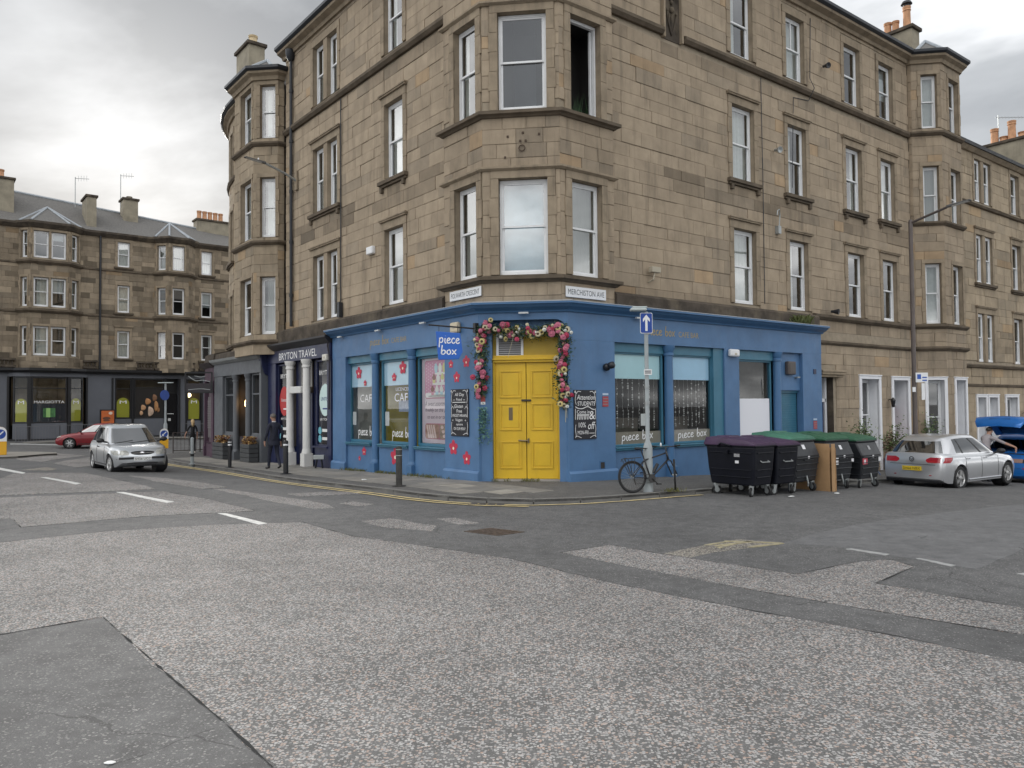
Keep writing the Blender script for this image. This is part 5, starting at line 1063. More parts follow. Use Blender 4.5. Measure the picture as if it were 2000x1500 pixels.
for s in (.38, 4.95, 6.55, 7.85, 10.05, 11.02, 11.5, 12.62): mb = MB(); mb.fbox(FQ, s-.06, s+.06, -.02, .06, -.9, 4.1); mb.build('pilaster', BLACKP, MG)
for fr, s in ((f2, 0), (f2, w2)): mb = MB(); mb.fbox(fr, s-.1, s+.1, -.1, .06, -.9, 4.1); mb.build('pilaster', BLACKP, MG)
boxthing('alarm_box', 'white bell box on the grey wall left of the grocery bay', 'alarm', FQ, -.7, -.4, 0, .15, 3.6, 3.8, WHITE, .05)
t = thing('wall_menu_board', 'tall narrow black and gold board on the grey grocery wall', 'sign', FQ.p(-1.0, 0, .7)); mb = MB(); mb.fbox(FQ, -1.35, -.75, 0, .05, .5, 2.5); mb.build('board', BLACKP, t); mb = MB(); mb.fbox(FQ, -1.15, -.95, .05, .06, .7, 2.3); mb.build('gold_panel', mat('dull_gold_panel', (.12, .1, .03), rough=.5), t)
# glowing lamp inside the right grocery window
t = thing('shop_lamp', 'warm globe lamp glowing behind the right grocery window', 'lamp', FQ.p(11.8, -.4, 2.9)); mb = MB(); mb.ball(FQ.p(11.8, -.4, 2.9), .16, 12, 8); mb.build('globe', mat('lit_globe', (.9, .8, .6), emit=((1, .8, .45), 3)), t, smooth=True); mb = MB(); mb.tube([FQ.p(11.8, -.4, 3.05), FQ.p(11.8, -.4, 4.1)], .01, 5); mb.build('flex', BLACKP, t)
# ================================================================== ground
RP = {
 'C1': [(-8.72, 10.5), (-7.6, 11.43), (-6.6, 12.39), (-5.02, 13.0), (-3.61, 13.2), (-2.42, 11.69), (-1.08, 10.7), (-0.02, 9.86), (1.1, 8.46), (2.29, 7.27), (3.19, 6.49), (3.8, 5.79), (4.5, 4.9), (2.35, 2.27), (-0.17, 2.3), (-1.32, 4.23), (-1.79, 4.81), (-2.53, 5.68), (-3.88, 7.3), (-4.48, 6.75), (-5.44, 5.87)],
 'C2': [(-12.37, 16.6), (-11.38, 17.11), (-8.26, 18.23), (-6.61, 16.8), (-4.9, 14.7), (-6.68, 14.12), (-8.24, 12.91), (-9.12, 14.06), (-9.37, 14.08), (-10.2, 13.69)],
 'C3': [(-12.71, 17.69), (-15.92, 24.66), (-13.42, 24.13), (-10.43, 20.6), (-8.67, 18.73), (-10.08, 18.03), (-11.63, 17.47)],
 'C4': [(-16.61, 26.12), (-16.56, 27.32), (-15.6, 26.38), (-15.36, 25.63)],
 'C5': [(-7.38, 18.93), (-6.92, 18.87), (-5.17, 17.23), (-3.75, 15.61), (-3.45, 14.96), (-3.88, 14.92), (-4.9, 15.97), (-6.07, 17.5)],
 'C6': [(-11.33, 22.67), (-9.7, 21.72), (-8.17, 20.43), (-7.17, 19.39), (-7.61, 18.88), (-9.32, 20.28)],
 'C7': [(-2.62, 13.25), (-2.18, 13.53), (-1.28, 12.67), (-1.31, 12.15), (-2.1, 12.55)],
 'C8': [(-1.32, 13.47), (-1.01, 13.58), (-0.58, 12.9), (-0.91, 12.76)],
 'C9': [(-3.53, 15.76), (-3.33, 16.08), (-2.81, 15.54), (-3.06, 15.24)],
 'C10': [(-5.22, 17.79), (-4.59, 18.08), (-3.58, 18.14), (-3.47, 17.61), (-4.69, 17.16)],
 'C11': [(-17.74, 29.75), (-19.68, 35.81), (-15.14, 27.65), (-15.32, 27.06)],
 'C12': [(-25.45, 38.21), (-23.95, 39.51), (-20.72, 37.47), (-18.83, 30.89), (-20.61, 32.23)],
 'C13': [(0.62, 10.25), (1.34, 10.81), (1.87, 10.19), (2.6, 9.43), (3.23, 8.84), (4.28, 9.54), (4.7, 9.62), (4.76, 9.19), (3.91, 8.35), (4.4, 7.78), (4.82, 7.31), (5.52, 6.45), (4.88, 5.71), (4.26, 6.48), (3.52, 7.14), (2.62, 7.99), (1.76, 8.95)],
 'C14': [(1.99, 10.11), (2.37, 10.45), (3.06, 11.05), (3.24, 11.17), (3.8, 10.77), (3.09, 10.42), (2.65, 10.19), (2.26, 9.83)],
 'A1': [(3.79, 10.85), (4.63, 11.68), (5.85, 12.63), (8.01, 14.23), (10.54, 15.91), (18.71, 21.71), (9.73, 11.32), (6.77, 10.24), (5.41, 9.02), (4.82, 9.88), (4.44, 10.5)],
 'W1': [(-18.26, 27.42), (-15.55, 24.58), (-15.34, 24.12), (-17.8, 26.6)],
 'W2': [(-13.76, 22.45), (-13.55, 22.41), (-11.21, 20.0), (-11.19, 19.73)],
 'W3': [(-9.27, 18.03), (-9.1, 18.03), (-7.17, 16.31), (-7.25, 16.15)],
 'W4': [(-5.51, 14.39), (-5.35, 14.37), (-4.16, 13.06), (-4.27, 12.95)],
 'W5': [(4.44, 10.32), (4.52, 10.35), (4.84, 9.94), (4.75, 9.88)],
 'W6': [(5.02, 9.64), (5.08, 9.67), (5.28, 9.23), (5.19, 9.17)],
 'W7': [(5.69, 8.76), (5.8, 8.78), (5.99, 8.57), (5.83, 8.5)],
 'W8': [(-31.22, 47.81), (-27.9, 48.68), (-27.4, 47.81), (-30.59, 46.84)],
 'MH1': [(-0.76, 12.07), (-0.39, 12.35), (0.17, 11.92), (-0.21, 11.62)],
 'Y1': [(2.64, 10.71), (3.03, 10.97), (3.05, 10.93), (2.66, 10.65)],
 'Y2': [(2.77, 10.51), (3.2, 10.92), (3.22, 10.88), (2.79, 10.45)],
}
KERB = [(-16.8, 46), (-17.4, 42), (-17.2, 39), (-16.3, 35.8), (-14.02, 31.63), (-9.56, 26.07), (-6.39, 21.76), (-3.72, 18.56), (-2.26, 16.82), (-1.07, 15.83), (-.02, 15.35), (1.0, 15.35), (2.07, 15.77), (3.1, 16.3)]+[tuple(FR.xy(s, 2.95)) for s in (3, 6, 10, 15, 20, 30, 45, 70)]
def smooth_line(P, step=.9):
    Q = [np.array(q) for q in cat(P, 12)]; out = [Q[0]]; acc = 0
    for a, b in zip(Q, Q[1:]):
        acc += np.linalg.norm(b-a)
        if acc >= step: out.append(b); acc = 0
    return out
KL = smooth_line(KERB)
def inpoly(x, y, P):
    c = False; n = len(P); j = n-1
    for i in range(n):
        if (P[i][1] > y) != (P[j][1] > y) and x < (P[j][0]-P[i][0])*(y-P[i][1])/(P[j][1]-P[i][1])+P[i][0]: c = not c
        j = i
    return c
def sheet(name, poly, zf, off, m, kind='structure', maxlen=.8, parent=None, wob=0):
    if wob:
        rg = random.Random(len(poly)); Q = []
        for a, b in zip(poly, poly[1:]+poly[:1]):
            a, b = np.array(a), np.array(b); n = max(1, int(np.linalg.norm(b-a)/.35))
            for k in range(n): q = a+(b-a)*k/n; Q.append((q[0]+rg.uniform(-wob, wob), q[1]+rg.uniform(-wob, wob)))
        poly = Q
    bm = bmesh.new(); vs = [bm.verts.new((p[0], p[1], 0)) for p in poly]; es = [bm.edges.new((vs[i], vs[(i+1) % len(vs)])) for i in range(len(vs))]
    bmesh.ops.triangle_fill(bm, use_beauty=True, use_dissolve=False, edges=es)
    for _ in range(7):
        L = [e for e in bm.edges if e.calc_length() > maxlen]
        if not L or len(bm.faces) > 60000: break
        bmesh.ops.subdivide_edges(bm, edges=L, cuts=1); bmesh.ops.triangulate(bm, faces=[f for f in bm.faces if len(f.verts) > 3])
    for v in bm.verts: v.co.z = zf(v.co.x, v.co.y)+off
    r_ = bmesh.ops.extrude_edge_only(bm, edges=[e for e in bm.edges if e.is_boundary])
    for v in r_['geom']:
        if isinstance(v, bmesh.types.BMVert): v.co.z -= .05
    bmesh.ops.recalc_face_normals(bm, faces=bm.faces); me = bpy.data.meshes.new(name); bm.to_mesh(me); bm.free(); me.materials.append(m)
    o = bpy.data.objects.new(name, me); COL.objects.link(o); o['kind'] = kind
    if parent: o.parent = parent
    return o
def road_mat(name, chips, binder, cover, scale, chipcols, rough=.85):
    m = bpy.data.materials.new(name); m.use_nodes = True; t = m.node_tree; b = t.nodes['Principled BSDF']; L = t.links.new
    def N(ty, **k):
        n = t.nodes.new(ty)
        for a, q in k.items(): setattr(n, a, q)
        return n
    tc = N('ShaderNodeTexCoord').outputs['Object']
    nz = N('ShaderNodeTexNoise'); nz.inputs['Scale'].default_value = scale*.9; nz.inputs['Detail'].default_value = 2; L(tc, nz.inputs[0])
    ad = N('ShaderNodeMix', data_type='RGBA'); ad.inputs[0].default_value = .012; L(tc, ad.inputs[6]); L(nz.outputs[1], ad.inputs[7])
    vo = N('ShaderNodeTexVoronoi'); vo.inputs['Scale'].default_value = scale; L(ad.outputs[2], vo.inputs[0])
    sep = N('ShaderNodeSeparateColor'); L(vo.outputs['Color'], sep.inputs[0])
    big = N('ShaderNodeTexNoise'); big.inputs['Scale'].default_value = .55; big.inputs['Detail'].default_value = 5; L(tc, big.inputs[0])
    mid = N('ShaderNodeTexNoise'); mid.inputs['Scale'].default_value = 6; mid.inputs['Detail'].default_value = 6; L(tc, mid.inputs[0])
    th = N('ShaderNodeMath', operation='MULTIPLY_ADD'); L(big.outputs[0], th.inputs[0]); th.inputs[1].default_value = -.5; th.inputs[2].default_value = 1-cover+.25
    gt = N('ShaderNodeMath', operation='GREATER_THAN'); L(sep.outputs[0], gt.inputs[0]); L(th.outputs[0], gt.inputs[1])
    ds = N('ShaderNodeMath', operation='LESS_THAN'); L(vo.outputs['Distance'], ds.inputs[0]); ds.inputs[1].default_value = .56
    mk = N('ShaderNodeMath', operation='MULTIPLY'); L(gt.outputs[0], mk.inputs[0]); L(ds.outputs[0], mk.inputs[1])
    cr_ = N('ShaderNodeValToRGB'); e = cr_.color_ramp.elements; e[0].color = (*chipcols[0], 1); e[1].color = (*chipcols[-1], 1)
    for i, c in enumerate(chipcols[1:-1]): q = e.new((i+1)/(len(chipcols)-1)); q.color = (*c, 1)
    L(sep.outputs[1], cr_.inputs[0])
    bn = N('ShaderNodeValToRGB'); e = bn.color_ramp.elements; e[0].position = .3; e[1].position = .72; e[0].color = (*[x*.8 for x in binder], 1); e[1].color = (*[x*1.18 for x in binder], 1); L(mid.outputs[0], bn.inputs[0])
    fine = N('ShaderNodeTexNoise'); fine.inputs['Scale'].default_value = 140; fine.inputs['Detail'].default_value = 3; L(tc, fine.inputs[0])
    mu = N('ShaderNodeMix', data_type='RGBA', blend_type='OVERLAY'); mu.inputs[0].default_value = .8; L(bn.outputs[0], mu.inputs[6]); L(fine.outputs[0], mu.inputs[7])
    bg = N('ShaderNodeValToRGB'); e = bg.color_ramp.elements; e[0].position = .3; e[1].position = .7; e[0].color = (.9,)*3+(1,); e[1].color = (1.08,)*3+(1,); L(big.outputs[0], bg.inputs[0])
    mx = N('ShaderNodeMix', data_type='RGBA'); L(mk.outputs[0], mx.inputs[0]); L(mu.outputs[2], mx.inputs[6]); L(cr_.outputs[0], mx.inputs[7])
    m2 = N('ShaderNodeMix', data_type='RGBA', blend_type='MULTIPLY'); m2.inputs[0].default_value = 1; L(mx.outputs[2], m2.inputs[6]); L(bg.outputs[0], m2.inputs[7])
    cv = N('ShaderNodeTexVoronoi', feature='DISTANCE_TO_EDGE'); cv.inputs['Scale'].default_value = .42; cn = N('ShaderNodeTexNoise'); cn.inputs['Scale'].default_value = 2.2; cn.inputs['Detail'].default_value = 6; L(tc, cn.inputs[0])
    ca = N('ShaderNodeMix', data_type='RGBA'); ca.inputs[0].default_value = .25; L(tc, ca.inputs[6]); L(cn.outputs[1], ca.inputs[7]); L(ca.outputs[2], cv.inputs[0])
    cl = N('ShaderNodeMath', operation='LESS_THAN'); L(cv.outputs['Distance'], cl.inputs[0]); cl.inputs[1].default_value = .0022
    cg = N('ShaderNodeMath', operation='GREATER_THAN'); L(big.outputs[0], cg.inputs[0]); cg.inputs[1].default_value = .57; cm_ = N('ShaderNodeMath', operation='MULTIPLY'); L(cl.outputs[0], cm_.inputs[0]); L(cg.outputs[0], cm_.inputs[1])
    ck_ = N('ShaderNodeMath', operation='MULTIPLY'); L(cm_.outputs[0], ck_.inputs[0]); ck_.inputs[1].default_value = .5
    m3 = N('ShaderNodeMix', data_type='RGBA'); L(ck_.outputs[0], m3.inputs[0]); L(m2.outputs[2], m3.inputs[6]); m3.inputs[7].default_value = (.03, .03, .03, 1)
    sn = N('ShaderNodeTexNoise'); sn.inputs['Scale'].default_value = 1.7; sn.inputs['Detail'].default_value = 7; sn.inputs['Roughness'].default_value = .7; L(tc, sn.inputs[0])      # oil and wear stains
    sr_ = N('ShaderNodeValToRGB'); e = sr_.color_ramp.elements; e[0].position = .3; e[1].position = .62; e[0].color = (.86, .86, .86, 1); e[1].color = (1.03, 1.03, 1.03, 1); L(sn.outputs[0], sr_.inputs[0])
    m4 = N('ShaderNodeMix', data_type='RGBA', blend_type='MULTIPLY'); m4.inputs[0].default_value = 1; L(m3.outputs[2], m4.inputs[6]); L(sr_.outputs[0], m4.inputs[7]); m2 = m4
    L(m2.outputs[2], b.inputs['Base Color']); b.inputs['Roughness'].default_value = rough; b.inputs['Specular IOR Level'].default_value = .3
    bp = N('ShaderNodeBump'); bp.inputs['Strength'].default_value = .5; bp.inputs['Distance'].default_value = .008; hs = N('ShaderNodeMath', operation='MULTIPLY_ADD'); L(mk.outputs[0], hs.inputs[0]); hs.inputs[1].default_value = .8; L(fine.outputs[0], hs.inputs[2]); L(hs.outputs[0], bp.inputs['Height']); L(bp.outputs[0], b.inputs['Normal'])
    return m
ASPH = road_mat('asphalt', 1, (.12, .119, .119), .2, 70, [(.13, .13, .13), (.2, .2, .195), (.3, .29, .28)])
ASPH2 = road_mat('newer_asphalt', 1, (.155, .155, .157), .25, 90, [(.16, .16, .16), (.2, .2, .2), (.23, .23, .23)])
CHIPS = road_mat('chip_seal', 1, (.142, .14, .138), .66, 58, [(.26, .255, .25), (.37, .36, .35), (.4, .29, .235), (.44, .43, .42), (.3, .295, .29), (.52, .51, .5)])
TARM = road_mat('pavement_tarmac', 1, (.11, .107, .102), .35, 80, [(.12, .12, .12), (.2, .19, .18), (.25, .24, .22)])
PATCH = road_mat('tan_chip_seal', 1, (.135, .127, .115), .7, 56, [(.26, .24, .21), (.42, .39, .34), (.34, .29, .23), (.48, .46, .42)])
ROADW = mat('road_white_paint', (.6, .6, .58), rough=.7, var=.25, vscale=9, hue2=(.25, .25, .25))
ROADY = mat('road_yellow_paint', (.62, .5, .25), rough=.7, var=.25, vscale=7, hue2=(.28, .25, .19))
ROADF = mat('worn_white_paint', (.36, .36, .355), rough=.8, var=.3, vscale=12, hue2=(.18, .18, .18)); ROADY2 = mat('worn_yellow_paint', (.34, .3, .19), rough=.8, var=.3, vscale=12, hue2=(.2, .19, .17)); TAR = mat('tar_joint', (.055, .055, .055), rough=1, spec=0)
# the road sheet, reaching the horizon
xs = [-900, -300, -120, -70]+list(np.arange(-50, -27, 1.))+list(np.arange(-27, 13, .35))+list(np.arange(13, 50.1, 1))+[70, 120, 300, 900]; ys = [-600, -150, -40, -12, -5, 0, 4]+list(np.arange(7, 40, .35))+list(np.arange(40, 75.1, 1))+[90, 150, 300, 1200]
mb = MB(); mb.v = [(float(x), float(y), zroad(x, y)) for y in ys for x in xs]; nx = len(xs)
mb.f = [(j*nx+i, j*nx+i+1, (j+1)*nx+i+1, (j+1)*nx+i) for j in range(len(ys)-1) for i in range(nx-1)]; mb.mi = [0]*len(mb.f)
mb.build('road', ASPH, None, kind='structure', smooth=True)
for k, v in RP.items():
    far = sum(p[1] for p in v)/len(v) > 17
    off = .009 if far else .003
    if k[0] == 'C': sheet('road_patch', v, zroad, off, PATCH if k in ('C14', 'C4') else CHIPS, maxlen=.4 if k != 'C1' else 1.0, wob=.03)
    elif k[0] == 'A': sheet('road_patch', v, zroad, .0022, ASPH2, wob=.03)
    elif k[0] == 'W': sheet('lane_marking', v, zroad, off+.005, ROADW if k in ('W1', 'W2', 'W3', 'W4') else ROADF, maxlen=.25)
    elif k[0] == 'Y': sheet('faded_marking', v, zroad, .011, ROADY2, maxlen=.4)
for a, b in (((2.78, 10.62), (3.4, 10.95)), ((3.0, 10.98), (3.72, 10.8)), ((3.2, 10.5), (3.75, 10.78))):
    a, b = np.array(a), np.array(b); d = (b-a)/np.linalg.norm(b-a); n = np.array([-d[1], d[0]])*.03; sheet('faded_marking', [tuple(a-n), tuple(b-n), tuple(b+n), tuple(a+n)], zroad, .0125, ROADY2)
rg = random.Random(8)
for k, i0, i1 in (('C1', 0, 12), ('C1', 15, 20), ('C2', 2, 8), ('C13', 0, 10), ('C13', 12, 16)):                   # tarry joints where the surfacings meet
    P_ = [np.array(p) for p in RP[k][i0:i1+1]]; Q_ = []
    for a, b in zip(P_, P_[1:]):
        n = max(1, int(np.linalg.norm(b-a)/.12)); Q_ += [a+(b-a)*q/n for q in range(n)]
    mb = MB(); w0 = [abs(rg.gauss(.005, .004)) for _ in Q_]
    for q in range(len(Q_)-1):
        d = Q_[q+1]-Q_[q]; nn_ = np.array([-d[1], d[0]])/(np.linalg.norm(d)+1e-9)
        mb.quad(*[(p[0], p[1], zroad(*p)+.0045) for p in (Q_[q]-nn_*w0[q], Q_[q+1]-nn_*w0[q+1], Q_[q+1]+nn_*w0[q+1], Q_[q]+nn_*w0[q])])
    mb.build('tar_joint', TAR, None, kind='structure')
# double yellow lines along the kerb
def offline(P, d):
    out = []
    for i in range(len(P)):
        t = P[min(i+1, len(P)-1)]-P[max(i-1, 0)]; t = t/np.linalg.norm(t); out.append(P[i]+np.array([t[1], -t[0]])*d)
    return out
def strip(name, line, d0, d1, off, m):
    A, B = offline(line, d0), offline(line, d1); mb = MB()
    for i in range(len(A)-1):
        n = 4
        for k in range(n):
            q = [A[i]+(A[i+1]-A[i])*k/n, A[i]+(A[i+1]-A[i])*(k+1)/n, B[i]+(B[i+1]-B[i])*(k+1)/n, B[i]+(B[i+1]-B[i])*k/n]; mb.quad(*[(p[0], p[1], zroad(*p)+off) for p in q])
    return mb.build(name, m, None, kind='structure')
yl = [p for p in KL if -14.5 < p[0] < 4.6]
strip('yellow_line', yl, .16, .25, .014, ROADY); strip('yellow_line', [p for p in yl if p[0] < .5], .36, .45, .014, ROADY)
# pavement
PAVE = [tuple(p) for p in KL]+[tuple(FR.xy(70, -1)), tuple(FR.xy(0, -1)), tuple(FL.xy(0, -1)), tuple(FL.xy(18, -1)), (-11, 38), (-10, 46)]
pv = sheet('pavement', PAVE, zpave, 0, TARM, maxlen=1.5)
KSTONE = mat('kerb_stone', (.16, .155, .145), rough=.85, var=.25, vscale=3, bump=.2)
inn = offline(KL, -.14)
for i in range(len(KL)-1):
    if KL[i][0] > 32: break
    a, b, c, d = KL[i], KL[i+1], inn[i+1], inn[i]; g = (b-a)*.008
    a, b, c, d = a+g, b-g, c-g, d+g; mb = MB(); Z = [zpave(*p)+.008 for p in (a, b, c, d)]
    mb.hexa([(*a, Z[0]-.3), (*b, Z[1]-.3), (*c, Z[2]-.3), (*d, Z[3]-.3), (*a, Z[0]), (*b, Z[1]), (*c, Z[2]), (*d, Z[3])]); mb.build('kerbstone', KSTONE, pv, bevel=.015)
SLABS = [mat('flagstone_%d' % k, c, rough=.85, var=.22, vscale=2.5, bump=.12, bscale=25) for k, c in enumerate(((.2, .19, .172), (.235, .22, .195), (.17, .163, .15), (.29, .27, .235)))]
rg = random.Random(5); lat = .06; inner = [tuple(p) for p in offline(KL, -.2)]+PAVE[len(KL):]
while lat < 4.4:
    h = rg.uniform(.52, .66); s = -5.2+rg.uniform(0, .5)
    while s < 19.5:
        w = rg.uniform(.6, 1.05); Q = [FL.xy(s+.008, lat+.008), FL.xy(s+w-.008, lat+.008), FL.xy(s+w-.008, lat+h-.008), FL.xy(s+.008, lat+h-.008)]; s += w
        if not all(inpoly(*q, inner) for q in Q) or any(FR.loc(*q)[0] > .15 for q in Q) or any(FL.loc(*q)[0] < 0 and FC.loc(*q)[1] < .05 for q in Q): continue
        if any(FL.loc(*q)[0] > 13.6 and FL.loc(*q)[1] < .3 for q in Q): continue
        dz = .012+rg.uniform(-.003, .004); tl = rg.uniform(-.003, .003); mb = MB(); Z = [zpave(*q)+dz+tl*(1 if k % 2 else -1) for k, q in enumerate(Q)]
        mb.hexa([(*q, z-.06) for q, z in zip(Q, Z)]+[(*q, z) for q, z in zip(Q, Z)]); mb.build('flagstone', rg.choice((SLABS[0], SLABS[0], SLABS[1], SLABS[2], SLABS[3] if rg.random() < .3 else SLABS[1])), pv, bevel=.006)
    lat += h
# far pavement in front of the grocery
FPV = [tuple(FM.xy(-30, 3.1)), tuple(FM.xy(9, 3.1)), tuple(FM.xy(12, 3.6)), tuple(FM.xy(20, 6)), tuple(FM.xy(30, 6)), tuple(FM.xy(30, -1)), tuple(FM.xy(-30, -1))]
fpv = sheet('far_pavement', FPV, zpave, .02, SLABS[0], maxlen=2.5)
for i in range(42):
    a, b = FM.xy(-30+i, 3.1), FM.xy(-29.02+i, 3.1); c, d = FM.xy(-29.02+i, 2.95), FM.xy(-30+i, 2.95); mb = MB(); Z = [zpave(*p)+.03 for p in (a, b, c, d)]
    if i < 39: mb.hexa([(*p, z-.4) for p, z in zip((a, b, c, d), Z)]+[(*p, z) for p, z in zip((a, b, c, d), Z)]); mb.build('kerbstone', KSTONE, fpv)
# traffic island with its kerb
isl = [(-23.6, 33.6), (-22.3, 33.0), (-21.6, 33.6), (-21.6, 36.5), (-22.4, 37.8), (-25, 38), (-25.5, 36)]
sheet('traffic_island', isl, zroad, .1, SLABS[1]); mb = MB()
for i in range(len(isl)):
    a, b = isl[i], isl[(i+1) % len(isl)]; mb.quad((*a, zroad(*a)-.1), (*b, zroad(*b)-.1), (*b, zroad(*b)+.1), (*a, zroad(*a)+.1))
mb.build('island_kerb', KSTONE, None, kind='structure')
# cast-iron covers in the road
def cover(label, c, ux, uy, a, b, m, n):
    t = thing('utility_cover', label, 'manhole cover', (c[0], c[1], zroad(*c))); ux = np.array(ux)/np.linalg.norm(ux); uy = np.array(uy)/np.linalg.norm(uy)
    F = lambda u, v, z: (*(np.array(c)+ux*u+uy*v), zroad(*c)+z); mb = MB()
    mb.hexa([F(-a, -b, -.05), F(a, -b, -.05), F(a, b, -.05), F(-a, b, -.05), F(-a, -b, .009), F(a, -b, .009), F(a, b, .009), F(-a, b, .009)]); mb.build('frame', m, t)
    for i in range(n):
        for j in range(n):
            u0, v0 = -a+.05+(2*a-.1)*i/n, -b+.05+(2*b-.1)*j/n; w, h = (2*a-.1)/n*.8, (2*b-.1)/n*.8; k = MB(); k.hexa([F(u0, v0, .008), F(u0+w, v0, .008), F(u0+w, v0+h, .008), F(u0, v0+h, .008), F(u0, v0, .018), F(u0+w, v0, .018), F(u0+w, v0+h, .018), F(u0, v0+h, .018)]); k.build('tread', m, t)
IRON = mat('rusty_cast_iron', (.1, .075, .06), rough=.6, metal=.3, var=.35, vscale=12)
cover('rusty square iron cover set in asphalt in front of the yellow door', (-.3, 12.0), (.56, -.43), (.37, .28), .34, .26, IRON, 5)
cover('flat grey cover in the gutter near the corner kerb', (-.5, 15.3), (1, -.3), (.3, 1), .42, .2, mat('worn_iron', (.09, .085, .08), rough=.6, metal=.3, var=.3), 4)
cover('iron cover in the lighter asphalt of the side road', (9.6, 13.2), (.8, .6), (-.6, .8), .4, .25, IRON, 4)
# ================================================================== vehicles
CARGL = mat('car_glass', (.012, .014, .016), rough=.03, spec=.9); CARGL.node_tree.nodes['Principled BSDF'].inputs['IOR'].default_value = 2.3
SILV = mat('silver_car_paint', (.5, .52, .54), rough=.3, metal=.75, coat=.6); SILV2 = mat('bright_silver_paint', (.6, .61, .63), rough=.28, metal=.7, coat=.7)
REDP = mat('red_car_paint', (.2, .008, .014), rough=.3, metal=.2, coat=.8); BLUP = mat('blue_car_paint', (.015, .16, .52), rough=.28, metal=.35, coat=.8)
TYRE = mat('tyre_rubber', (.016, .016, .017), rough=.75, var=.2); ALLOY = mat('alloy_wheel', (.5, .5, .5), rough=.3, metal=.8); DKTRIM = mat('dark_trim', (.014, .014, .016), rough=.5)
TAIL = mat('tail_lamp_red', (.33, .012, .02), rough=.12, coat=.5); HEADL = mat('head_lamp_lens', (.36, .36, .33), rough=.08, metal=.2, coat=.8, var=.35, vscale=14); AMBER = mat('amber_lens', (.75, .35, .03), rough=.15, coat=.5)
PLW = mat('white_number_plate', (.72, .72, .7), rough=.4); PLY = mat('yellow_number_plate', (.7, .5, .03), rough=.4)
def ip(x, P):
    xs_, ys_ = zip(*P); return float(np.interp(x, xs_, ys_))
def smooth_ip(P):
    X = np.array([p[0] for p in P]); Y = np.array([p[1] for p in P])
    def f(x):
        return float(np.mean([np.interp(x+d, X, Y) for d in (-.05, -.025, 0, .025, .05)]))
    return f
ENDX = {}
def car(name, label, loc, head, S, paint, scale=1, group=None):
    """S: xf, xr, W (half width), axles, wheel radius, top line, greenhouse; local +x is forward"""
    rz = math.atan2(head[1], head[0]); t = thing(name, label, 'car', loc, rz, group, scale)
    xf, xr, W, xa, xb, R = S['xf'], S['xr'], S['W'], S['xa'], S['xb'], S['R']; zt = smooth_ip(S['top'])
    arch = R*1.17
    def wx(x):
        df = max(0, x-(xf-.75))/.75; dr = max(0, (xr+.6)-x)/.6; return 1-S.get('tf', .2)*df**2.2-S.get('tr', .13)*dr**2.4
    zu0 = lambda x: .2+.14*max(0, (x-(xf-.3))/.3)**2+.12*max(0, ((xr+.3)-x)/.3)**2
    def zlow(x):
        z = zu0(x)
        for c in (xa, xb):
            d = abs(x-c)
            if d < arch: z = max(z, R*.98+math.sqrt(max(0, arch*arch-d*d)))
        return z
    st = set(np.linspace(xr, xf, 40))
    for c in (xa, xb): st |= {c+arch*math.sin(a) for a in np.linspace(-math.pi/2, math.pi/2, 17)}|{c-arch-.002, c+arch+.002}
    st |= {xf-.03, xf-.08, xr+.03, xr+.08}; st = sorted(x for x in st if xr <= x <= xf)
    def section(x):
        w = W*wx(x); zl = zlow(x); z1 = zt(x); h = z1-zu0(x); zz = lambda f: max(zl+.012*f, zu0(x)+h*f)
        end = min(1, (xf-x)/.07, (x-xr)/.07); e = .93+.07*math.sqrt(max(0, end))
        return [(0, zl), (w*.86*e, zl), (w*.955*e, zl+.003), (w*.985*e, zz(.22)), (w*1.0*e, zz(.45)), (w*.998*e, zz(.62)), (w*.985*e, zz(.8)), (w*.95*e, zz(.93)), (w*.88*e, z1), (w*.6*e, z1+.018), (0, z1+.026)]
    mb = MB(); n = 11; M = 2*n-2
    for x in st:
        s = section(x); ring = [(x, y, z) for y, z in s]+[(x, -y, z) for y, z in s[-2:0:-1]]; mb.v += ring
    for i in range(len(st)-1):
        for k in range(M): mb.f.append((i*M+k, i*M+(k+1) % M, (i+1)*M+(k+1) % M, (i+1)*M+k)); mb.mi.append(0)
    mb.f += [tuple(range(M)), tuple((len(st)-1)*M+k for k in range(M))]; mb.mi += [0, 0]
    body = mb.build('body', paint, t, local=True, auto=38)
    def side_y(x, z):
        s = section(x)[2:9]; return float(np.interp(z, [q[1] for q in s], [q[0] for q in s]))
    # greenhouse
    g = S['gh']; N_ = 64; rows = 6
    def loop(c, l, w, e):
        out = []
        for i in range(N_):
            a = 2*math.pi*i/N_; ca, sa = math.cos(a), math.sin(a); out.append((c+l*math.copysign(abs(ca)**(2/e), ca), w*math.copysign(abs(sa)**(2/e), sa)))
        return out
    xb0, xb1, xt0, xt1, zr = g['b0'], g['b1'], g['t0'], g['t1'], g['zr']      # base rear/front, top rear/front, roof height
    B = loop((xb0+xb1)/2, (xb1-xb0)/2, W*.925, 6.5); T = loop((xt0+xt1)/2, (xt1-xt0)/2, W*g.get('wt', .7), 5.5)
    def gp(i, v):
        b, tt = B[i], T[i]; bul = .035*math.sin(math.pi*v); zrr = zr-.07*max(0, ((xt0+xt1)/2+.1-tt[0])/((xt1-xt0)/2))**2-.03*max(0, (tt[0]-(xt0+xt1)/2)/((xt1-xt0)/2))**2; zb_ = zt(min(max(b[0], xr+.1), xf-.1))-.03; x = b[0]+(tt[0]-b[0])*v; y = b[1]+(tt[1]-b[1])*v
        return (x+math.copysign(bul*.4, x-(xb0+xb1)/2), y*(1+bul*.8), zb_+(zrr-zb_)*(v*1.0))
    V = [0, .1, .5, .88, 1.0]; grid = [[gp(i, v) for i in range(N_)] for v in V]
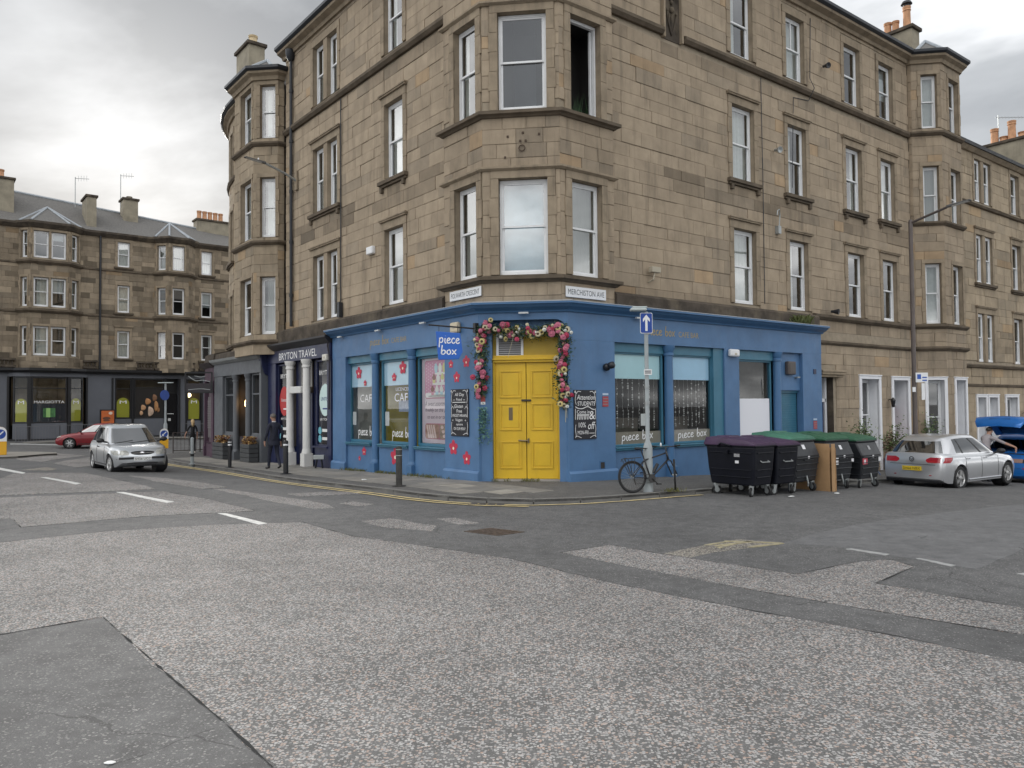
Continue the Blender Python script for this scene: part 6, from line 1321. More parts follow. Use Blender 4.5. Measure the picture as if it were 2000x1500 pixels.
    inr = [[((p[0]-(xt0+xt1)/2)*k+(xt0+xt1)/2, p[1]*k, gp(q_, 1)[2]*k+zr*(1-k)+dz) for q_, p in enumerate(T)] for k, dz in ((.93, .025), (.75, .035), (.4, .04))]; grid += inr
    shell = MB(); shell.v = [p for r_ in grid for p in r_]; wins = {}
    pil = g['pillars']
    for r_ in range(len(grid)-1):
        for i in range(N_):
            j = (i+1) % N_; f = (r_*N_+i, r_*N_+j, (r_+1)*N_+j, (r_+1)*N_+i)
            cls = None
            if r_ in (1, 2):
                bx, by = (B[i][0]+B[j][0])/2, (B[i][1]+B[j][1])/2
                if bx > xb1-.16 and abs(by) < W*.8: cls = 'windscreen'
                elif bx < xb0+.14 and abs(by) < W*.8: cls = 'rear_window'
                elif abs(by) > W*.86 and g.get('w0', xb0+.2) < bx < xb1-.25: cls = ('side_window', by > 0)
            if cls and not (cls == 'rear_window' and S.get('open')): wins.setdefault(cls, []).append(f)
            elif not cls: shell.f.append(f); shell.mi.append(0)
    shell.f.append(tuple((len(grid)-1)*N_+i for i in range(N_))); shell.mi.append(0)
    shell.build('roof', paint, t, local=True, auto=40)
    for k, fs in wins.items():
        w = MB(); used = sorted({q for f in fs for q in f}); mp = {q: i for i, q in enumerate(used)}; w.v = [shell.v[q] for q in used]; w.f = [tuple(mp[q] for q in f) for f in fs]; w.mi = [0]*len(fs)
        w.build(k if isinstance(k, str) else 'side_window', CARGL, t, local=True, auto=50)
    for sg in (1, -1):                                          # window pillars and rail
        p = MB()
        for x0, x1 in pil:
            vs = []
            for x, v in ((x0, .09), (x1, .09), (x1, .5), (x1, .875), (x0, .875), (x0, .5)):
                tx = (xt0+xt1)/2+(x-(xb0+xb1)/2)*(xt1-xt0)/(xb1-xb0); zrr = zr-.07*max(0, ((xt0+xt1)/2+.1-tx)/((xt1-xt0)/2))**2-.03*max(0, (tx-(xt0+xt1)/2)/((xt1-xt0)/2))**2
                zb_ = zt(x)-.03; y = W*(.925+(g.get('wt', .7)-.925)*v)*(1+.035*math.sin(math.pi*v)*.8)+.004; vs.append((x+(tx-x)*v, sg*y, zb_+(zrr-zb_)*v))
            p.add(vs, [(0, 1, 2, 5), (5, 2, 3, 4)]); p.build('pillar', DKTRIM, t, local=True); p = MB()
        p.build('pillar', DKTRIM, t, local=True)
    # wheels
    for ax, sg in ((xa, 1), (xa, -1), (xb, 1), (xb, -1)):
        y = sg*(W-.115); w = MB(); Mx = Matrix.Translation((ax, y, R))@Matrix.Rotation(math.pi/2*(-sg), 4, 'X')
        if ax == xa and S.get('steer'): Mx = Matrix.Translation((ax, y, R))@Matrix.Rotation(S['steer'], 4, 'Z')@Matrix.Rotation(math.pi/2*(-sg), 4, 'X')
        w.lathe([(R*.66, -.09), (R*.9, -.1), (R*.985, -.075), (R, -.04), (R, .04), (R*.985, .075), (R*.9, .1), (R*.68, .09), (R*.66, .05)], 32, M=Mx, cap=False); w.f.append(tuple(range(31, -1, -1))); w.mi.append(0)
        wh = w.build('wheel', TYRE, t, local=True, auto=40)
        rm = MB(); rm.lathe([(R*.7, .085), (R*.66, .092), (R*.62, .06), (R*.6, .03)], 32, M=Mx, cap=False)
        ns = S.get('spokes', 5)
        for k in range(ns):
            a = 2*math.pi*k/ns
            for da in ((-.11, .11) if S.get('twin') else (0,)):
                u = Matrix.Rotation(a+da, 4, 'Z'); wd = .028 if S.get('twin') else .05
                rm.hexa([Mx@u@Vector(q) for q in ((.03, -wd, .05), (R*.63, -wd*.8, .05), (R*.63, wd*.8, .05), (.03, wd, .05), (.03, -wd*.8, .085), (R*.64, -wd*.6, .082), (R*.64, wd*.6, .082), (.03, wd*.8, .085))])
        rm.lathe([(.07, .05), (.065, .09), (.03, .098)], 14, M=Mx); rm.build('rim', ALLOY, wh, local=True, auto=40)
        bk = MB(); bk.lathe([(R*.63, .02), (R*.63, .03)], 24, M=Mx); bk.build('brake_cover', DKTRIM, wh, local=True)
        lin_ = MB(); Ml = Matrix.Translation((ax, sg*(W-.24), R))@Matrix.Rotation(math.pi/2*(-sg), 4, 'X'); lin_.lathe([(arch*.99, -.1), (arch*.99, .16)], 24, M=Ml, cap=False); lin_.f.append(tuple(range(23, -1, -1))); lin_.mi.append(0); lin_.build('wheel_arch', DKTRIM, t, local=True)
    for sg in (1, -1):                                          # seams, handles, mirrors
        for x in S['seams']:
            q = MB(); zs_ = np.linspace(zu0(x)+.1, zt(x)-.03, 9); q.tube([(x+S.get('seamlean', 0)*(z-.3), sg*(side_y(x, z)+.0015), z) for z in zs_], .0055, 4); q.build('door_seam', DKTRIM, t, local=True)
        for x in S['handles']: z = zt(x)-.13; q = MB(); q.tube([(x-.09, sg*(side_y(x-.09, z)+.012), z), (x, sg*(side_y(x, z)+.03), z+.005), (x+.09, sg*(side_y(x+.09, z)+.012), z)], .017, 6); q.build('door_handle', S.get('hm') or paint, t, local=True, smooth=True)
        mx = S['mirror']; q = MB(); q.ball((mx[0], sg*(W*.93+.16), mx[1]), .1, 14, 8, (.75, 1.15, .75)); q.tube([(mx[0]+.02, sg*W*.88, mx[1]-.06), (mx[0], sg*(W*.93+.1), mx[1]-.03)], .03, 6); q.build('mirror', S.get('mm') or DKTRIM, t, local=True, smooth=True)
        q = MB(); q.tube([(x, sg*(side_y(x, zu0(x)+.07)+.006), zu0(x)+.07) for x in np.linspace(xb+arch+.04, xa-arch-.04, 8)], .022, 5); q.build('sill_trim', S.get('sill') or DKTRIM, t, local=True)
    xs_f = np.linspace(xf, xf-.7, 60); xs_r = np.linspace(xr, xr+.7, 60)
    def end_x(y, z, front=True):                                # where the nose or tail surface lies at (y, z)
        for x in (xs_f if front else xs_r):
            if zt(x)+.02 >= z and side_y(x, z)*.995 >= abs(y): return float(x)
        return float(xs_f[-1] if front else xs_r[-1])
    ENDX[t.name] = end_x
    return t, body, section, zt, side_y
def plate_on(t, x, z, txt, m, face, w=.5, h=.11, inset=0):
    fr = Fr((x, 0), (0, face), (face, 0)); mb = MB(); mb.hexa([(x-.004*face, -w/2, z), (x+.012*face, -w/2, z), (x+.012*face, w/2, z), (x-.004*face, w/2, z), (x-.004*face, -w/2, z+h), (x+.012*face, -w/2, z+h), (x+.012*face, w/2, z+h), (x-.004*face, w/2, z+h)])
    p = mb.build('number_plate', m, t, local=True); k = MB(); put_text(k, fr, txt, 0, z+h*.18, h*.64, .016, w*.9); k.build('lettering', LETTERK, p, local=True)
def patch(t, name, m, pts, ny=1, **k):
    mb = MB(); mb.add(pts, [tuple(range(len(pts)))]); return mb.build(name, m, t, local=True, **k)
def lamp(t, name, m, c, sc, rot=(0, 0, 0), lens=None):
    M = Matrix.Rotation(rot[2], 4, 'Z')@Matrix.Rotation(rot[1], 4, 'Y')@Matrix.Rotation(rot[0], 4, 'X'); mb = MB(); mb.ball(c, 1, 18, 12, sc, M=M); return mb.build(name, m, t, local=True, smooth=True)
def wraplamp(t, name, m, sy, sg, rows, front, xe, out=.012):
    """lamp lens lying on the body: from the nose or tail round the corner to x = xe on the flank; rows of (z, inner y)"""
    ex = ENDX[t.name]; mb = MB(); n = 14; f = 1 if front else -1
    for z, yi, xs_ in rows:
        ym = sy(ex(.66, z, front), z)-.01; ym = max(.6, min(ym, .8)); P = [(ex(y, z, front)+out*f, y) for y in np.linspace(yi, ym, 8)]; x0 = P[-1][0]
        P += [(x, sy(x, z)+out) for x in np.linspace(x0-.02*f, xs_, 7)[1:]]; n = len(P); mb.v += [(x, sg*y, z) for x, y in P]
    k = len(rows)
    for i in range(k-1):
        for j in range(n-1): mb.f.append((i*n+j, i*n+j+1, (i+1)*n+j+1, (i+1)*n+j)); mb.mi.append(0)
    b0 = len(mb.v); c = [(x*.97, y*.96, z) for x, y, z in mb.v]; mb.v += c                      # thin closed rim
    loop = [j for j in range(n)]+[i*n+n-1 for i in range(1, k)]+[(k-1)*n+j for j in range(n-2, -1, -1)]+[i*n for i in range(k-2, 0, -1)]
    for a, b in zip(loop, loop[1:]+loop[:1]): mb.f.append((a, b, b0+b, b0+a)); mb.mi.append(0)
    return mb.build(name, m, t, local=True, auto=50)
def gnd(x, y): return (x, y, zroad(x, y))
# --- silver hatchback driving towards the junction
hx = np.array([.63, -.77]); hx /= np.linalg.norm(hx); fa = np.array([-12.3, 25.2]); c = fa-hx*1.22
S1 = dict(xf=1.86, xr=-1.92, W=.83, xa=1.22, xb=-1.22, R=.29, tf=.24, top=[(-1.95, .62), (-1.9, .86), (-1.8, .95), (-1.0, .93), (.6, .9), (.95, .88), (1.4, .83), (1.68, .77), (1.8, .7), (1.87, .56)],
 gh=dict(b0=-1.85, b1=1.0, t0=-1.5, t1=.1, w0=-1.5, zr=1.46, wt=.7, pillars=((-.95, -.86), (-.1, -.02)), lean=.04), seams=(.62, -.45), handles=(-.25,), mirror=(.62, 1.0), spokes=6, hm=DKTRIM, steer=.12)
t, b, sec, zt, sy = car('silver_hatchback', 'older silver hatchback with white plate reading SH56 UCC driving along the road', gnd(*c), hx, S1, SILV, 1.04)
for sg in (1, -1):
    h = wraplamp(t, 'headlight', HEADL, sy, sg, ((.575, .4, 1.62), (.62, .38, 1.5), (.67, .4, 1.42), (.715, .46, 1.4)), True, 1.4); lamp(t, 'indicator', AMBER, (1.815, sg*.45, .605), (.03, .07, .035)) if sg < 0 else None; lamp(t, 'fog_light', HEADL, (1.79, sg*.55, .37), (.05, .09, .05))
def fx(y): return 1.862-max(0, abs(y)-.5)**1.3*1.35
def band(t, name, m, y0, y1, z0, z1, fxf, out, n=24, round_=0):
    mb = MB(); vs = []; ex = ENDX[t.name]; fxf = lambda y: max(ex(y, z0), ex(y, z1))
    for k in range(n+1):
        y = y0+(y1-y0)*k/n; r = round_*(abs(2*k/n-1)**4); vs += [(fxf(y)+out, y, z0+r*(z1-z0)), (fxf(y)+out, y, z1-r*(z1-z0)*.6), (fxf(y)-.08, y, z1-r*(z1-z0)*.6), (fxf(y)-.08, y, z0+r*(z1-z0))]
    mb.add(vs, [(4*k+a, 4*k+(a+1) % 4, 4*k+4+(a+1) % 4, 4*k+4+a) for k in range(n) for a in range(4)]+[(0, 1, 2, 3), (4*n, 4*n+1, 4*n+2, 4*n+3)]); return mb.build(name, m, t, local=True, auto=40)
fxg = lambda y: fx(y)-.05
band(t, 'bumper_strip', DKTRIM, -.76, .76, .44, .51, fx, .014); band(t, 'air_intake', DKTRIM, -.44, .44, .27, .35, fx, .005, round_=.4)
band(t, 'grille', DKTRIM, -.33, .33, .57, .69, lambda y: fx(y)-.02, .005, round_=.45); band(t, 'grille_bar', CHROME, -.3, .3, .622, .64, lambda y: fx(y)-.02, .016); lamp(t, 'badge', CHROME, (1.862, 0, .631), (.015, .085, .04))
plate_on(t, 1.885, .4, 'SH56 UCC', PLW, 1)
for y0, y1 in ((-.1, .55), (-.6, -.05)): mb = MB(); mb.tube([(1.02, y0, .915), (.93, (y0+y1)/2, .95), (.86, y1, .985)], .012, 5); mb.build('wiper', DKTRIM, t, local=True)
mb = MB(); mb.tube([(-.05, 0, 1.49), (-.25, 0, 1.62)], .006, 5); mb.build('aerial', DKTRIM, t, local=True)
# --- red car on the far road
S2 = dict(S1, xf=2.1, xr=-2.2, W=.87, xa=1.3, xb=-1.3, R=.31, tf=.25, steer=0, top=[(-2.2, .6), (-2.1, .95), (-1.5, .97), (.7, .92), (1.3, .86), (1.8, .77), (2.0, .66), (2.1, .52)], gh=dict(b0=-2.05, b1=1.15, t0=-1.2, t1=.15, zr=1.42, wt=.7, pillars=((-1.0, -.92), (-.05, .03)), lean=.03), seams=(.7, -.35, -1.2), mirror=(.7, 1.0))
t, b, sec, zt, sy = car('red_car', 'dark red car turning on the far road in front of the grocery', gnd(-24.75, 45.9), (-.95, -.28), S2, REDP, 1)
fx2 = lambda y: 2.102-max(0, abs(y)-.52)**1.3*1.35
for sg in (1, -1): lamp(t, 'headlight', HEADL, (1.83, sg*.6, .68), (.22, .17, .075), (0, .3, sg*-.4)); lamp(t, 'fog_light', HEADL, (1.98, sg*.6, .4), (.05, .03, .1))
band(t, 'grille', DKTRIM, -.4, .4, .58, .68, fx2, .01, round_=.3); band(t, 'air_intake', DKTRIM, -.5, .5, .28, .4, fx2, .008, round_=.3)
mb = MB(); mb.box(2.1, 2.115, -.26, .26, .45, .56); mb.build('number_plate', PLW, t, local=True)
# --- silver hatchback parked, seen from behind
hg = np.array([.834, .551]); lf = np.array([-.551, .834]); rc = np.array([11.91, 20.75])+lf*.72; c = rc+hg*1.32
S3 = dict(xf=2.06, xr=-2.12, W=.895, xa=1.31, xb=-1.32, R=.325, tr=.1, top=[(-2.14, .55), (-2.1, .92), (-2.02, .99), (-1.0, .97), (.7, .95), (1.05, .9), (1.6, .83), (1.9, .73), (2.06, .55)],
 gh=dict(b0=-2.02, b1=1.0, t0=-1.7, t1=.08, w0=-1.36, zr=1.44, wt=.67, pillars=((-1.12, -1.05), (-.14, -.04)), lean=.1), seams=(.72, -.2, -1.05), handles=(-.02, -.92), mirror=(.66, .99), spokes=5, twin=True, sill=CHROME, hm=None)
t, b, sec, zt, sy = car('parked_hatchback', 'silver parked hatchback with yellow plate reading SH66 NBX beside the bins', gnd(*c), hg, S3, SILV2, 1.0)
rx = lambda y: -(2.125-max(0, abs(y)-.7)*.5)
def rband(t, name, m, pts, out=.012, depth=.06):
    """patch on the tail: outline of (y,z)"""
    ex = ENDX[t.name]; mb = MB(); n = len(pts); vs = [(ex(y, z, False)-out, y, z) for y, z in pts]+[(ex(y, z, False)+depth, y, z) for y, z in pts]
    mb.add(vs, [tuple(range(n)), tuple(range(2*n-1, n-1, -1))]+[(i, n+i, n+(i+1) % n, (i+1) % n) for i in range(n)]); return mb.build(name, m, t, local=True, bevel=.01)
for sg in (1, -1):
    wraplamp(t, 'tail_light', TAIL, sy, sg, ((.755, .42, -1.85), (.8, .36, -1.78), (.85, .38, -1.72), (.895, .48, -1.7)), False, -1.7)
    rband(t, 'reflector', TAIL, [(sg*.45, .4), (sg*.8, .4), (sg*.8, .43), (sg*.45, .43)])
plate_on(t, -2.14, .53, 'SH66 NBX', PLY, -1, .52, .115)
rband(t, 'rear_valance', DKTRIM, [(-.78, .22), (.78, .22), (.8, .35), (-.8, .35)], .01)
mb = MB(); mb.tube([(-2.145, .06*math.cos(a), .84+.06*math.sin(a)) for a in np.linspace(0, 2*math.pi, 20)[:-1]], .009, 6, closed=True); mb.tube([(-2.15, .04, .87), (-2.15, .01, .81), (-2.15, 0, .84), (-2.15, -.01, .81), (-2.15, -.04, .87)], .007, 5); mb.build('badge', DKTRIM, t, local=True)
mb = MB(); mb.tube([(ENDX[t.name](y, .7, False)-.003, y, .7) for y in np.linspace(-.62, .62, 12)], .006, 4); mb.build('tailgate_seam', DKTRIM, t, local=True)
# --- blue crossover with raised tailgate
cb = rc+hg*6.95+lf*.15
S4 = dict(xf=2.15, xr=-2.2, W=.9, xa=1.32, xb=-1.32, R=.345, tr=.16, top=[(-2.2, .62), (-2.12, .92), (-2.0, 1.03), (-1.2, 1.06), (.7, 1.0), (1.1, .98), (1.8, .88), (2.05, .75), (2.15, .55)], open=True,
 gh=dict(b0=-2.0, b1=1.0, t0=-1.35, t1=.1, zr=1.56, wt=.68, pillars=((-1.1, -1.0), (-.12, -.02)), lean=.06), seams=(.72, -.2, -1.05), handles=(-.02,), mirror=(.66, 1.08), spokes=5)
t, b, sec, zt, sy = car('blue_crossover', 'blue crossover with its tailgate raised beyond the parked silver hatchback', gnd(*cb), hg, S4, BLUP, 1.0)
rx = lambda y: -(2.205-max(0, abs(y)-.68)*.6)
rband(t, 'rear_bumper', DKTRIM, [(-.8, .25), (.8, .25), (.82, .5), (.5, .55), (-.5, .55), (-.82, .5)], .015)
rband(t, 'boot_opening', DKTRIM, [(-.58, .72), (.58, .72), (.62, 1.0), (-.62, 1.0)], .012)
rband(t, 'boot_lining', mat('tan_boot_lining', (.3, .19, .16), rough=.9), [(-.5, .72), (.5, .72), (.5, .84), (-.5, .84)], .02)
mb = MB(); mb.box(-1.95, -1.2, -.66, .66, .95, 1.05); mb.build('parcel_floor', DKTRIM, t, local=True)
for y in (-.35, .35): q = MB(); q.ball((-1.15, y, 1.22), .12, 12, 8, (.5, 1.2, 1)); q.build('headrest', DKTRIM, t, local=True, smooth=True)
for sg in (1, -1): lamp(t, 'tail_light', TAIL, (-1.98, sg*.74, .97), (.2, .16, .09), (0, -.2, sg*.5)); rband(t, 'reflector', TAIL, [(sg*.5, .52), (sg*.8, .5), (sg*.8, .56), (sg*.5, .58)])
tg = MB(); A = []
prof = [(-1.32, 1.64, .62), (-1.68, 1.97, .66), (-2.05, 2.17, .72), (-2.34, 2.17, .74), (-2.5, 2.05, .7), (-2.56, 1.93, .62)]      # x, z, half width
for th in (0, -.07):
    for x, z, w in prof: A += [(x, y*w, z+th-.05*abs(y)**2) for y in (-1, -.7, 0, .7, 1)]
nn = len(prof)
for s_ in (0, 1):
    for i in range(nn-1):
        for k in range(4):
            if i in (0, 1) and k in (1, 2): continue
            q = s_*nn*5+i*5+k; tg.f.append((q, q+1, q+6, q+5))
tg.v = A; 
for i in range(nn-1):
    for k in (0, 4): q = i*5+k; tg.f.append((q, q+5, q+5+nn*5, q+nn*5))
for k in range(4):
    for i in (0, nn-1): q = i*5+k; tg.f.append((q, q+1, q+1+nn*5, q+nn*5))
tg.mi = [0]*len(tg.f); tgo = tg.build('tailgate', BLUP, t, local=True, auto=40)
mb = MB(); mb.add([(x, y*w, z-.03-.05*y*y) for x, z, w in prof[:3] for y in (-.7, 0, .7)], [(0, 1, 4, 3), (1, 2, 5, 4), (3, 4, 7, 6), (4, 5, 8, 7)]); mb.build('tailgate_window', CARGL, tgo, local=True)
mb = MB(); mb.box(-2.45, -2.3, -.3, .3, 2.06, 2.09); mb.build('tailgate_trim', DKTRIM, tgo, local=True)
for sg in (1, -1): mb = MB(); mb.tube([(-1.5, sg*.6, 1.15), (-1.85, sg*.62, 2.0)], .014, 6); mb.build('gas_strut', DKTRIM, t, local=True)
# ================================================================== people
SKIN = mat('skin', (.42, .24, .17), rough=.6, var=.06, vscale=20); SUIT = mat('dark_navy_suit', (.014, .016, .03), rough=.85, var=.2, vscale=8, bump=.25, bscale=14); BLKCLOTH = mat('black_cloth', (.012, .012, .013), rough=.9, var=.2, bump=.25, bscale=14)
TEE = mat('lilac_grey_tee', (.33, .3, .31), rough=.9, var=.08, bump=.3, bscale=12); SHOE = mat('black_shoe', (.012, .011, .011), rough=.35); HAIRB = mat('blonde_hair', (.48, .34, .17), rough=.6, var=.3, vscale=25, bump=.4, bscale=60); HAIRD = mat('dark_hair', (.02, .015, .012), rough=.55, var=.3, vscale=25, bump=.4); HAIRG = mat('greying_hair', (.1, .085, .075), rough=.6, var=.3, vscale=30, bump=.4); WSHIRT = mat('white_collar', (.7, .7, .7), rough=.8)
def skin_mesh(J, E, root, mats, zone):
    names = list(J); me = bpy.data.meshes.new('sk'); me.from_pydata([J[n][0] for n in names], [(names.index(a), names.index(b)) for a, b in E], [])
    ob = bpy.data.objects.new('sk', me); COL.objects.link(ob); m = ob.modifiers.new('s', 'SKIN'); m.use_smooth_shade = True
    sv = me.skin_vertices[0].data
    for i, n in enumerate(names):
        r = J[n][1]; sv[i].radius = r if isinstance(r, tuple) else (r, r); sv[i].use_root = n == root
    ob.modifiers.new('u', 'SUBSURF').levels = 2; bpy.context.view_layer.update(); dg = bpy.context.evaluated_depsgraph_get(); dg.update()
    out = bpy.data.meshes.new_from_object(ob.evaluated_get(dg)); bpy.data.objects.remove(ob)
    out.materials.clear()
    for q in mats: out.materials.append(q)
    segs = [(np.array(J[a][0]), np.array(J[b][0]), zone(a, b)) for a, b in E]
    for p in out.polygons:
        c = np.array(p.center); best = 1e9; mi = 0
        for a, b, z in segs:
            ab = b-a; k = min(1, max(0, (c-a)@ab/(ab@ab+1e-9))); d = np.linalg.norm(c-(a+ab*k))
            if d < best: best = d; mi = z
        p.material_index = mi; p.use_smooth = True
    return out
def person(label, loc, rz, H, pose, mats, sleeve, hair, extra=None, long_hair=False, build=1.0):
    """faces local +x. mats: skin, top, trousers, shoe. pose: joint overrides at 1.8 m"""
    k = H/1.8; b = build
    J = {'pel': ((0, 0, .96), (.13*b, .165*b)), 'wst': ((.01, 0, 1.12), (.105*b, .145*b)), 'chs': ((0, 0, 1.32), (.12*b, .175*b)), 'shd': ((-.01, 0, 1.45), (.085, .12*b)), 'nek': ((.0, 0, 1.53), .056), 'hd0': ((.02, 0, 1.6), .068), 'hd1': ((.03, 0, 1.68), (.098, .078)), 'hd2': ((.015, 0, 1.76), (.07, .06))}
    for s, n in ((1, 'l'), (-1, 'r')):
        J.update({'sh'+n: ((-.01, s*.175*b, 1.43), .062*b), 'el'+n: ((-.03, s*.25*b, 1.15), .046*b), 'wr'+n: ((.03, s*.26*b, .9), .03), 'pm'+n: ((.05, s*.26*b, .83), (.022, .04)),
                  'hp'+n: ((0, s*.09, .9), (.095*b, .09*b)), 'kn'+n: ((.02, s*.1, .5), .062*b), 'an'+n: ((-.02, s*.1, .1), .045), 'he'+n: ((-.05, s*.1, .045), .04), 'to'+n: ((.17, s*.11, .035), (.03, .042))})
        for f in range(4): J['f%d%s' % (f, n)] = ((.055-.02*f+.01, s*(.262)*b, .78-.005*abs(f-1.5)), .0085); J['g%d%s' % (f, n)] = ((.06-.02*f+.012, s*.25*b, .735-.008*abs(f-1.4)), .0075)
        J['t0'+n] = ((.09, s*.25*b, .815), .0095); J['t1'+n] = ((.115, s*.235*b, .775), .0085)
    for n, p in pose.items():
        if n in J:
            d = np.array(p)-np.array(J[n][0]); J[n] = (p, J[n][1])
            if n[:2] == 'wr':
                for q in ('pm'+n[2], *['f%d%s' % (f, n[2]) for f in range(4)], *['g%d%s' % (f, n[2]) for f in range(4)], 't0'+n[2], 't1'+n[2]): J[q] = (tuple(np.array(J[q][0])+d), J[q][1])
    J = {n: (tuple(np.array(p)*k), tuple(np.array(r)*k) if isinstance(r, tuple) else r*k) for n, (p, r) in J.items()}
    E = [('pel', 'wst'), ('wst', 'chs'), ('chs', 'shd'), ('shd', 'nek'), ('nek', 'hd0'), ('hd0', 'hd1'), ('hd1', 'hd2')]
    for n in 'lr': E += [('shd', 'sh'+n), ('sh'+n, 'el'+n), ('el'+n, 'wr'+n), ('wr'+n, 'pm'+n), ('pel', 'hp'+n), ('hp'+n, 'kn'+n), ('kn'+n, 'an'+n), ('an'+n, 'he'+n), ('he'+n, 'to'+n), ('pm'+n, 't0'+n), ('t0'+n, 't1'+n)]+[('pm'+n, 'f%d%s' % (f, n)) for f in range(4)]+[('f%d%s' % (f, n), 'g%d%s' % (f, n)) for f in range(4)]
    def zone(a, b_):
        if a in ('nek', 'hd0', 'hd1') or a[:2] in ('wr', 'pm', 't0') or a[0] in 'f': return 0
        if a[:2] == 'el': return 1 if sleeve == 'long' else 0
        if a[:2] in ('hp', 'kn') or (a == 'pel' and b_ != 'wst'): return 2
        if a[:2] in ('an', 'he'): return 3
        return 1
    t = thing('person', label, 'person', loc, rz); me = skin_mesh(J, E, 'pel', mats, zone); me.name = 'body'; o = bpy.data.objects.new('body', me); COL.objects.link(o); o.parent = t
    hd = np.array(J['hd1'][0]); h = MB(); cen = Vector(hd)+Vector((-.02, 0, .028))*k
    h.ball(cen, .106*k, 18, 12, (1.0, .84, 1.0))
    h.v = [(x, y, max(z, cen.z-.02*k+(.09*k if x > cen.x+.04*k else 0)*(1))) if not long_hair else (x, y, z) for x, y, z in h.v]
    if long_hair: h.tube([cen+Vector((-.04, 0, .02))*k, cen+Vector((-.085, 0, -.08))*k, cen+Vector((-.1, 0, -.2))*k, cen+Vector((-.09, .01, -.3))*k], [.09*k, .085*k, .07*k, .03*k], 12)
    h.build('hair', hair, t, local=True, smooth=True)
    f = MB()                                                    # nose, ears, eyes, mouth
    f.ball(Vector(hd)+Vector((.105, 0, -.01))*k, .02*k, 8, 6, (1, .7, 1.2))
    for s in (1, -1): f.ball(Vector(hd)+Vector((.0, s*.083, -.005))*k, .03*k, 8, 6, (.7, .35, 1.1))
    f.build('face', SKIN, t, local=True, smooth=True)
    f = MB()
    for s in (1, -1): f.ball(Vector(hd)+Vector((.088, s*.033, .015))*k, .011*k, 6, 4)
    f.ball(Vector(hd)+Vector((.09, 0, -.055))*k, .02*k, 8, 4, (.4, 1, .3)); f.build('eyes_and_mouth', HAIRD, t, local=True, smooth=True)
    if extra: extra(t, J, k)
    return t
def suit_extra(t, J, k):
    mb = MB(); rings = [(.93, .15, .185), (.86, .16, .2), (.78, .165, .205)]                    # jacket skirt
    mb.lathe([(1, z*k) for z, a, b in rings], 20, cap=False)
    for i, (z, a, b) in enumerate(rings):
        for q in range(20): an = 2*math.pi*q/20; mb.v[i*20+q] = (a*k*math.cos(an), b*k*math.sin(an), z*k)
    mb.build('jacket_skirt', SUIT, t, local=True, smooth=True)
    mb = MB(); mb.lathe([(.066*k, 1.515*k), (.064*k, 1.555*k)], 14, cap=False); mb.build('collar', WSHIRT, t, local=True)
    mb = MB(); mb.box(-.09*k, .09*k, -.36*k, -.27*k, .66*k, .98*k); mb.tube([(-.05*k, -.31*k, .98*k), (-.02*k, -.25*k, 1.2*k), (0, -.18*k, 1.5*k)], .012, 5); mb.build('shoulder_bag', mat('grey_bag', (.05, .05, .055), rough=.7), t, local=True, bevel=.03)
q = (-7.9, 25.48); person('man in a dark navy suit walking away along the pavement', (*q, zpave(*q)+.012), math.atan2(dL[1], dL[0])+.12, 1.83, {'knl': (.12, .1, .5), 'anl': (.16, .1, .1), 'hel': (.13, .1, .05), 'tol': (.34, .11, .035), 'knr': (-.02, -.1, .5), 'anr': (-.2, -.1, .14), 'her': (-.25, -.1, .1), 'tor': (-.06, -.11, .035), 'elr': (-.1, -.25, 1.16), 'ell': (.0, .25, 1.15), 'wrl': (.1, .27, .92), 'hd2': (.02, .03, 1.76), 'hd1': (.03, .02, 1.68)}, [SKIN, SUIT, SUIT, SHOE], 'long', HAIRG, suit_extra, build=1.05)
q = (-15.55, 37.4); person('woman in black t-shirt and trousers with blonde hair walking by the railing', (*q, zpave(*q)+.005), math.atan2(dL[1], dL[0])-.1, 1.66, {'knl': (.1, .09, .5), 'anl': (.05, .09, .1), 'tol': (.22, .1, .035), 'anr': (-.12, -.09, .11), 'her': (-.16, -.09, .06), 'tor': (.05, -.1, .035), 'wrl': (.08, .36, .95), 'ell': (0, .29, 1.17)}, [SKIN, BLKCLOTH, BLKCLOTH, mat('pale_shoe', (.5, .45, .4), rough=.6)], 'short', HAIRB, None, True, build=.88)
q = (14.78, 24.1); person('man in lilac-grey t-shirt reaching into the open boot', (*q, zroad(*q)), math.atan2(hg[1], hg[0])-.15, 1.78, {'chs': (.1, 0, 1.28), 'shd': (.16, 0, 1.4), 'shl': (.16, .18, 1.38), 'shr': (.16, -.18, 1.38), 'nek': (.2, 0, 1.47), 'hd0': (.24, .0, 1.53), 'hd1': (.27, 0, 1.6), 'hd2': (.27, 0, 1.68), 'elr': (.36, -.42, 1.22), 'wrr': (.5, -.66, 1.1), 'ell': (.36, .24, 1.16), 'wrl': (.55, .2, 1.05), 'wst': (.04, 0, 1.1)}, [SKIN, TEE, mat('pale_trousers', (.5, .48, .45), rough=.9), SHOE], 'short', HAIRD, None)
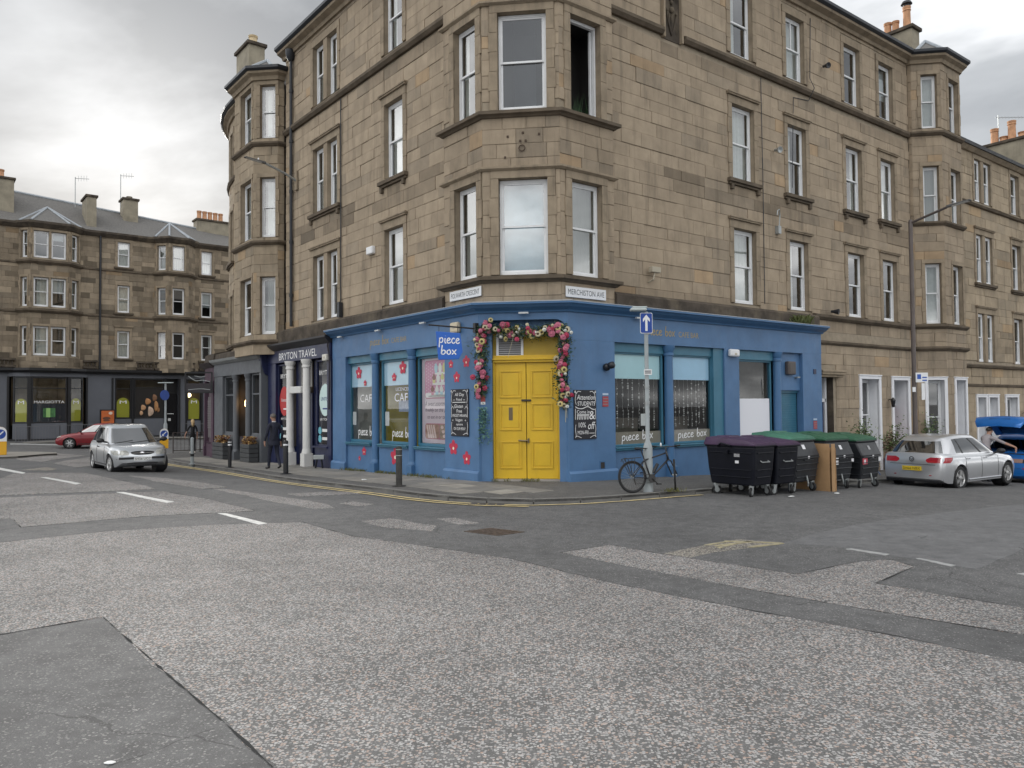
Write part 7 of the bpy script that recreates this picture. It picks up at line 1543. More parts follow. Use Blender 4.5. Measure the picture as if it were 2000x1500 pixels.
# ================================================================== street furniture
def onp(x, y): return (x, y, zpave(x, y)+.004)
GREEN = mat('green_bin_lid', (.018, .09, .045), rough=.5, var=.2, vscale=4); PURP = mat('purple_bin_lid', (.05, .022, .062), rough=.45, var=.25, vscale=4); BINB = mat('black_bin_plastic', (.006, .007, .012), rough=.45, var=.35, vscale=3, spec=.22); BIN2 = mat('charcoal_bin_plastic', (.02, .022, .026), rough=.4, var=.45, vscale=2.5, spec=.35)
def bin_(label, s, lat, w, d, h, lidm, bm, sloped, rot, stickers):
    """four-wheeled refuse container; local x along the kerb, y towards the street"""
    x, y = FR.xy(s, lat); t = thing('refuse_bin', label, 'bin', (x, y, zroad(x, y)), math.atan2(FR.d[1], FR.d[0])+rot, 'refuse bins along the kerb'); sg = -1    # street side is local -y
    z0, zt = .24, h-.12; a, b = w/2, d/2; mb = MB(); kk = .86
    ringz = [(z0, kk), (z0+.06, kk+.01), (zt*.55, .94), (zt, 1.0)]
    for z, k in ringz: mb.v += [(-a*k, -b*k, z), (a*k, -b*k, z), (a*k, b*k, z), (-a*k, b*k, z)]
    if sloped:                                                   # upper front panel leans back
        mb.v[12] = (-a, -b*.72, zt); mb.v[13] = (a, -b*.72, zt); mb.v[8] = (-a*.97, -b*1.0, zt*.72); mb.v[9] = (a*.97, -b*1.0, zt*.72); mb.v[10] = (a*.97, b*.96, zt*.72); mb.v[11] = (-a*.97, b*.96, zt*.72)
    for i in range(3): mb.f += [(4*i+j, 4*i+(j+1) % 4, 4*i+4+(j+1) % 4, 4*i+4+j) for j in range(4)]
    mb.f += [(3, 2, 1, 0), (12, 13, 14, 15)]; mb.mi = [0]*len(mb.f); mb.build('body', bm, t, local=True, bevel=.035)
    for z in ((.36, .52, .66, .8) if sloped else (.42, .58, .95)):
        f = np.interp(z, [z0, zt*.72 if sloped else zt], [kk, 1.0 if not sloped else .985]); mb = MB(); q = .012
        fb = np.interp(z, [z0, zt*.72 if sloped else zt], [kk, 1.0]); ins = .1 if not sloped else .04
        mb.tube([(-a*f+ins, -b*fb-q, z), (a*f-ins, -b*fb-q, z)], .014, 6); mb.build('rib', bm, t, local=True)
        mb = MB(); mb.tube([(-a*f-q, -b*f+.06, z), (-a*f-q, b*f-.06, z)], .011, 6); mb.build('rib', bm, t, local=True)
    mb = MB(); mb.box(-a*1.03, a*1.03, -b*(.72 if sloped else 1.0)-.03, b*1.03, zt-.005, zt+.045); mb.build('rim', bm, t, local=True, bevel=.012)
    mb = MB(); n = 9; F0 = -b*(.74 if sloped else 1.02)-.02
    prof = [(F0, zt+.03), (F0, zt+.07), (F0*.8, zt+.12), (0, zt+.17), (b*.6, zt+.2), (b*1.0, zt+.19), (b*1.06, zt+.12), (b*1.06, zt+.03)]; m = len(prof)
    for x_, kx in ((-a*1.06, .4), (-a*.96, 1), (-a*.3, 1.1), (a*.3, 1.1), (a*.96, 1), (a*1.06, .4)): mb.v += [(x_, yy, zt+.03+(zz-zt-.03)*kx) for yy, zz in prof]
    mb.f = [(i*m+j, i*m+(j+1) % m, (i+1)*m+(j+1) % m, (i+1)*m+j) for i in range(5) for j in range(m)]+[tuple(range(m)), tuple(5*m+j for j in range(m))]; mb.mi = [0]*len(mb.f); lid = mb.build('lid', lidm, t, local=True, auto=35)
    mb = MB(); mb.box(-a*.5, a*.5, b*.2, b*.8, zt+.17, zt+.225); mb.build('lid_hump', lidm, lid, local=True, bevel=.03)
    for sx in (-1, 1):
        mb = MB(); mb.tube([(sx*(a+.01), b*.5, zt+.0), (sx*(a+.05), b*.3, zt+.07), (sx*(a+.05), -b*.1, zt+.02)], .02, 6); mb.build('lid_arm', bm, t, local=True)
        mb = MB(); mb.lathe([(.045, 0), (.045, .06)], 12, M=Matrix.Translation((sx*a*1.02, .05, zt-.12))@Matrix.Rotation(sx*math.pi/2, 4, 'Y')); mb.build('trunnion', bm, t, local=True)
    mb = MB(); zh = .75; yb = -b*np.interp(zh, [z0, zt], [kk, 1])
    mb.tube([(-a*.35, yb-.0, zh+.03), (-a*.35, yb-.055, zh), (a*.35, yb-.055, zh), (a*.35, yb, zh+.03)], .013, 6); mb.build('handle', STEEL if not sloped else bm, t, local=True)
    for k, (sx, sy) in enumerate(((-1, -1), (1, -1), (-1, 1), (1, 1))):
        cx, cy = sx*a*.72, sy*b*.74; an = rot*9+k*1.1; M = Matrix.Translation((cx, cy, 0))@Matrix.Rotation(an, 4, 'Z'); c = MB(); c.lathe([(.1, -.025), (.1, .025)], 20, M=M@Matrix.Translation((-.03, 0, .1))@Matrix.Rotation(math.pi/2, 4, 'X')); w_ = c.build('caster', RUBBER, t, local=True)
        c = MB(); c.lathe([(.055, -.028), (.055, .028)], 14, M=M@Matrix.Translation((-.03, 0, .1))@Matrix.Rotation(math.pi/2, 4, 'X'))
        for yy in (-.035, .035): c.hexa([M@Vector(p) for p in ((-.06, yy-.004, .08), (0, yy-.004, .08), (0, yy+.004, .08), (-.06, yy+.004, .08), (-.05, yy-.004, .24), (.05, yy-.004, .24), (.05, yy+.004, .24), (-.05, yy+.004, .24))])
        c.lathe([(.05, .21), (.05, .25)], 12, M=M); c.build('fork', STEEL, w_, local=True)
    if sloped:
        mb = MB(); mb.tube([(0, -b*kk-.03, .38), (.02, -b*kk-.06, .2), (.03, -b*kk-.05, .14)], .02, 6); mb.build('brake_pedal', STEEL, t, local=True)
    FS = Fr((-a*.95, 0), (0, 1), (-1, 0)); FF = Fr((0, -b), (1, 0), (0, -1))
    for face, u, z, ww, hh, m in stickers:
        k = np.interp(z, [z0, zt], [kk, 1.0]); mb = MB()
        if face == 's': mb.hexa([(-a*k-.012-e, u+p, z+r) for e in (0, .004) for p, r in ((0, 0), (ww, 0), (ww, hh), (0, hh))])
        elif sloped and z > zt*.72: mb.hexa([(u+p, -b*(1-(z+r-zt*.72)/(zt*.28)*.28)-.004-e, z+r) for e in (0, .004) for p, r in ((0, 0), (ww, 0), (ww, hh), (0, hh))])
        else: mb.hexa([(u+p, -b*np.interp(z, [z0, zt*.72 if sloped else zt], [kk, 1])-.016-e, z+r) for e in (0, .004) for p, r in ((0, 0), (ww, 0), (ww, hh), (0, hh))])
        mb.build('sticker', m, t, local=True)
    return t
STK = mat('white_sticker', (.7, .7, .72), rough=.5); STG = mat('grey_sticker', (.3, .3, .31), rough=.5, var=.5, vscale=60); STR_ = mat('red_sticker_two', (.5, .06, .09), rough=.5)
bin_('black bin with purple lid at the end of the row beside the bicycle', 1.98, 3.5, .78, 1.26, 1.2, PURP, BINB, False, .03, [('s', -.25, .86, .14, .07, STG), ('s', -.22, .72, .09, .06, STK)])
bin_('black bin with purple lid between the other purple bin and green ones', 2.9, 3.48, .82, 1.26, 1.2, PURP, BINB, False, -.02, [])
bin_('charcoal bin with pale worn green lid next to the purple lidded bins', 3.85, 3.42, 1.05, 1.15, 1.3, mat('pale_green_lid', (.04, .15, .1), rough=.5, var=.2), BIN2, True, .02, [('f', -.1, 1.0, .12, .1, STK), ('f', -.02, .78, .08, .06, STK)])
bin_('charcoal bin with green lid just past the leaning cardboard', 5.42, 3.4, 1.0, 1.15, 1.3, GREEN, BIN2, True, -.03, [('f', -.02, .98, .1, .1, STK), ('f', .02, .78, .07, .06, STK), ('f', -.48, .62, .3, .1, STK), ('f', -.48, .76, .28, .05, STK), ('f', .38, .66, .1, .08, STK)])
bin_('charcoal bin with green lid and red hazard sticker at the far end of the row', 6.85, 3.36, 1.05, 1.15, 1.3, GREEN, BIN2, True, .03, [('f', -.05, .98, .1, .1, STG), ('f', 0, .78, .08, .06, STK), ('f', -.47, .62, .25, .16, STR_), ('f', -.4, .64, .08, .1, STK), ('f', .36, .64, .13, .18, STK)])
t = thing('cardboard_sheet', 'tall folded brown cardboard box leaning between two green-lidded bins', 'cardboard', (*FR.xy(4.62, 3.55), zroad(*FR.xy(4.62, 3.55))), math.atan2(FR.d[1], FR.d[0])); CARD = mat('brown_cardboard', (.36, .22, .11), rough=.85, var=.15, vscale=4)
for k, (p, q) in enumerate((((-.14, -.62), (-.1, .3)), ((-.1, -.64), (.06, -.64)))):
    mb = MB(); dx = .1; mb.hexa([(p[0], p[1], 0), (q[0], q[1], 0), (q[0]+.02, q[1]+.02, 0), (p[0]+.02, p[1]+.02, 0), (p[0]+dx, p[1]+.06, 1.12), (q[0]+dx, q[1]+.06, 1.12), (q[0]+dx+.02, q[1]+.08, 1.1), (p[0]+dx+.02, p[1]+.08, 1.12)]); mb.build('panel', CARD, t, local=True)
mb = MB(); mb.hexa([(.07, -.655, .0), (.075, -.655, 0), (.075, -.5, 0), (.07, -.5, 0), (.17, -.59, 1.02), (.175, -.59, 1.02), (.175, -.42, 1.02), (.17, -.42, 1.02)]); mb.build('flap', CARD, t, local=True)
# bollards
def bollard(label, x, y, h, r, m, bands, cap=None):
    z = zpave(x, y); t = thing('bollard', label, 'bollard', (x, y, z)); mb = MB(); mb.lathe([(r, -.1), (r, h-.06), (r*.92, h-.02), (r*.5, h), (.01, h+.005)], 18); mb.build('post', m, t, local=True, auto=40)
    for b, bm, w in bands: k = MB(); k.lathe([(r+.004, b), (r+.004, b+w)], 18, cap=False); k.build('band', bm, t, local=True, smooth=True)
    k = MB(); k.lathe([(r*2.2, .005), (r*2.2, .018), (r*1.1, .03)], 16); k.build('base_plate', m, t, local=True)
bollard('slim grey steel bollard by the guard railing and purple shop', -12.12, 29.11, 1.02, .06, GREYPOLE, [(.3, BLACKP, .1)])
bollard('black bollard with white bands in front of the grey restaurant', -9.8, 26.67, 1.0, .06, BLACKP, [(.78, WHITE, .05), (.88, WHITE, .03)])
bollard('black bollard with white band in front of the navy travel shop', -6.85, 23.24, 1.02, .075, BLACKP, [(.86, WHITE, .05)])
bollard('weathered dark bollard with thin steel rings in front of the cafe windows', -2.68, 18.14, .94, .075, mat('weathered_black', (.035, .033, .03), rough=.6, var=.6, vscale=8), [(.72, STEEL, .018), (.86, STEEL, .018)])
# one-way sign on the lamp pole
SP = thing('sign_pole', 'grey pole with blue one-way arrow sign standing at the kerb behind the bicycle', 'sign pole', onp(2.89, 16.45)); mb = MB()
mb.lathe([(.105, -.05), (.1, .92), (.085, 1.0), (.045, 1.1), (.043, 3.85)], 18); mb.build('pole', GREYPOLE, SP, local=True, auto=40)
FS = Fr((0, -.06), (.99, .1), (.1, -.99)); mb = MB(); rr = lambda a, b, c, d, r: [(a+r, c), (b-r, c), (b, c+r), (b, d-r), (b-r, d), (a+r, d), (a, d-r), (a, c+r)]
mb.fprism(FS, rr(-.14, .13, 3.38, 3.82, .02), -.006, .004); sp_ = mb.build('sign_plate', WHITE, SP, local=True); mb = MB(); mb.fprism(FS, rr(-.13, .12, 3.39, 3.81, .02), .004, .006); mb.build('blue_face', mat('sign_blue', (.01, .055, .3), rough=.4), sp_, local=True)
mb = MB(); mb.fprism(FS, [(-.03, 3.43), (.02, 3.43), (.02, 3.68), (.07, 3.62), (.07, 3.69), (-.005, 3.78), (-.08, 3.69), (-.08, 3.62), (-.03, 3.68)], .006, .008); mb.build('arrow', WHITE, sp_, local=True)
mb = MB(); mb.box(-.34, .0, -.14, .06, 3.86, 3.92); mb.box(-.3, .02, -.1, .05, 3.92, 3.96); mb.build('sign_lamp', mat('lamp_housing', (.42, .47, .47), rough=.5), SP, local=True, bevel=.02)
mb = MB(); mb.box(-.07, .1, -.062, -.055, 2.49, 2.61); pl = mb.build('small_plate', WHITE, SP, local=True); mb = MB()
for z in (2.52, 2.56): mb.box(-.05, .08, -.0635, -.062, z, z+.022)
mb.build('print', LETTERK, pl, local=True)
mb = MB(); mb.lathe([(.052, 2.2), (.052, 2.26)], 14, cap=False); mb.lathe([(.05, 1.85), (.05, 1.92)], 14, cap=False); mb.build('strap', STEEL, SP, local=True)
# bicycle
BK = thing('bicycle', 'black bicycle with rear rack leaning against the sign pole', 'bicycle', onp(2.52, 16.17), math.atan2(.36, .93)); BK.rotation_euler = (math.radians(-4), 0, math.atan2(.36, .93)); R0 = .34; wb = 1.04; FRM = mat('black_bike_frame', (.02, .02, .023), rough=.35)
def wheel(cx, cy, ang):
    M = Matrix.Translation((cx, cy, R0))@Matrix.Rotation(ang, 4, 'Z'); P = lambda r, a, y=0: M@Vector((r*math.cos(a), y, r*math.sin(a))); mb = MB()
    mb.tube([P(R0-.022, a) for a in np.linspace(0, 2*math.pi, 49)[:-1]], .022, 8, closed=True); w = mb.build('wheel', RUBBER, BK, local=True, smooth=True); mb = MB()
    mb.tube([P(R0-.05, a) for a in np.linspace(0, 2*math.pi, 49)[:-1]], .012, 6, closed=True); mb.build('rim', mat('dark_rim', (.06, .06, .06), rough=.4, metal=.6), w, local=True, smooth=True); mb = MB()
    for k in range(24): a = 2*math.pi*k/24; mb.tube([P(.02, a+.5*(1 if k % 2 else -1), .025*(1 if k % 2 else -1)), P(R0-.055, a)], .0016, 3, caps=False)
    mb.tube([P(0, 0, -.05), P(0, 0, .05)], .02, 8); mb.build('spokes', STEEL, w, local=True)
wheel(0, 0, 0); st_ = 1.0; wheel(wb, .0, st_)
bb = Vector((.44, 0, .29)); seat = Vector((.3, 0, .72)); hd_t = Vector((.86, 0, .82)); hd_b = Vector((.9, 0, .68)); ra = Vector((0, 0, R0)); fa_ = Vector((wb, 0, R0))
fr_ = MB()
for a, b, r in ((bb, seat, .017), (seat-Vector((-.015, 0, .04)), hd_t, .017), (bb, hd_b, .021), (hd_b-Vector((.0, 0, .02)), hd_t+Vector((-.005, 0, .04)), .022)): fr_.tube([a, b], r, 8)
for s in (.05, -.05): fr_.tube([bb+Vector((0, s*.5, 0)), ra+Vector((0, s, 0))], .01, 6); fr_.tube([seat+Vector((0, s*.4, -.05)), ra+Vector((0, s, 0))], .009, 6)
fr_.build('frame', FRM, BK, local=True, smooth=True)
fk = MB(); Ms = Matrix.Translation(hd_b)@Matrix.Rotation(st_, 4, 'Z')@Matrix.Translation(-hd_b)
for s in (.055, -.055): fk.tube([hd_b+Vector((.0, s*.3, .0)), Ms@(hd_b+Vector((.02, s, -.04))), fa_+Vector((math.sin(-st_)*s, math.cos(st_)*s, 0))], .014, 6)
fk.build('fork', FRM, BK, local=True, smooth=True)
hb = MB(); top = hd_t+Vector((-.01, 0, .1)); fwd = Vector((math.cos(st_), math.sin(st_), 0)); lft = Vector((-math.sin(st_), math.cos(st_), 0)); stem = top+fwd*.08+Vector((0, 0, .03))
hb.tube([hd_t, top, stem], .016, 8); hb.tube([stem+lft*.31+Vector((0, 0, .02))-fwd*.03, stem+lft*.1, stem-lft*.1, stem-lft*.31+Vector((0, 0, .02))-fwd*.03], .013, 8); hb.build('handlebar', FRM, BK, local=True, smooth=True)
for s in (1, -1): hb = MB(); hb.tube([stem+lft*.31*s+Vector((0, 0, .02))-fwd*.03, stem+lft*.19*s+Vector((0, 0, .01))-fwd*.012], .019, 8); hb.tube([stem+lft*.2*s+fwd*.02, stem+lft*.27*s+fwd*.06-Vector((0, 0, .03))], .007, 5); hb.build('grip', RUBBER, BK, local=True, smooth=True)
hb = MB(); hb.ball(stem+lft*.1+Vector((0, 0, .05)), .03, 8, 6, (.7, .7, 1.4)); hb.build('front_light', WHITE, BK, local=True, smooth=True)
sd_ = MB(); sp0 = seat+Vector((-.06, 0, .18)); sd_.tube([seat, sp0], .014, 8); sd_.build('seat_post', FRM, BK, local=True); sd_ = MB(); sd_.tube([sp0+Vector((-.13, 0, .03)), sp0+Vector((-.08, 0, .035)), sp0+Vector((.02, 0, .03)), sp0+Vector((.15, 0, .025))], [.06, .07, .04, .018], 10); sd_.v = [(x, y, sp0.z+.03+(z-sp0.z-.03)*.4) for x, y, z in sd_.v]; sd_.build('saddle', BLACKPL, BK, local=True, smooth=True)
rk = MB()
for s in (.06, -.06): rk.tube([(.2, s, .74), (-.2, s, .72), (-.22, s, .66)], .007, 5); rk.tube([(-.12, s, .725), (0, s*.9, R0)], .006, 5); rk.tube([(.05, s, .73), (0, s*.9, R0)], .006, 5); rk.tube([(-.2, s, .72), (-.02, s*.9, R0)], .006, 5)
for x in (.15, .0, -.15): rk.tube([(x, .06, .735), (x, -.06, .735)], .006, 5)
rk.build('rear_rack', FRM, BK, local=True)
ck = MB(); ck.lathe([(.09, -.004), (.09, .004)], 24, M=Matrix.Translation(bb+Vector((0, -.06, 0)))@Matrix.Rotation(math.pi/2, 4, 'X')); ck.tube([bb+Vector((0, -.07, 0)), bb+Vector((.12, -.08, -.12))], .011, 6); ck.tube([bb+Vector((0, -.07, 0)), bb+Vector((0, .07, 0)), bb+Vector((-.12, .08, .12))], .011, 6); ck.build('crankset', mat('dark_crank', (.05, .05, .05), rough=.35, metal=.7), BK, local=True)
for o_, dz in ((Vector((.12, -.12, -.12)), 0), (Vector((-.12, .12, .12)), 0)): ck = MB(); c_ = bb+o_; ck.box(c_.x-.045, c_.x+.045, c_.y-.04, c_.y+.04, c_.z-.012, c_.z+.012); ck.build('pedal', RUBBER, BK, local=True)
ck = MB(); ck.tube([bb+Vector((.0, -.06, .085)), Vector((0, -.05, R0+.04))], .005, 4); ck.tube([bb+Vector((.0, -.06, -.085)), Vector((.03, -.05, R0-.15)), Vector((.0, -.05, R0-.04))], .005, 4); ck.tube([Vector((.01, -.055, R0-.02)), Vector((.035, -.055, R0-.16))], .012, 5); ck.build('chain', mat('chain_steel', (.08, .075, .07), rough=.4, metal=.8), BK, local=True)
ck = MB(); ck.tube([bb+Vector((.08, .02, .12)), bb+Vector((.2, .02, .3))], .036, 10); ck.build('bottle', BLACKPL, BK, local=True)
# street lamps
LP = thing('street_lamp', 'tall brown-grey lamp post with angled arm beyond the bins', 'street lamp', onp(12.66, 24.16)); POSTM = mat('brown_post_paint', (.09, .072, .065), rough=.55, var=.2); mb = MB(); zb_ = LP.location.z
mb.lathe([(.1, -.1), (.09, 1.3), (.07, 1.4), (.06, 8.05), (.045, 8.1)], 16); mb.build('post', POSTM, LP, local=True, auto=40); d = FR.n
P_ = [Vector((0, 0, 8.0)), Vector((d[0]*.5, d[1]*.5, 8.12)), Vector((d[0]*1.1, d[1]*1.1, 8.27))]; mb = MB(); mb.tube(P_, .04, 8); mb.build('arm', POSTM, LP, local=True)
def lamphead(parent, c, dr, l=.75):
    a = Vector((dr[0], dr[1], .12)).normalized(); M = Matrix.Translation(c)@a.to_track_quat('X', 'Z').to_matrix().to_4x4(); mb = MB()
    mb.hexa([M@Vector(p) for p in ((0, -.06, -.02), (l, -.1, -.015), (l, .1, -.015), (0, .06, -.02), (0, -.05, .06), (l*.96, -.08, .02), (l*.96, .08, .02), (0, .05, .06))]); h = mb.build('lamp_head', mat('lamp_head_grey', (.1, .1, .1), rough=.5), parent, local=True, bevel=.02); mb = MB(); mb.hexa([M@Vector(p) for p in ((.15, -.06, -.028), (l*.9, -.08, -.022), (l*.9, .08, -.022), (.15, .06, -.028), (.15, -.06, -.018), (l*.9, -.08, -.014), (l*.9, .08, -.014), (.15, .06, -.018))]); mb.build('lens', mat('lamp_lens', (.5, .5, .48), rough=.2), h, local=True)
    mb = MB(); mb.lathe([(.03, 0), (.03, .05), (.02, .07)], 10, M=M@Matrix.Translation((l*.35, 0, .05))); mb.build('photocell', WHITE, h, local=True)
lamphead(LP, P_[-1], d, .7)
mb = MB(); mb.box(-.02, .36, -.14, -.12, 2.95, 3.25); sg_ = mb.build('parking_plate', WHITE, LP, local=True); mb = MB(); mb.box(.02, .14, -.145, -.14, 3.05, 3.2); mb.box(.18, .32, -.145, -.14, 2.99, 3.03); mb.box(.18, .32, -.145, -.14, 3.08, 3.12); mb.build('print', mat('plate_blue', (.03, .1, .4), rough=.5), sg_, local=True)
mb = MB(); mb.box(-.12, -.02, -.12, -.1, 2.65, 2.8); mb.box(.16, .26, -.13, -.11, 2.4, 2.92); mb.build('notice', WHITE, LP, local=True)
WL = thing('wall_street_lamp', 'street lamp on a bracket fixed to the wall by the downpipe', 'street lamp', FLU.p(11.7, 0, 10.3)); d = FL.n; c0 = Vector((0, 0, 0)); mb = MB()
mb.tube([Vector((d[0]*.05, d[1]*.05, 0)), Vector((d[0]*.5, d[1]*.5, .2)), Vector((d[0]*1.2, d[1]*1.2, .42))], .045, 8); mb.build('arm', STEEL, WL, local=True); mb = MB(); mb.hexa([Vector((FL.d[0]*a+d[0]*o, FL.d[1]*a+d[1]*o, z)) for z in (-.35, .35) for a, o in ((-.1, .02), (.1, .02), (.1, .07), (-.1, .07))]); mb.build('wall_plate', STONE_TRIM, WL, local=True); lamphead(WL, Vector((d[0]*1.2, d[1]*1.2, .42)), d, .8)
# keep-left bollards
def keepleft(label, x, y, s, base=0):
    t = thing('keep_left_bollard', label, 'traffic bollard', (x, y, zroad(x, y)+base), math.atan2(-y, -x), scale=s); F = Fr((.12, 0), (0, 1), (1, 0)); mb = MB(); pr = [(-.2, 0), (.2, 0), (.2, .75)]+[(.2*math.cos(a), .8+.2*math.sin(a)) for a in np.linspace(0, math.pi, 9)]+[(-.2, .75)]
    mb.fprism(F, pr, -.2, 0); mb.build('shell', mat('bollard_yellow', (.75, .4, .02), rough=.4), t, local=True, bevel=.02); mb = MB(); mb.fprism(F, [(-.2, .48), (.2, .48), (.2, .75)]+[(.2*math.cos(a), .8+.2*math.sin(a)) for a in np.linspace(0, math.pi, 9)]+[(-.2, .75)], .001, .004); mb.build('white_face', WHITE, t, local=True)
    mb = MB(); mb.fprism(F, [(.17*math.cos(a), .74+.17*math.sin(a)) for a in np.linspace(0, 2*math.pi, 25)[:-1]], .004, .006); mb.build('blue_disc', mat('sign_blue'), t, local=True); mb = MB(); mb.fprism(F, [(-.09, .63), (-.09, .74), (-.06, .71), (.08, .85), (.11, .82), (-.03, .68), (.0, .63)], .006, .008); mb.build('arrow', WHITE, t, local=True)
keepleft('yellow keep-left bollard with blue arrow disc on the near traffic island', -23.25, 34.9, 1.28, .1); keepleft('small yellow keep-left bollard behind the silver hatchback driving along the road', -20.2, 44.6, 1.15)
t = thing('round_sign_pole', 'pole with round blue sign and top lamp outside the grocery door', 'sign pole', onp(-21.75, 48.2)); mb = MB(); mb.lathe([(.11, -.05), (.11, 1.1), (.06, 1.25), (.06, 3.7)], 14); mb.build('pole', GREYPOLE, t, local=True, auto=40); mb = MB(); mb.lathe([(.32, -.02), (.32, .02)], 24, M=Matrix.Translation((.0, -.12, 2.95))@Matrix.Rotation(1.1, 4, 'Z')@Matrix.Rotation(math.pi/2, 4, 'X')); mb.build('disc', mat('sign_blue'), t, local=True); mb = MB(); mb.box(-.45, .45, -.12, .12, 3.7, 3.76); mb.build('sign_lamp', mat('lamp_housing'), t, local=True, bevel=.02)
# guard railings
def railing(label, P, h, gap, m, zf=zpave, group=None):
    t = thing('guard_railing', label, 'railing', (*P[0], zf(*P[0])), group=group); t.location = (P[0][0], P[0][1], zf(*P[0]))
    for a, b in zip(P, P[1:]):
        a, b = np.array(a), np.array(b); L_ = np.linalg.norm(b-a); n = max(2, int(L_/gap))
        for z in (.12, h): mb = MB(); mb.tube([(*a, zf(*a)+z), (*b, zf(*b)+z)], .022, 6); mb.build('rail', m, t)
        for i in range(n+1): q = a+(b-a)*i/n; big = i in (0, n); mb = MB(); mb.tube([(*q, zf(*q)-(.05 if big else -.12)), (*q, zf(*q)+h+(.02 if big else 0))], .026 if big else .009, 6); mb.build('post' if big else 'bar', m, t)
railing('brown metal guard railing at the kerb behind the woman', [(-16.84, 38.17), (-15.8, 38.9), (-14.7, 39.6)], 1.0, .16, mat('rail_brown', (.06, .045, .04), rough=.6))
railing('grey guard railing on the far kerb below the grocery bay window', [tuple(FM.xy(.6, 2.6)), tuple(FM.xy(3.0, 2.6)), tuple(FM.xy(5.4, 2.6))], 1.05, .16, mat('rail_grey', (.12, .12, .13), rough=.6))
railing('grey guard railing on the far kerb outside the grocery door', [tuple(FM.xy(10.5, 2.6)), tuple(FM.xy(13.0, 2.7))], 1.0, .2, mat('rail_grey'))
t = thing('poster_stand', 'freestanding board with orange food poster outside the grocery', 'poster stand', FM.p(6.1, 1.1, zpave(*FM.xy(6.1, 1.1)))); zz_ = zpave(*FM.xy(6.1, 1.1)); mb = MB(); mb.fbox(FM, 5.6, 6.55, 1.0, 1.1, zz_+.1, zz_+2.0); mb.build('frame', BLACKP, t); mb = MB(); mb.fbox(FM, 5.68, 6.47, 1.1, 1.115, zz_+.75, zz_+1.92); mb.build('poster', mat('orange_poster', (.5, .12, .03), rough=.5, var=.3, vscale=3), t); mb = MB(); mb.fbox(FM, 5.72, 6.43, 1.115, 1.12, zz_+.8, zz_+.95); disc(mb, FM, 6.25, zz_+1.75, .12, .1, 1.12); mb.build('poster_print', mat('cream_print', (.7, .6, .5), rough=.5), t); mb = MB(); disc(mb, FM, 6.0, zz_+1.4, .25, .1, 1.12); disc(mb, FM, 6.0, zz_+1.25, .22, .06, 1.122); mb.build('poster_burger', mat('brown_print', (.12, .05, .03), rough=.5), t)
# ================================================================== flowers, plants and weeds
def leafmat(n, c): return mat(n, c, rough=.6, var=.25, vscale=9)
LEAF1, LEAF2, LEAF3 = leafmat('eucalyptus_leaf', (.05, .12, .1)), leafmat('dark_leaf', (.025, .06, .03)), leafmat('olive_leaf', (.1, .11, .03))
def leaf(mb, c, s, rng, up=.3):
    a = rng.uniform(0, 6.28); d = Vector((math.cos(a), math.sin(a), rng.uniform(-.6, .6)+up)).normalized(); n = d.cross(Vector((rng.uniform(-1, 1), rng.uniform(-1, 1), rng.uniform(-1, 1)))).normalized(); c = Vector(c)
    mb.add([c-d*s, c+n*s*.38-d*s*.1, c+d*s, c-n*s*.38-d*s*.1], [(0, 1, 2, 3)])
def flower_mesh(kind):
    mb = MB(); rng = random.Random(kind)
    def petal(r, w, tilt, a, z=0):
        M = Matrix.Rotation(a, 4, 'Y')@Matrix.Rotation(-tilt, 4, 'Z')
        P = [(0, 0, 0), (r*.5, 0, w*.5), (r*.95, .02, w*.28), (r*.95, .02, -w*.28), (r*.5, 0, -w*.5)]
        mb.add([M@Vector((x, -z+y, zz)) for x, y, zz in P], [(0, 1, 2, 3, 4)])
    if kind in ('rose', 'peony', 'white'):
        R_ = {'rose': .062, 'peony': .075, 'white': .042}[kind]
        for j, (n, tl, s) in enumerate(((9, .25, 1), (8, .6, .85), (6, .95, .65), (4, 1.25, .45))):
            for k in range(n): petal(R_*s, R_*.8*s, tl, 2*math.pi*k/n+j*.4+rng.uniform(-.1, .1), .01*j)
        mb.ball((0, -.03, 0), R_*.33, 8, 5)
    else:
        for j in range(2):
            for k in range(13): petal(.075-.012*j, .028, .2+.3*j, 2*math.pi*k/13+j*.24)
        mb.cur = 1; mb.ball((0, -.012, 0), .032, 10, 6, (1, .5, 1)); mb.cur = 0
    return mb
FM_ = {}
def flower(parent, kind, p, fr, mats, sc, rng):
    key = (kind, mats[0].name)
    if key not in FM_:
        o = flower_mesh(kind).build('flower', list(mats), None); FM_[key] = o.data; bpy.data.objects.remove(o)
    o = bpy.data.objects.new('flower', FM_[key]); COL.objects.link(o); o.parent = parent; o.location = Vector(p)-rootloc(parent)
    o.rotation_euler = (rng.uniform(-.5, .5), rng.uniform(-3, 3), math.atan2(fr.n[1], fr.n[0])+math.pi/2+rng.uniform(-.6, .6)); o.scale = (sc,)*3
PINK = mat('pink_petal', (.47, .13, .2), rough=.6, var=.3, vscale=20); DPINK = mat('deep_pink_petal', (.38, .03, .08), rough=.6, var=.3, vscale=20); CREAM = mat('cream_petal', (.55, .5, .34), rough=.6, var=.2); WHT = mat('white_petal', (.66, .67, .62), rough=.6); LEM = mat('lemon_petal', (.48, .4, .16), rough=.6, var=.25); BRN = mat('seed_brown', (.06, .035, .02), rough=.8)
GL = thing('flower_garland', 'garland of artificial pink, cream and yellow flowers around the yellow door', 'garland', FC.p(1.1, 0, 3.8)); rg = random.Random(9); fol = [MB(), MB(), MB()]
path_ = [(.06, 2.15), (.1, 2.6), (.08, 3.1), (.06, 3.5), (.2, 3.78), (.6, 3.72), (1.0, 3.68), (1.4, 3.66), (1.8, 3.7), (2.05, 3.72), (2.15, 3.45), (2.12, 3.0), (2.05, 2.6), (2.12, 2.2), (2.12, 1.92)]
PP = cat(path_, 14)
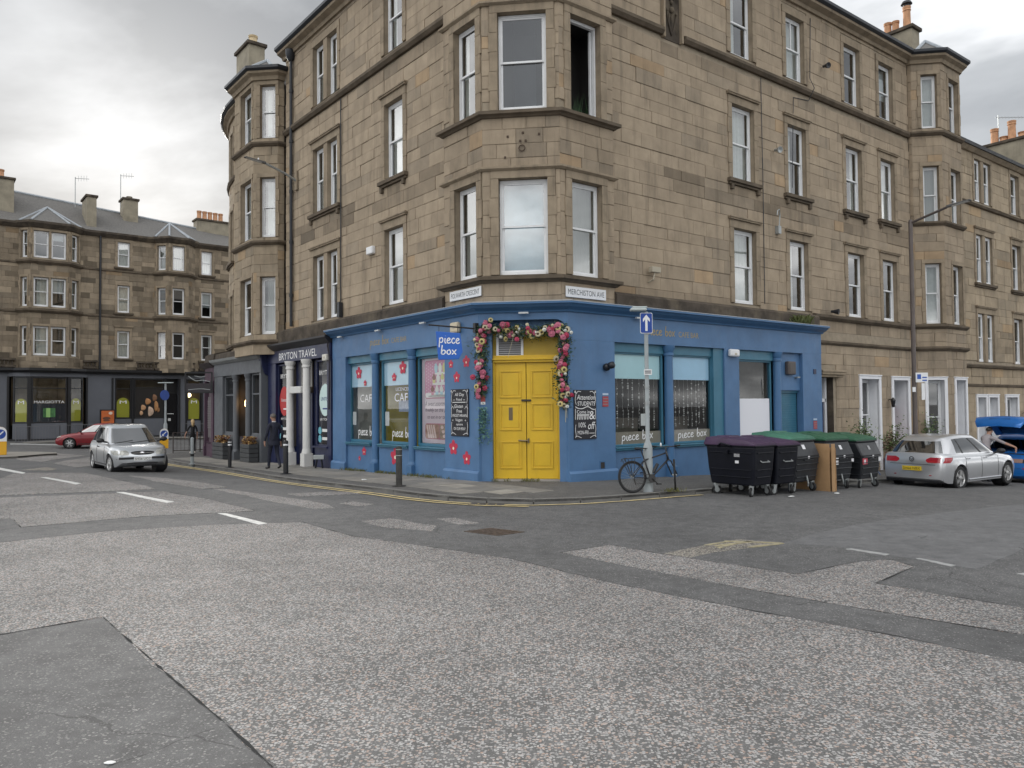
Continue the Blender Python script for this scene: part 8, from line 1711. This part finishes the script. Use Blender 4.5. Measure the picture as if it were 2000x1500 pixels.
def go(u, v): return FC.p(u, .02+rg.uniform(-.12, .1), v)
for q in PP:
    for k in range(34):
        u, v = q[0]+rg.gauss(0, .085), q[1]+rg.gauss(0, .075); leaf(rg.choice(fol), go(u, v), rg.uniform(.02, .055), rg)
for k in range(130):                                            # wispy sprays
    q = rg.choice(PP); leaf(fol[0], go(q[0]+rg.gauss(0, .16), q[1]+rg.gauss(0, .13)), rg.uniform(.015, .03), rg)
for f_, m_ in zip(fol, (LEAF1, LEAF2, LEAF3)): f_.build('foliage', m_, GL, kind='stuff')
stem_ = MB(); stem_.tube([FC.p(q[0], -.02, q[1]) for q in PP], .02, 6); stem_.build('stem', LEAF2, GL)
FK = [('rose', (PINK, BRN)), ('rose', (DPINK, BRN)), ('peony', (PINK, BRN)), ('sun', (CREAM, BRN)), ('sun', (LEM, BRN)), ('white', (WHT, BRN)), ('white', (CREAM, BRN)), ('rose', (DPINK, BRN))]
for i in range(0, len(PP), 3):
    q = PP[i]
    for k in range(2): kd, ms = rg.choice(FK); p = FC.p(q[0]+rg.gauss(0, .075), .1+rg.uniform(-.06, .05), q[1]+rg.gauss(0, .075)); flower(GL, kd, p, FC, ms, rg.uniform(.85, 1.2), rg)
stem_ = MB(); stem_.tube([FC.p(2.14, .06, 1.9), FC.p(2.15, .04, 1.45)], .006, 4); stem_.tube([FC.p(2.17, .06, 1.9), FC.p(2.18, .04, 1.55)], .006, 4); stem_.tube([FC.p(.75, .06, 3.05), FC.p(.92, .1, 3.66)], .005, 4); stem_.build('ribbon', CREAM, GL)
t = thing('small_poster_tag', 'small red and white tag below the left end of the garland', 'tag', FC.p(.03, .02, 1.93)); mb = MB(); mb.fbox(FC, -.0, .16, -.055, -.045, 1.97, 2.14); mb.build('tag', mat('tag_red', (.4, .08, .08), rough=.6), t); mb = MB(); mb.fbox(FC, .0, .16, -.055, -.045, 1.9, 1.965); mb.build('white_strip', WHITE, t)
IV = thing('ivy_spray', 'trailing ivy spray hanging left of the yellow door', 'plant', FC.p(.13, .02, 1.75)); mb = MB(); fv = MB(); rg = random.Random(11)
for k in range(7):
    u0 = .1+rg.uniform(-.05, .1); pts = [(u0+rg.uniform(-.02, .02)*i+.1*math.sin(k+i*.4)*.3, 1.78-i*.1-rg.uniform(0, .03)) for i in range(rg.randint(3, 9))]; mb.tube([FC.p(a, .03, b) for a, b in pts], .004, 4) if len(pts) > 1 else None
    for a, b in pts:
        for j in range(7): leaf(fv, FC.p(a+rg.gauss(0, .05), .03+rg.uniform(-.02, .08), b+rg.gauss(0, .04)), rg.uniform(.025, .05), rg, -.3)
mb.build('stem', LEAF2, IV); fv.build('leaves', mat('ivy_leaf', (.09, .2, .16), rough=.5, var=.3, vscale=12), IV, kind='stuff')
def weeds(label, pts, n, h, seed, m=None, zf=zpave, spread=.12):
    rng = random.Random(seed); mb = MB()
    for (x, y) in pts:
        for k in range(n):
            a = rng.uniform(0, 6.28); r = abs(rng.gauss(0, spread)); bx_, by_ = x+r*math.cos(a), y+r*math.sin(a); z = zf(bx_, by_)+.01; hh = h*rng.uniform(.3, 1); l = Vector((rng.uniform(-1, 1), rng.uniform(-1, 1), 0))*hh*.7; w = Vector((math.cos(a), math.sin(a), 0))*.007
            p = Vector((bx_, by_, z)); mb.add([p-w, p+w, p+l*.5+Vector((0, 0, hh*.8)), p+l+Vector((0, 0, hh))], [(0, 1, 2, 3)])
    o = mb.build('weeds', m or mat('dry_weed', (.13, .13, .035), rough=.8, var=.4, vscale=6), None, kind='stuff'); o['label'] = label; o['category'] = 'weeds'
weeds('tufts of weeds along the foot of the blue cafe wall', [tuple(FL.xy(s, .05+.04*math.sin(s*7))) for s in np.arange(1.2, 7.6, .14) if math.sin(s*3.1) > -.55], 26, .09, 1)
weeds('sparse weeds at the yellow door threshold', [tuple(FC.xy(u, .02)) for u in (.4, .7, 1.1, 1.2, 1.3, 1.45)], 22, .09, 2, spread=.07)
weeds('weeds at the kerb below the bicycle', [(3.4, 16.42), (3.5, 16.5), (3.3, 16.4)], 25, .1, 3, spread=.1)
weeds('plant sprouting on the blue cornice', [tuple(FR.xy(s, .1)) for s in (9.6, 9.8, 10.0, 10.2)], 70, .3, 4, zf=lambda x, y: 4.4, spread=.13, m=leafmat('cornice_weed', (.09, .11, .03)))
def shrub(name, label, x, y, z, h, r, n, cols, pot=None, seed=1, ls=.05, trunk=True):
    t = thing(name, label, 'plant', (x, y, z)); rng = random.Random(seed); zb_ = 0
    if pot:
        mb = MB(); mb.lathe([(pot[0]*.72, 0), (pot[0], pot[1]), (pot[0]*1.06, pot[1]), (pot[0]*1.06, pot[1]+.04), (pot[0]*.85, pot[1]+.02)], 18); mb.build('pot', pot[2], t, local=True, auto=40); zb_ = pot[1]
    st = MB(); fo = MB()
    for k in range(9):
        a = rng.uniform(0, 6.28); e = Vector((r*.8*math.cos(a)*rng.uniform(.2, 1), r*.8*math.sin(a)*rng.uniform(.2, 1), zb_+h*rng.uniform(.5, 1))); m_ = Vector((e.x*.35, e.y*.35, zb_+(e.z-zb_)*.5)); st.tube([(0, 0, zb_), m_, e], [.014, .01, .004], 5)
        for j in range(n//9): u = rng.random(); c = m_.lerp(e, u)+Vector((rng.gauss(0, r*.28), rng.gauss(0, r*.28), rng.gauss(0, r*.25))); fo.cur = rng.randrange(len(cols)); leaf(fo, c, ls*rng.uniform(.6, 1.2), rng)
    st.build('stem', mat('twig_brown', (.07, .05, .03), rough=.8), t, local=True); fo.build('foliage', cols, t, local=True, kind='stuff')
G1, G2, G3 = leafmat('shrub_green', (.05, .1, .025)), leafmat('shrub_light', (.13, .19, .06)), leafmat('shrub_red', (.1, .03, .025)); CLAYP = mat('clay_pot', (.3, .13, .07), rough=.85, var=.2)
for (s, o, h, r, n, cols, pot, lab, sd) in ((13.2, .5, 1.5, .5, 420, [G1, G2], (.3, .4, CLAYP), 'tall green shrub in a clay pot at the wall behind the green bins', 1), (14.7, .9, 1.35, .5, 300, [G2, G1], (.28, .4, CLAYP), 'pale feathery potted shrub in front of the white framed window', 2), (15.9, .8, .75, .42, 380, [G1], (.3, .45, mat('stone_pot', (.3, .28, .25), rough=.9)), 'low rounded potted bush between window and red door', 3), (15.75, .25, 1.15, .3, 260, [G3, G1], (.22, .4, CLAYP), 'potted plant with dark red leaves beside the red door', 4), (18.3, .5, 1.75, .42, 300, [G1, G2], (.25, .4, CLAYP), 'climbing green plant at the foot of the far bay', 5)):
    x, y = FRU.xy(s, o); shrub('potted_plant', lab, x, y, zpave(x, y)+.004, h, r, n, cols, pot, sd, .06)
# bistro table and chair
t = thing('bistro_table', 'small blue folding bistro table on the pavement beside the parked hatchback', 'table', (*FR.xy(10.6, 1.6), zpave(*FR.xy(10.6, 1.6))+.004)); BLM = mat('blue_metal', (.05, .12, .3), rough=.4); mb = MB(); mb.box(-.3, .3, -.3, .3, .69, .71); mb.build('table_top', mat('pale_blue_metal', (.25, .42, .68), rough=.4), t, local=True)
for sx in (-1, 1):
    for a, b in ((-.26, .26), (.26, -.26)): mb = MB(); mb.tube([(sx*.24, a, 0), (sx*.24, b, .69)], .012, 6); mb.build('leg', BLM, t, local=True)
t = thing('bistro_chair', 'blue slatted folding chair beside the bistro table', 'chair', (*FR.xy(11.4, 1.5), zpave(*FR.xy(11.4, 1.5))+.004), .6)
for k in range(5): mb = MB(); mb.box(-.2, .2, -.18+k*.08, -.12+k*.08, .44, .455); mb.build('seat_slat', BLM, t, local=True)
for z in (.68, .8): mb = MB(); mb.box(-.2, .2, .2, .215, z, z+.06); mb.build('back_slat', BLM, t, local=True)
for sx in (-1, 1): mb = MB(); mb.tube([(sx*.2, -.2, 0), (sx*.2, .18, .45), (sx*.2, .21, .88)], .012, 6); mb.build('leg', BLM, t, local=True); mb = MB(); mb.tube([(sx*.18, .2, 0), (sx*.18, -.18, .45)], .012, 6); mb.build('leg', BLM, t, local=True)
# wall lanterns by the doors
for s, z, lab in ((16.1, 1.85, 'black wall lantern beside the red door'), (28.75, 1.2, 'black wall lantern beside the last white doorway')):
    t = thing('wall_lantern', lab, 'lantern', FRU.p(s, 0, z)); mb = MB(); mb.tube([FRU.p(s, .03, z+.1), FRU.p(s, .2, z+.16)], .014, 6); mb.build('bracket', BLACKP, t); p = FRU.p(s, .22, 0); mb = MB(); mb.lathe([(.05, z-.16), (.09, z+.06), (.11, z+.08), (.02, z+.2)], 6, cx=p[0], cy=p[1]); mb.build('lantern_body', BLACKP, t)
# utility items at the junction of the shopfronts
t = thing('meter_box', 'low grey junction box on legs between navy and blue shopfronts', 'junction box', (*FL.xy(8.55, .3), zpave(*FL.xy(8.55, .3))+.01)); mb = MB(); mb.box(-.18, .18, -.09, .09, .3, .44); mb.build('box', STEEL, t, local=True, bevel=.01); mb = MB()
for a, b in ((-.12, -.05), (.12, -.05), (-.12, .05), (.12, .05)): mb.tube([(a, b, 0), (a*.6, b, .3)], .02, 5)
mb.build('legs', BLACKPL, t, local=True)
# litter
for k, (x, y, zf) in enumerate(((6.0, 16.6, zroad), (-3.9, 19.6+.6, zpave), (7.35, 17.5, zroad))):
    t = thing('litter', ('crumpled pale litter on the road by the purple lidded bins', 'white scrap of paper at the foot of the blue cafe wall', 'white scrap of litter by the leaning cardboard')[k], 'litter', (x, y, zf(x, y)+.012)); mb = MB(); rg = random.Random(k); mb.ball((0, 0, .012), .045, 8, 5, (1.5, .8, .35)); mb.v = [(a+rg.uniform(-.01, .01), b+rg.uniform(-.01, .01), c) for a, b, c in mb.v]; mb.build('scrap', PAPER, t, local=True)
rg = random.Random(4)
for k, (u, v) in enumerate(((-3.5, 5.6),)):
    mb = MB(); mb.ball((0, 0, .004), .026, 8, 4, (1.3, .8, .2)); t = thing('litter', 'single white scrap on the dark asphalt patch in the foreground', 'litter', gnd(-2.24, 4.3)); mb.build('scrap', PAPER, t, local=True)
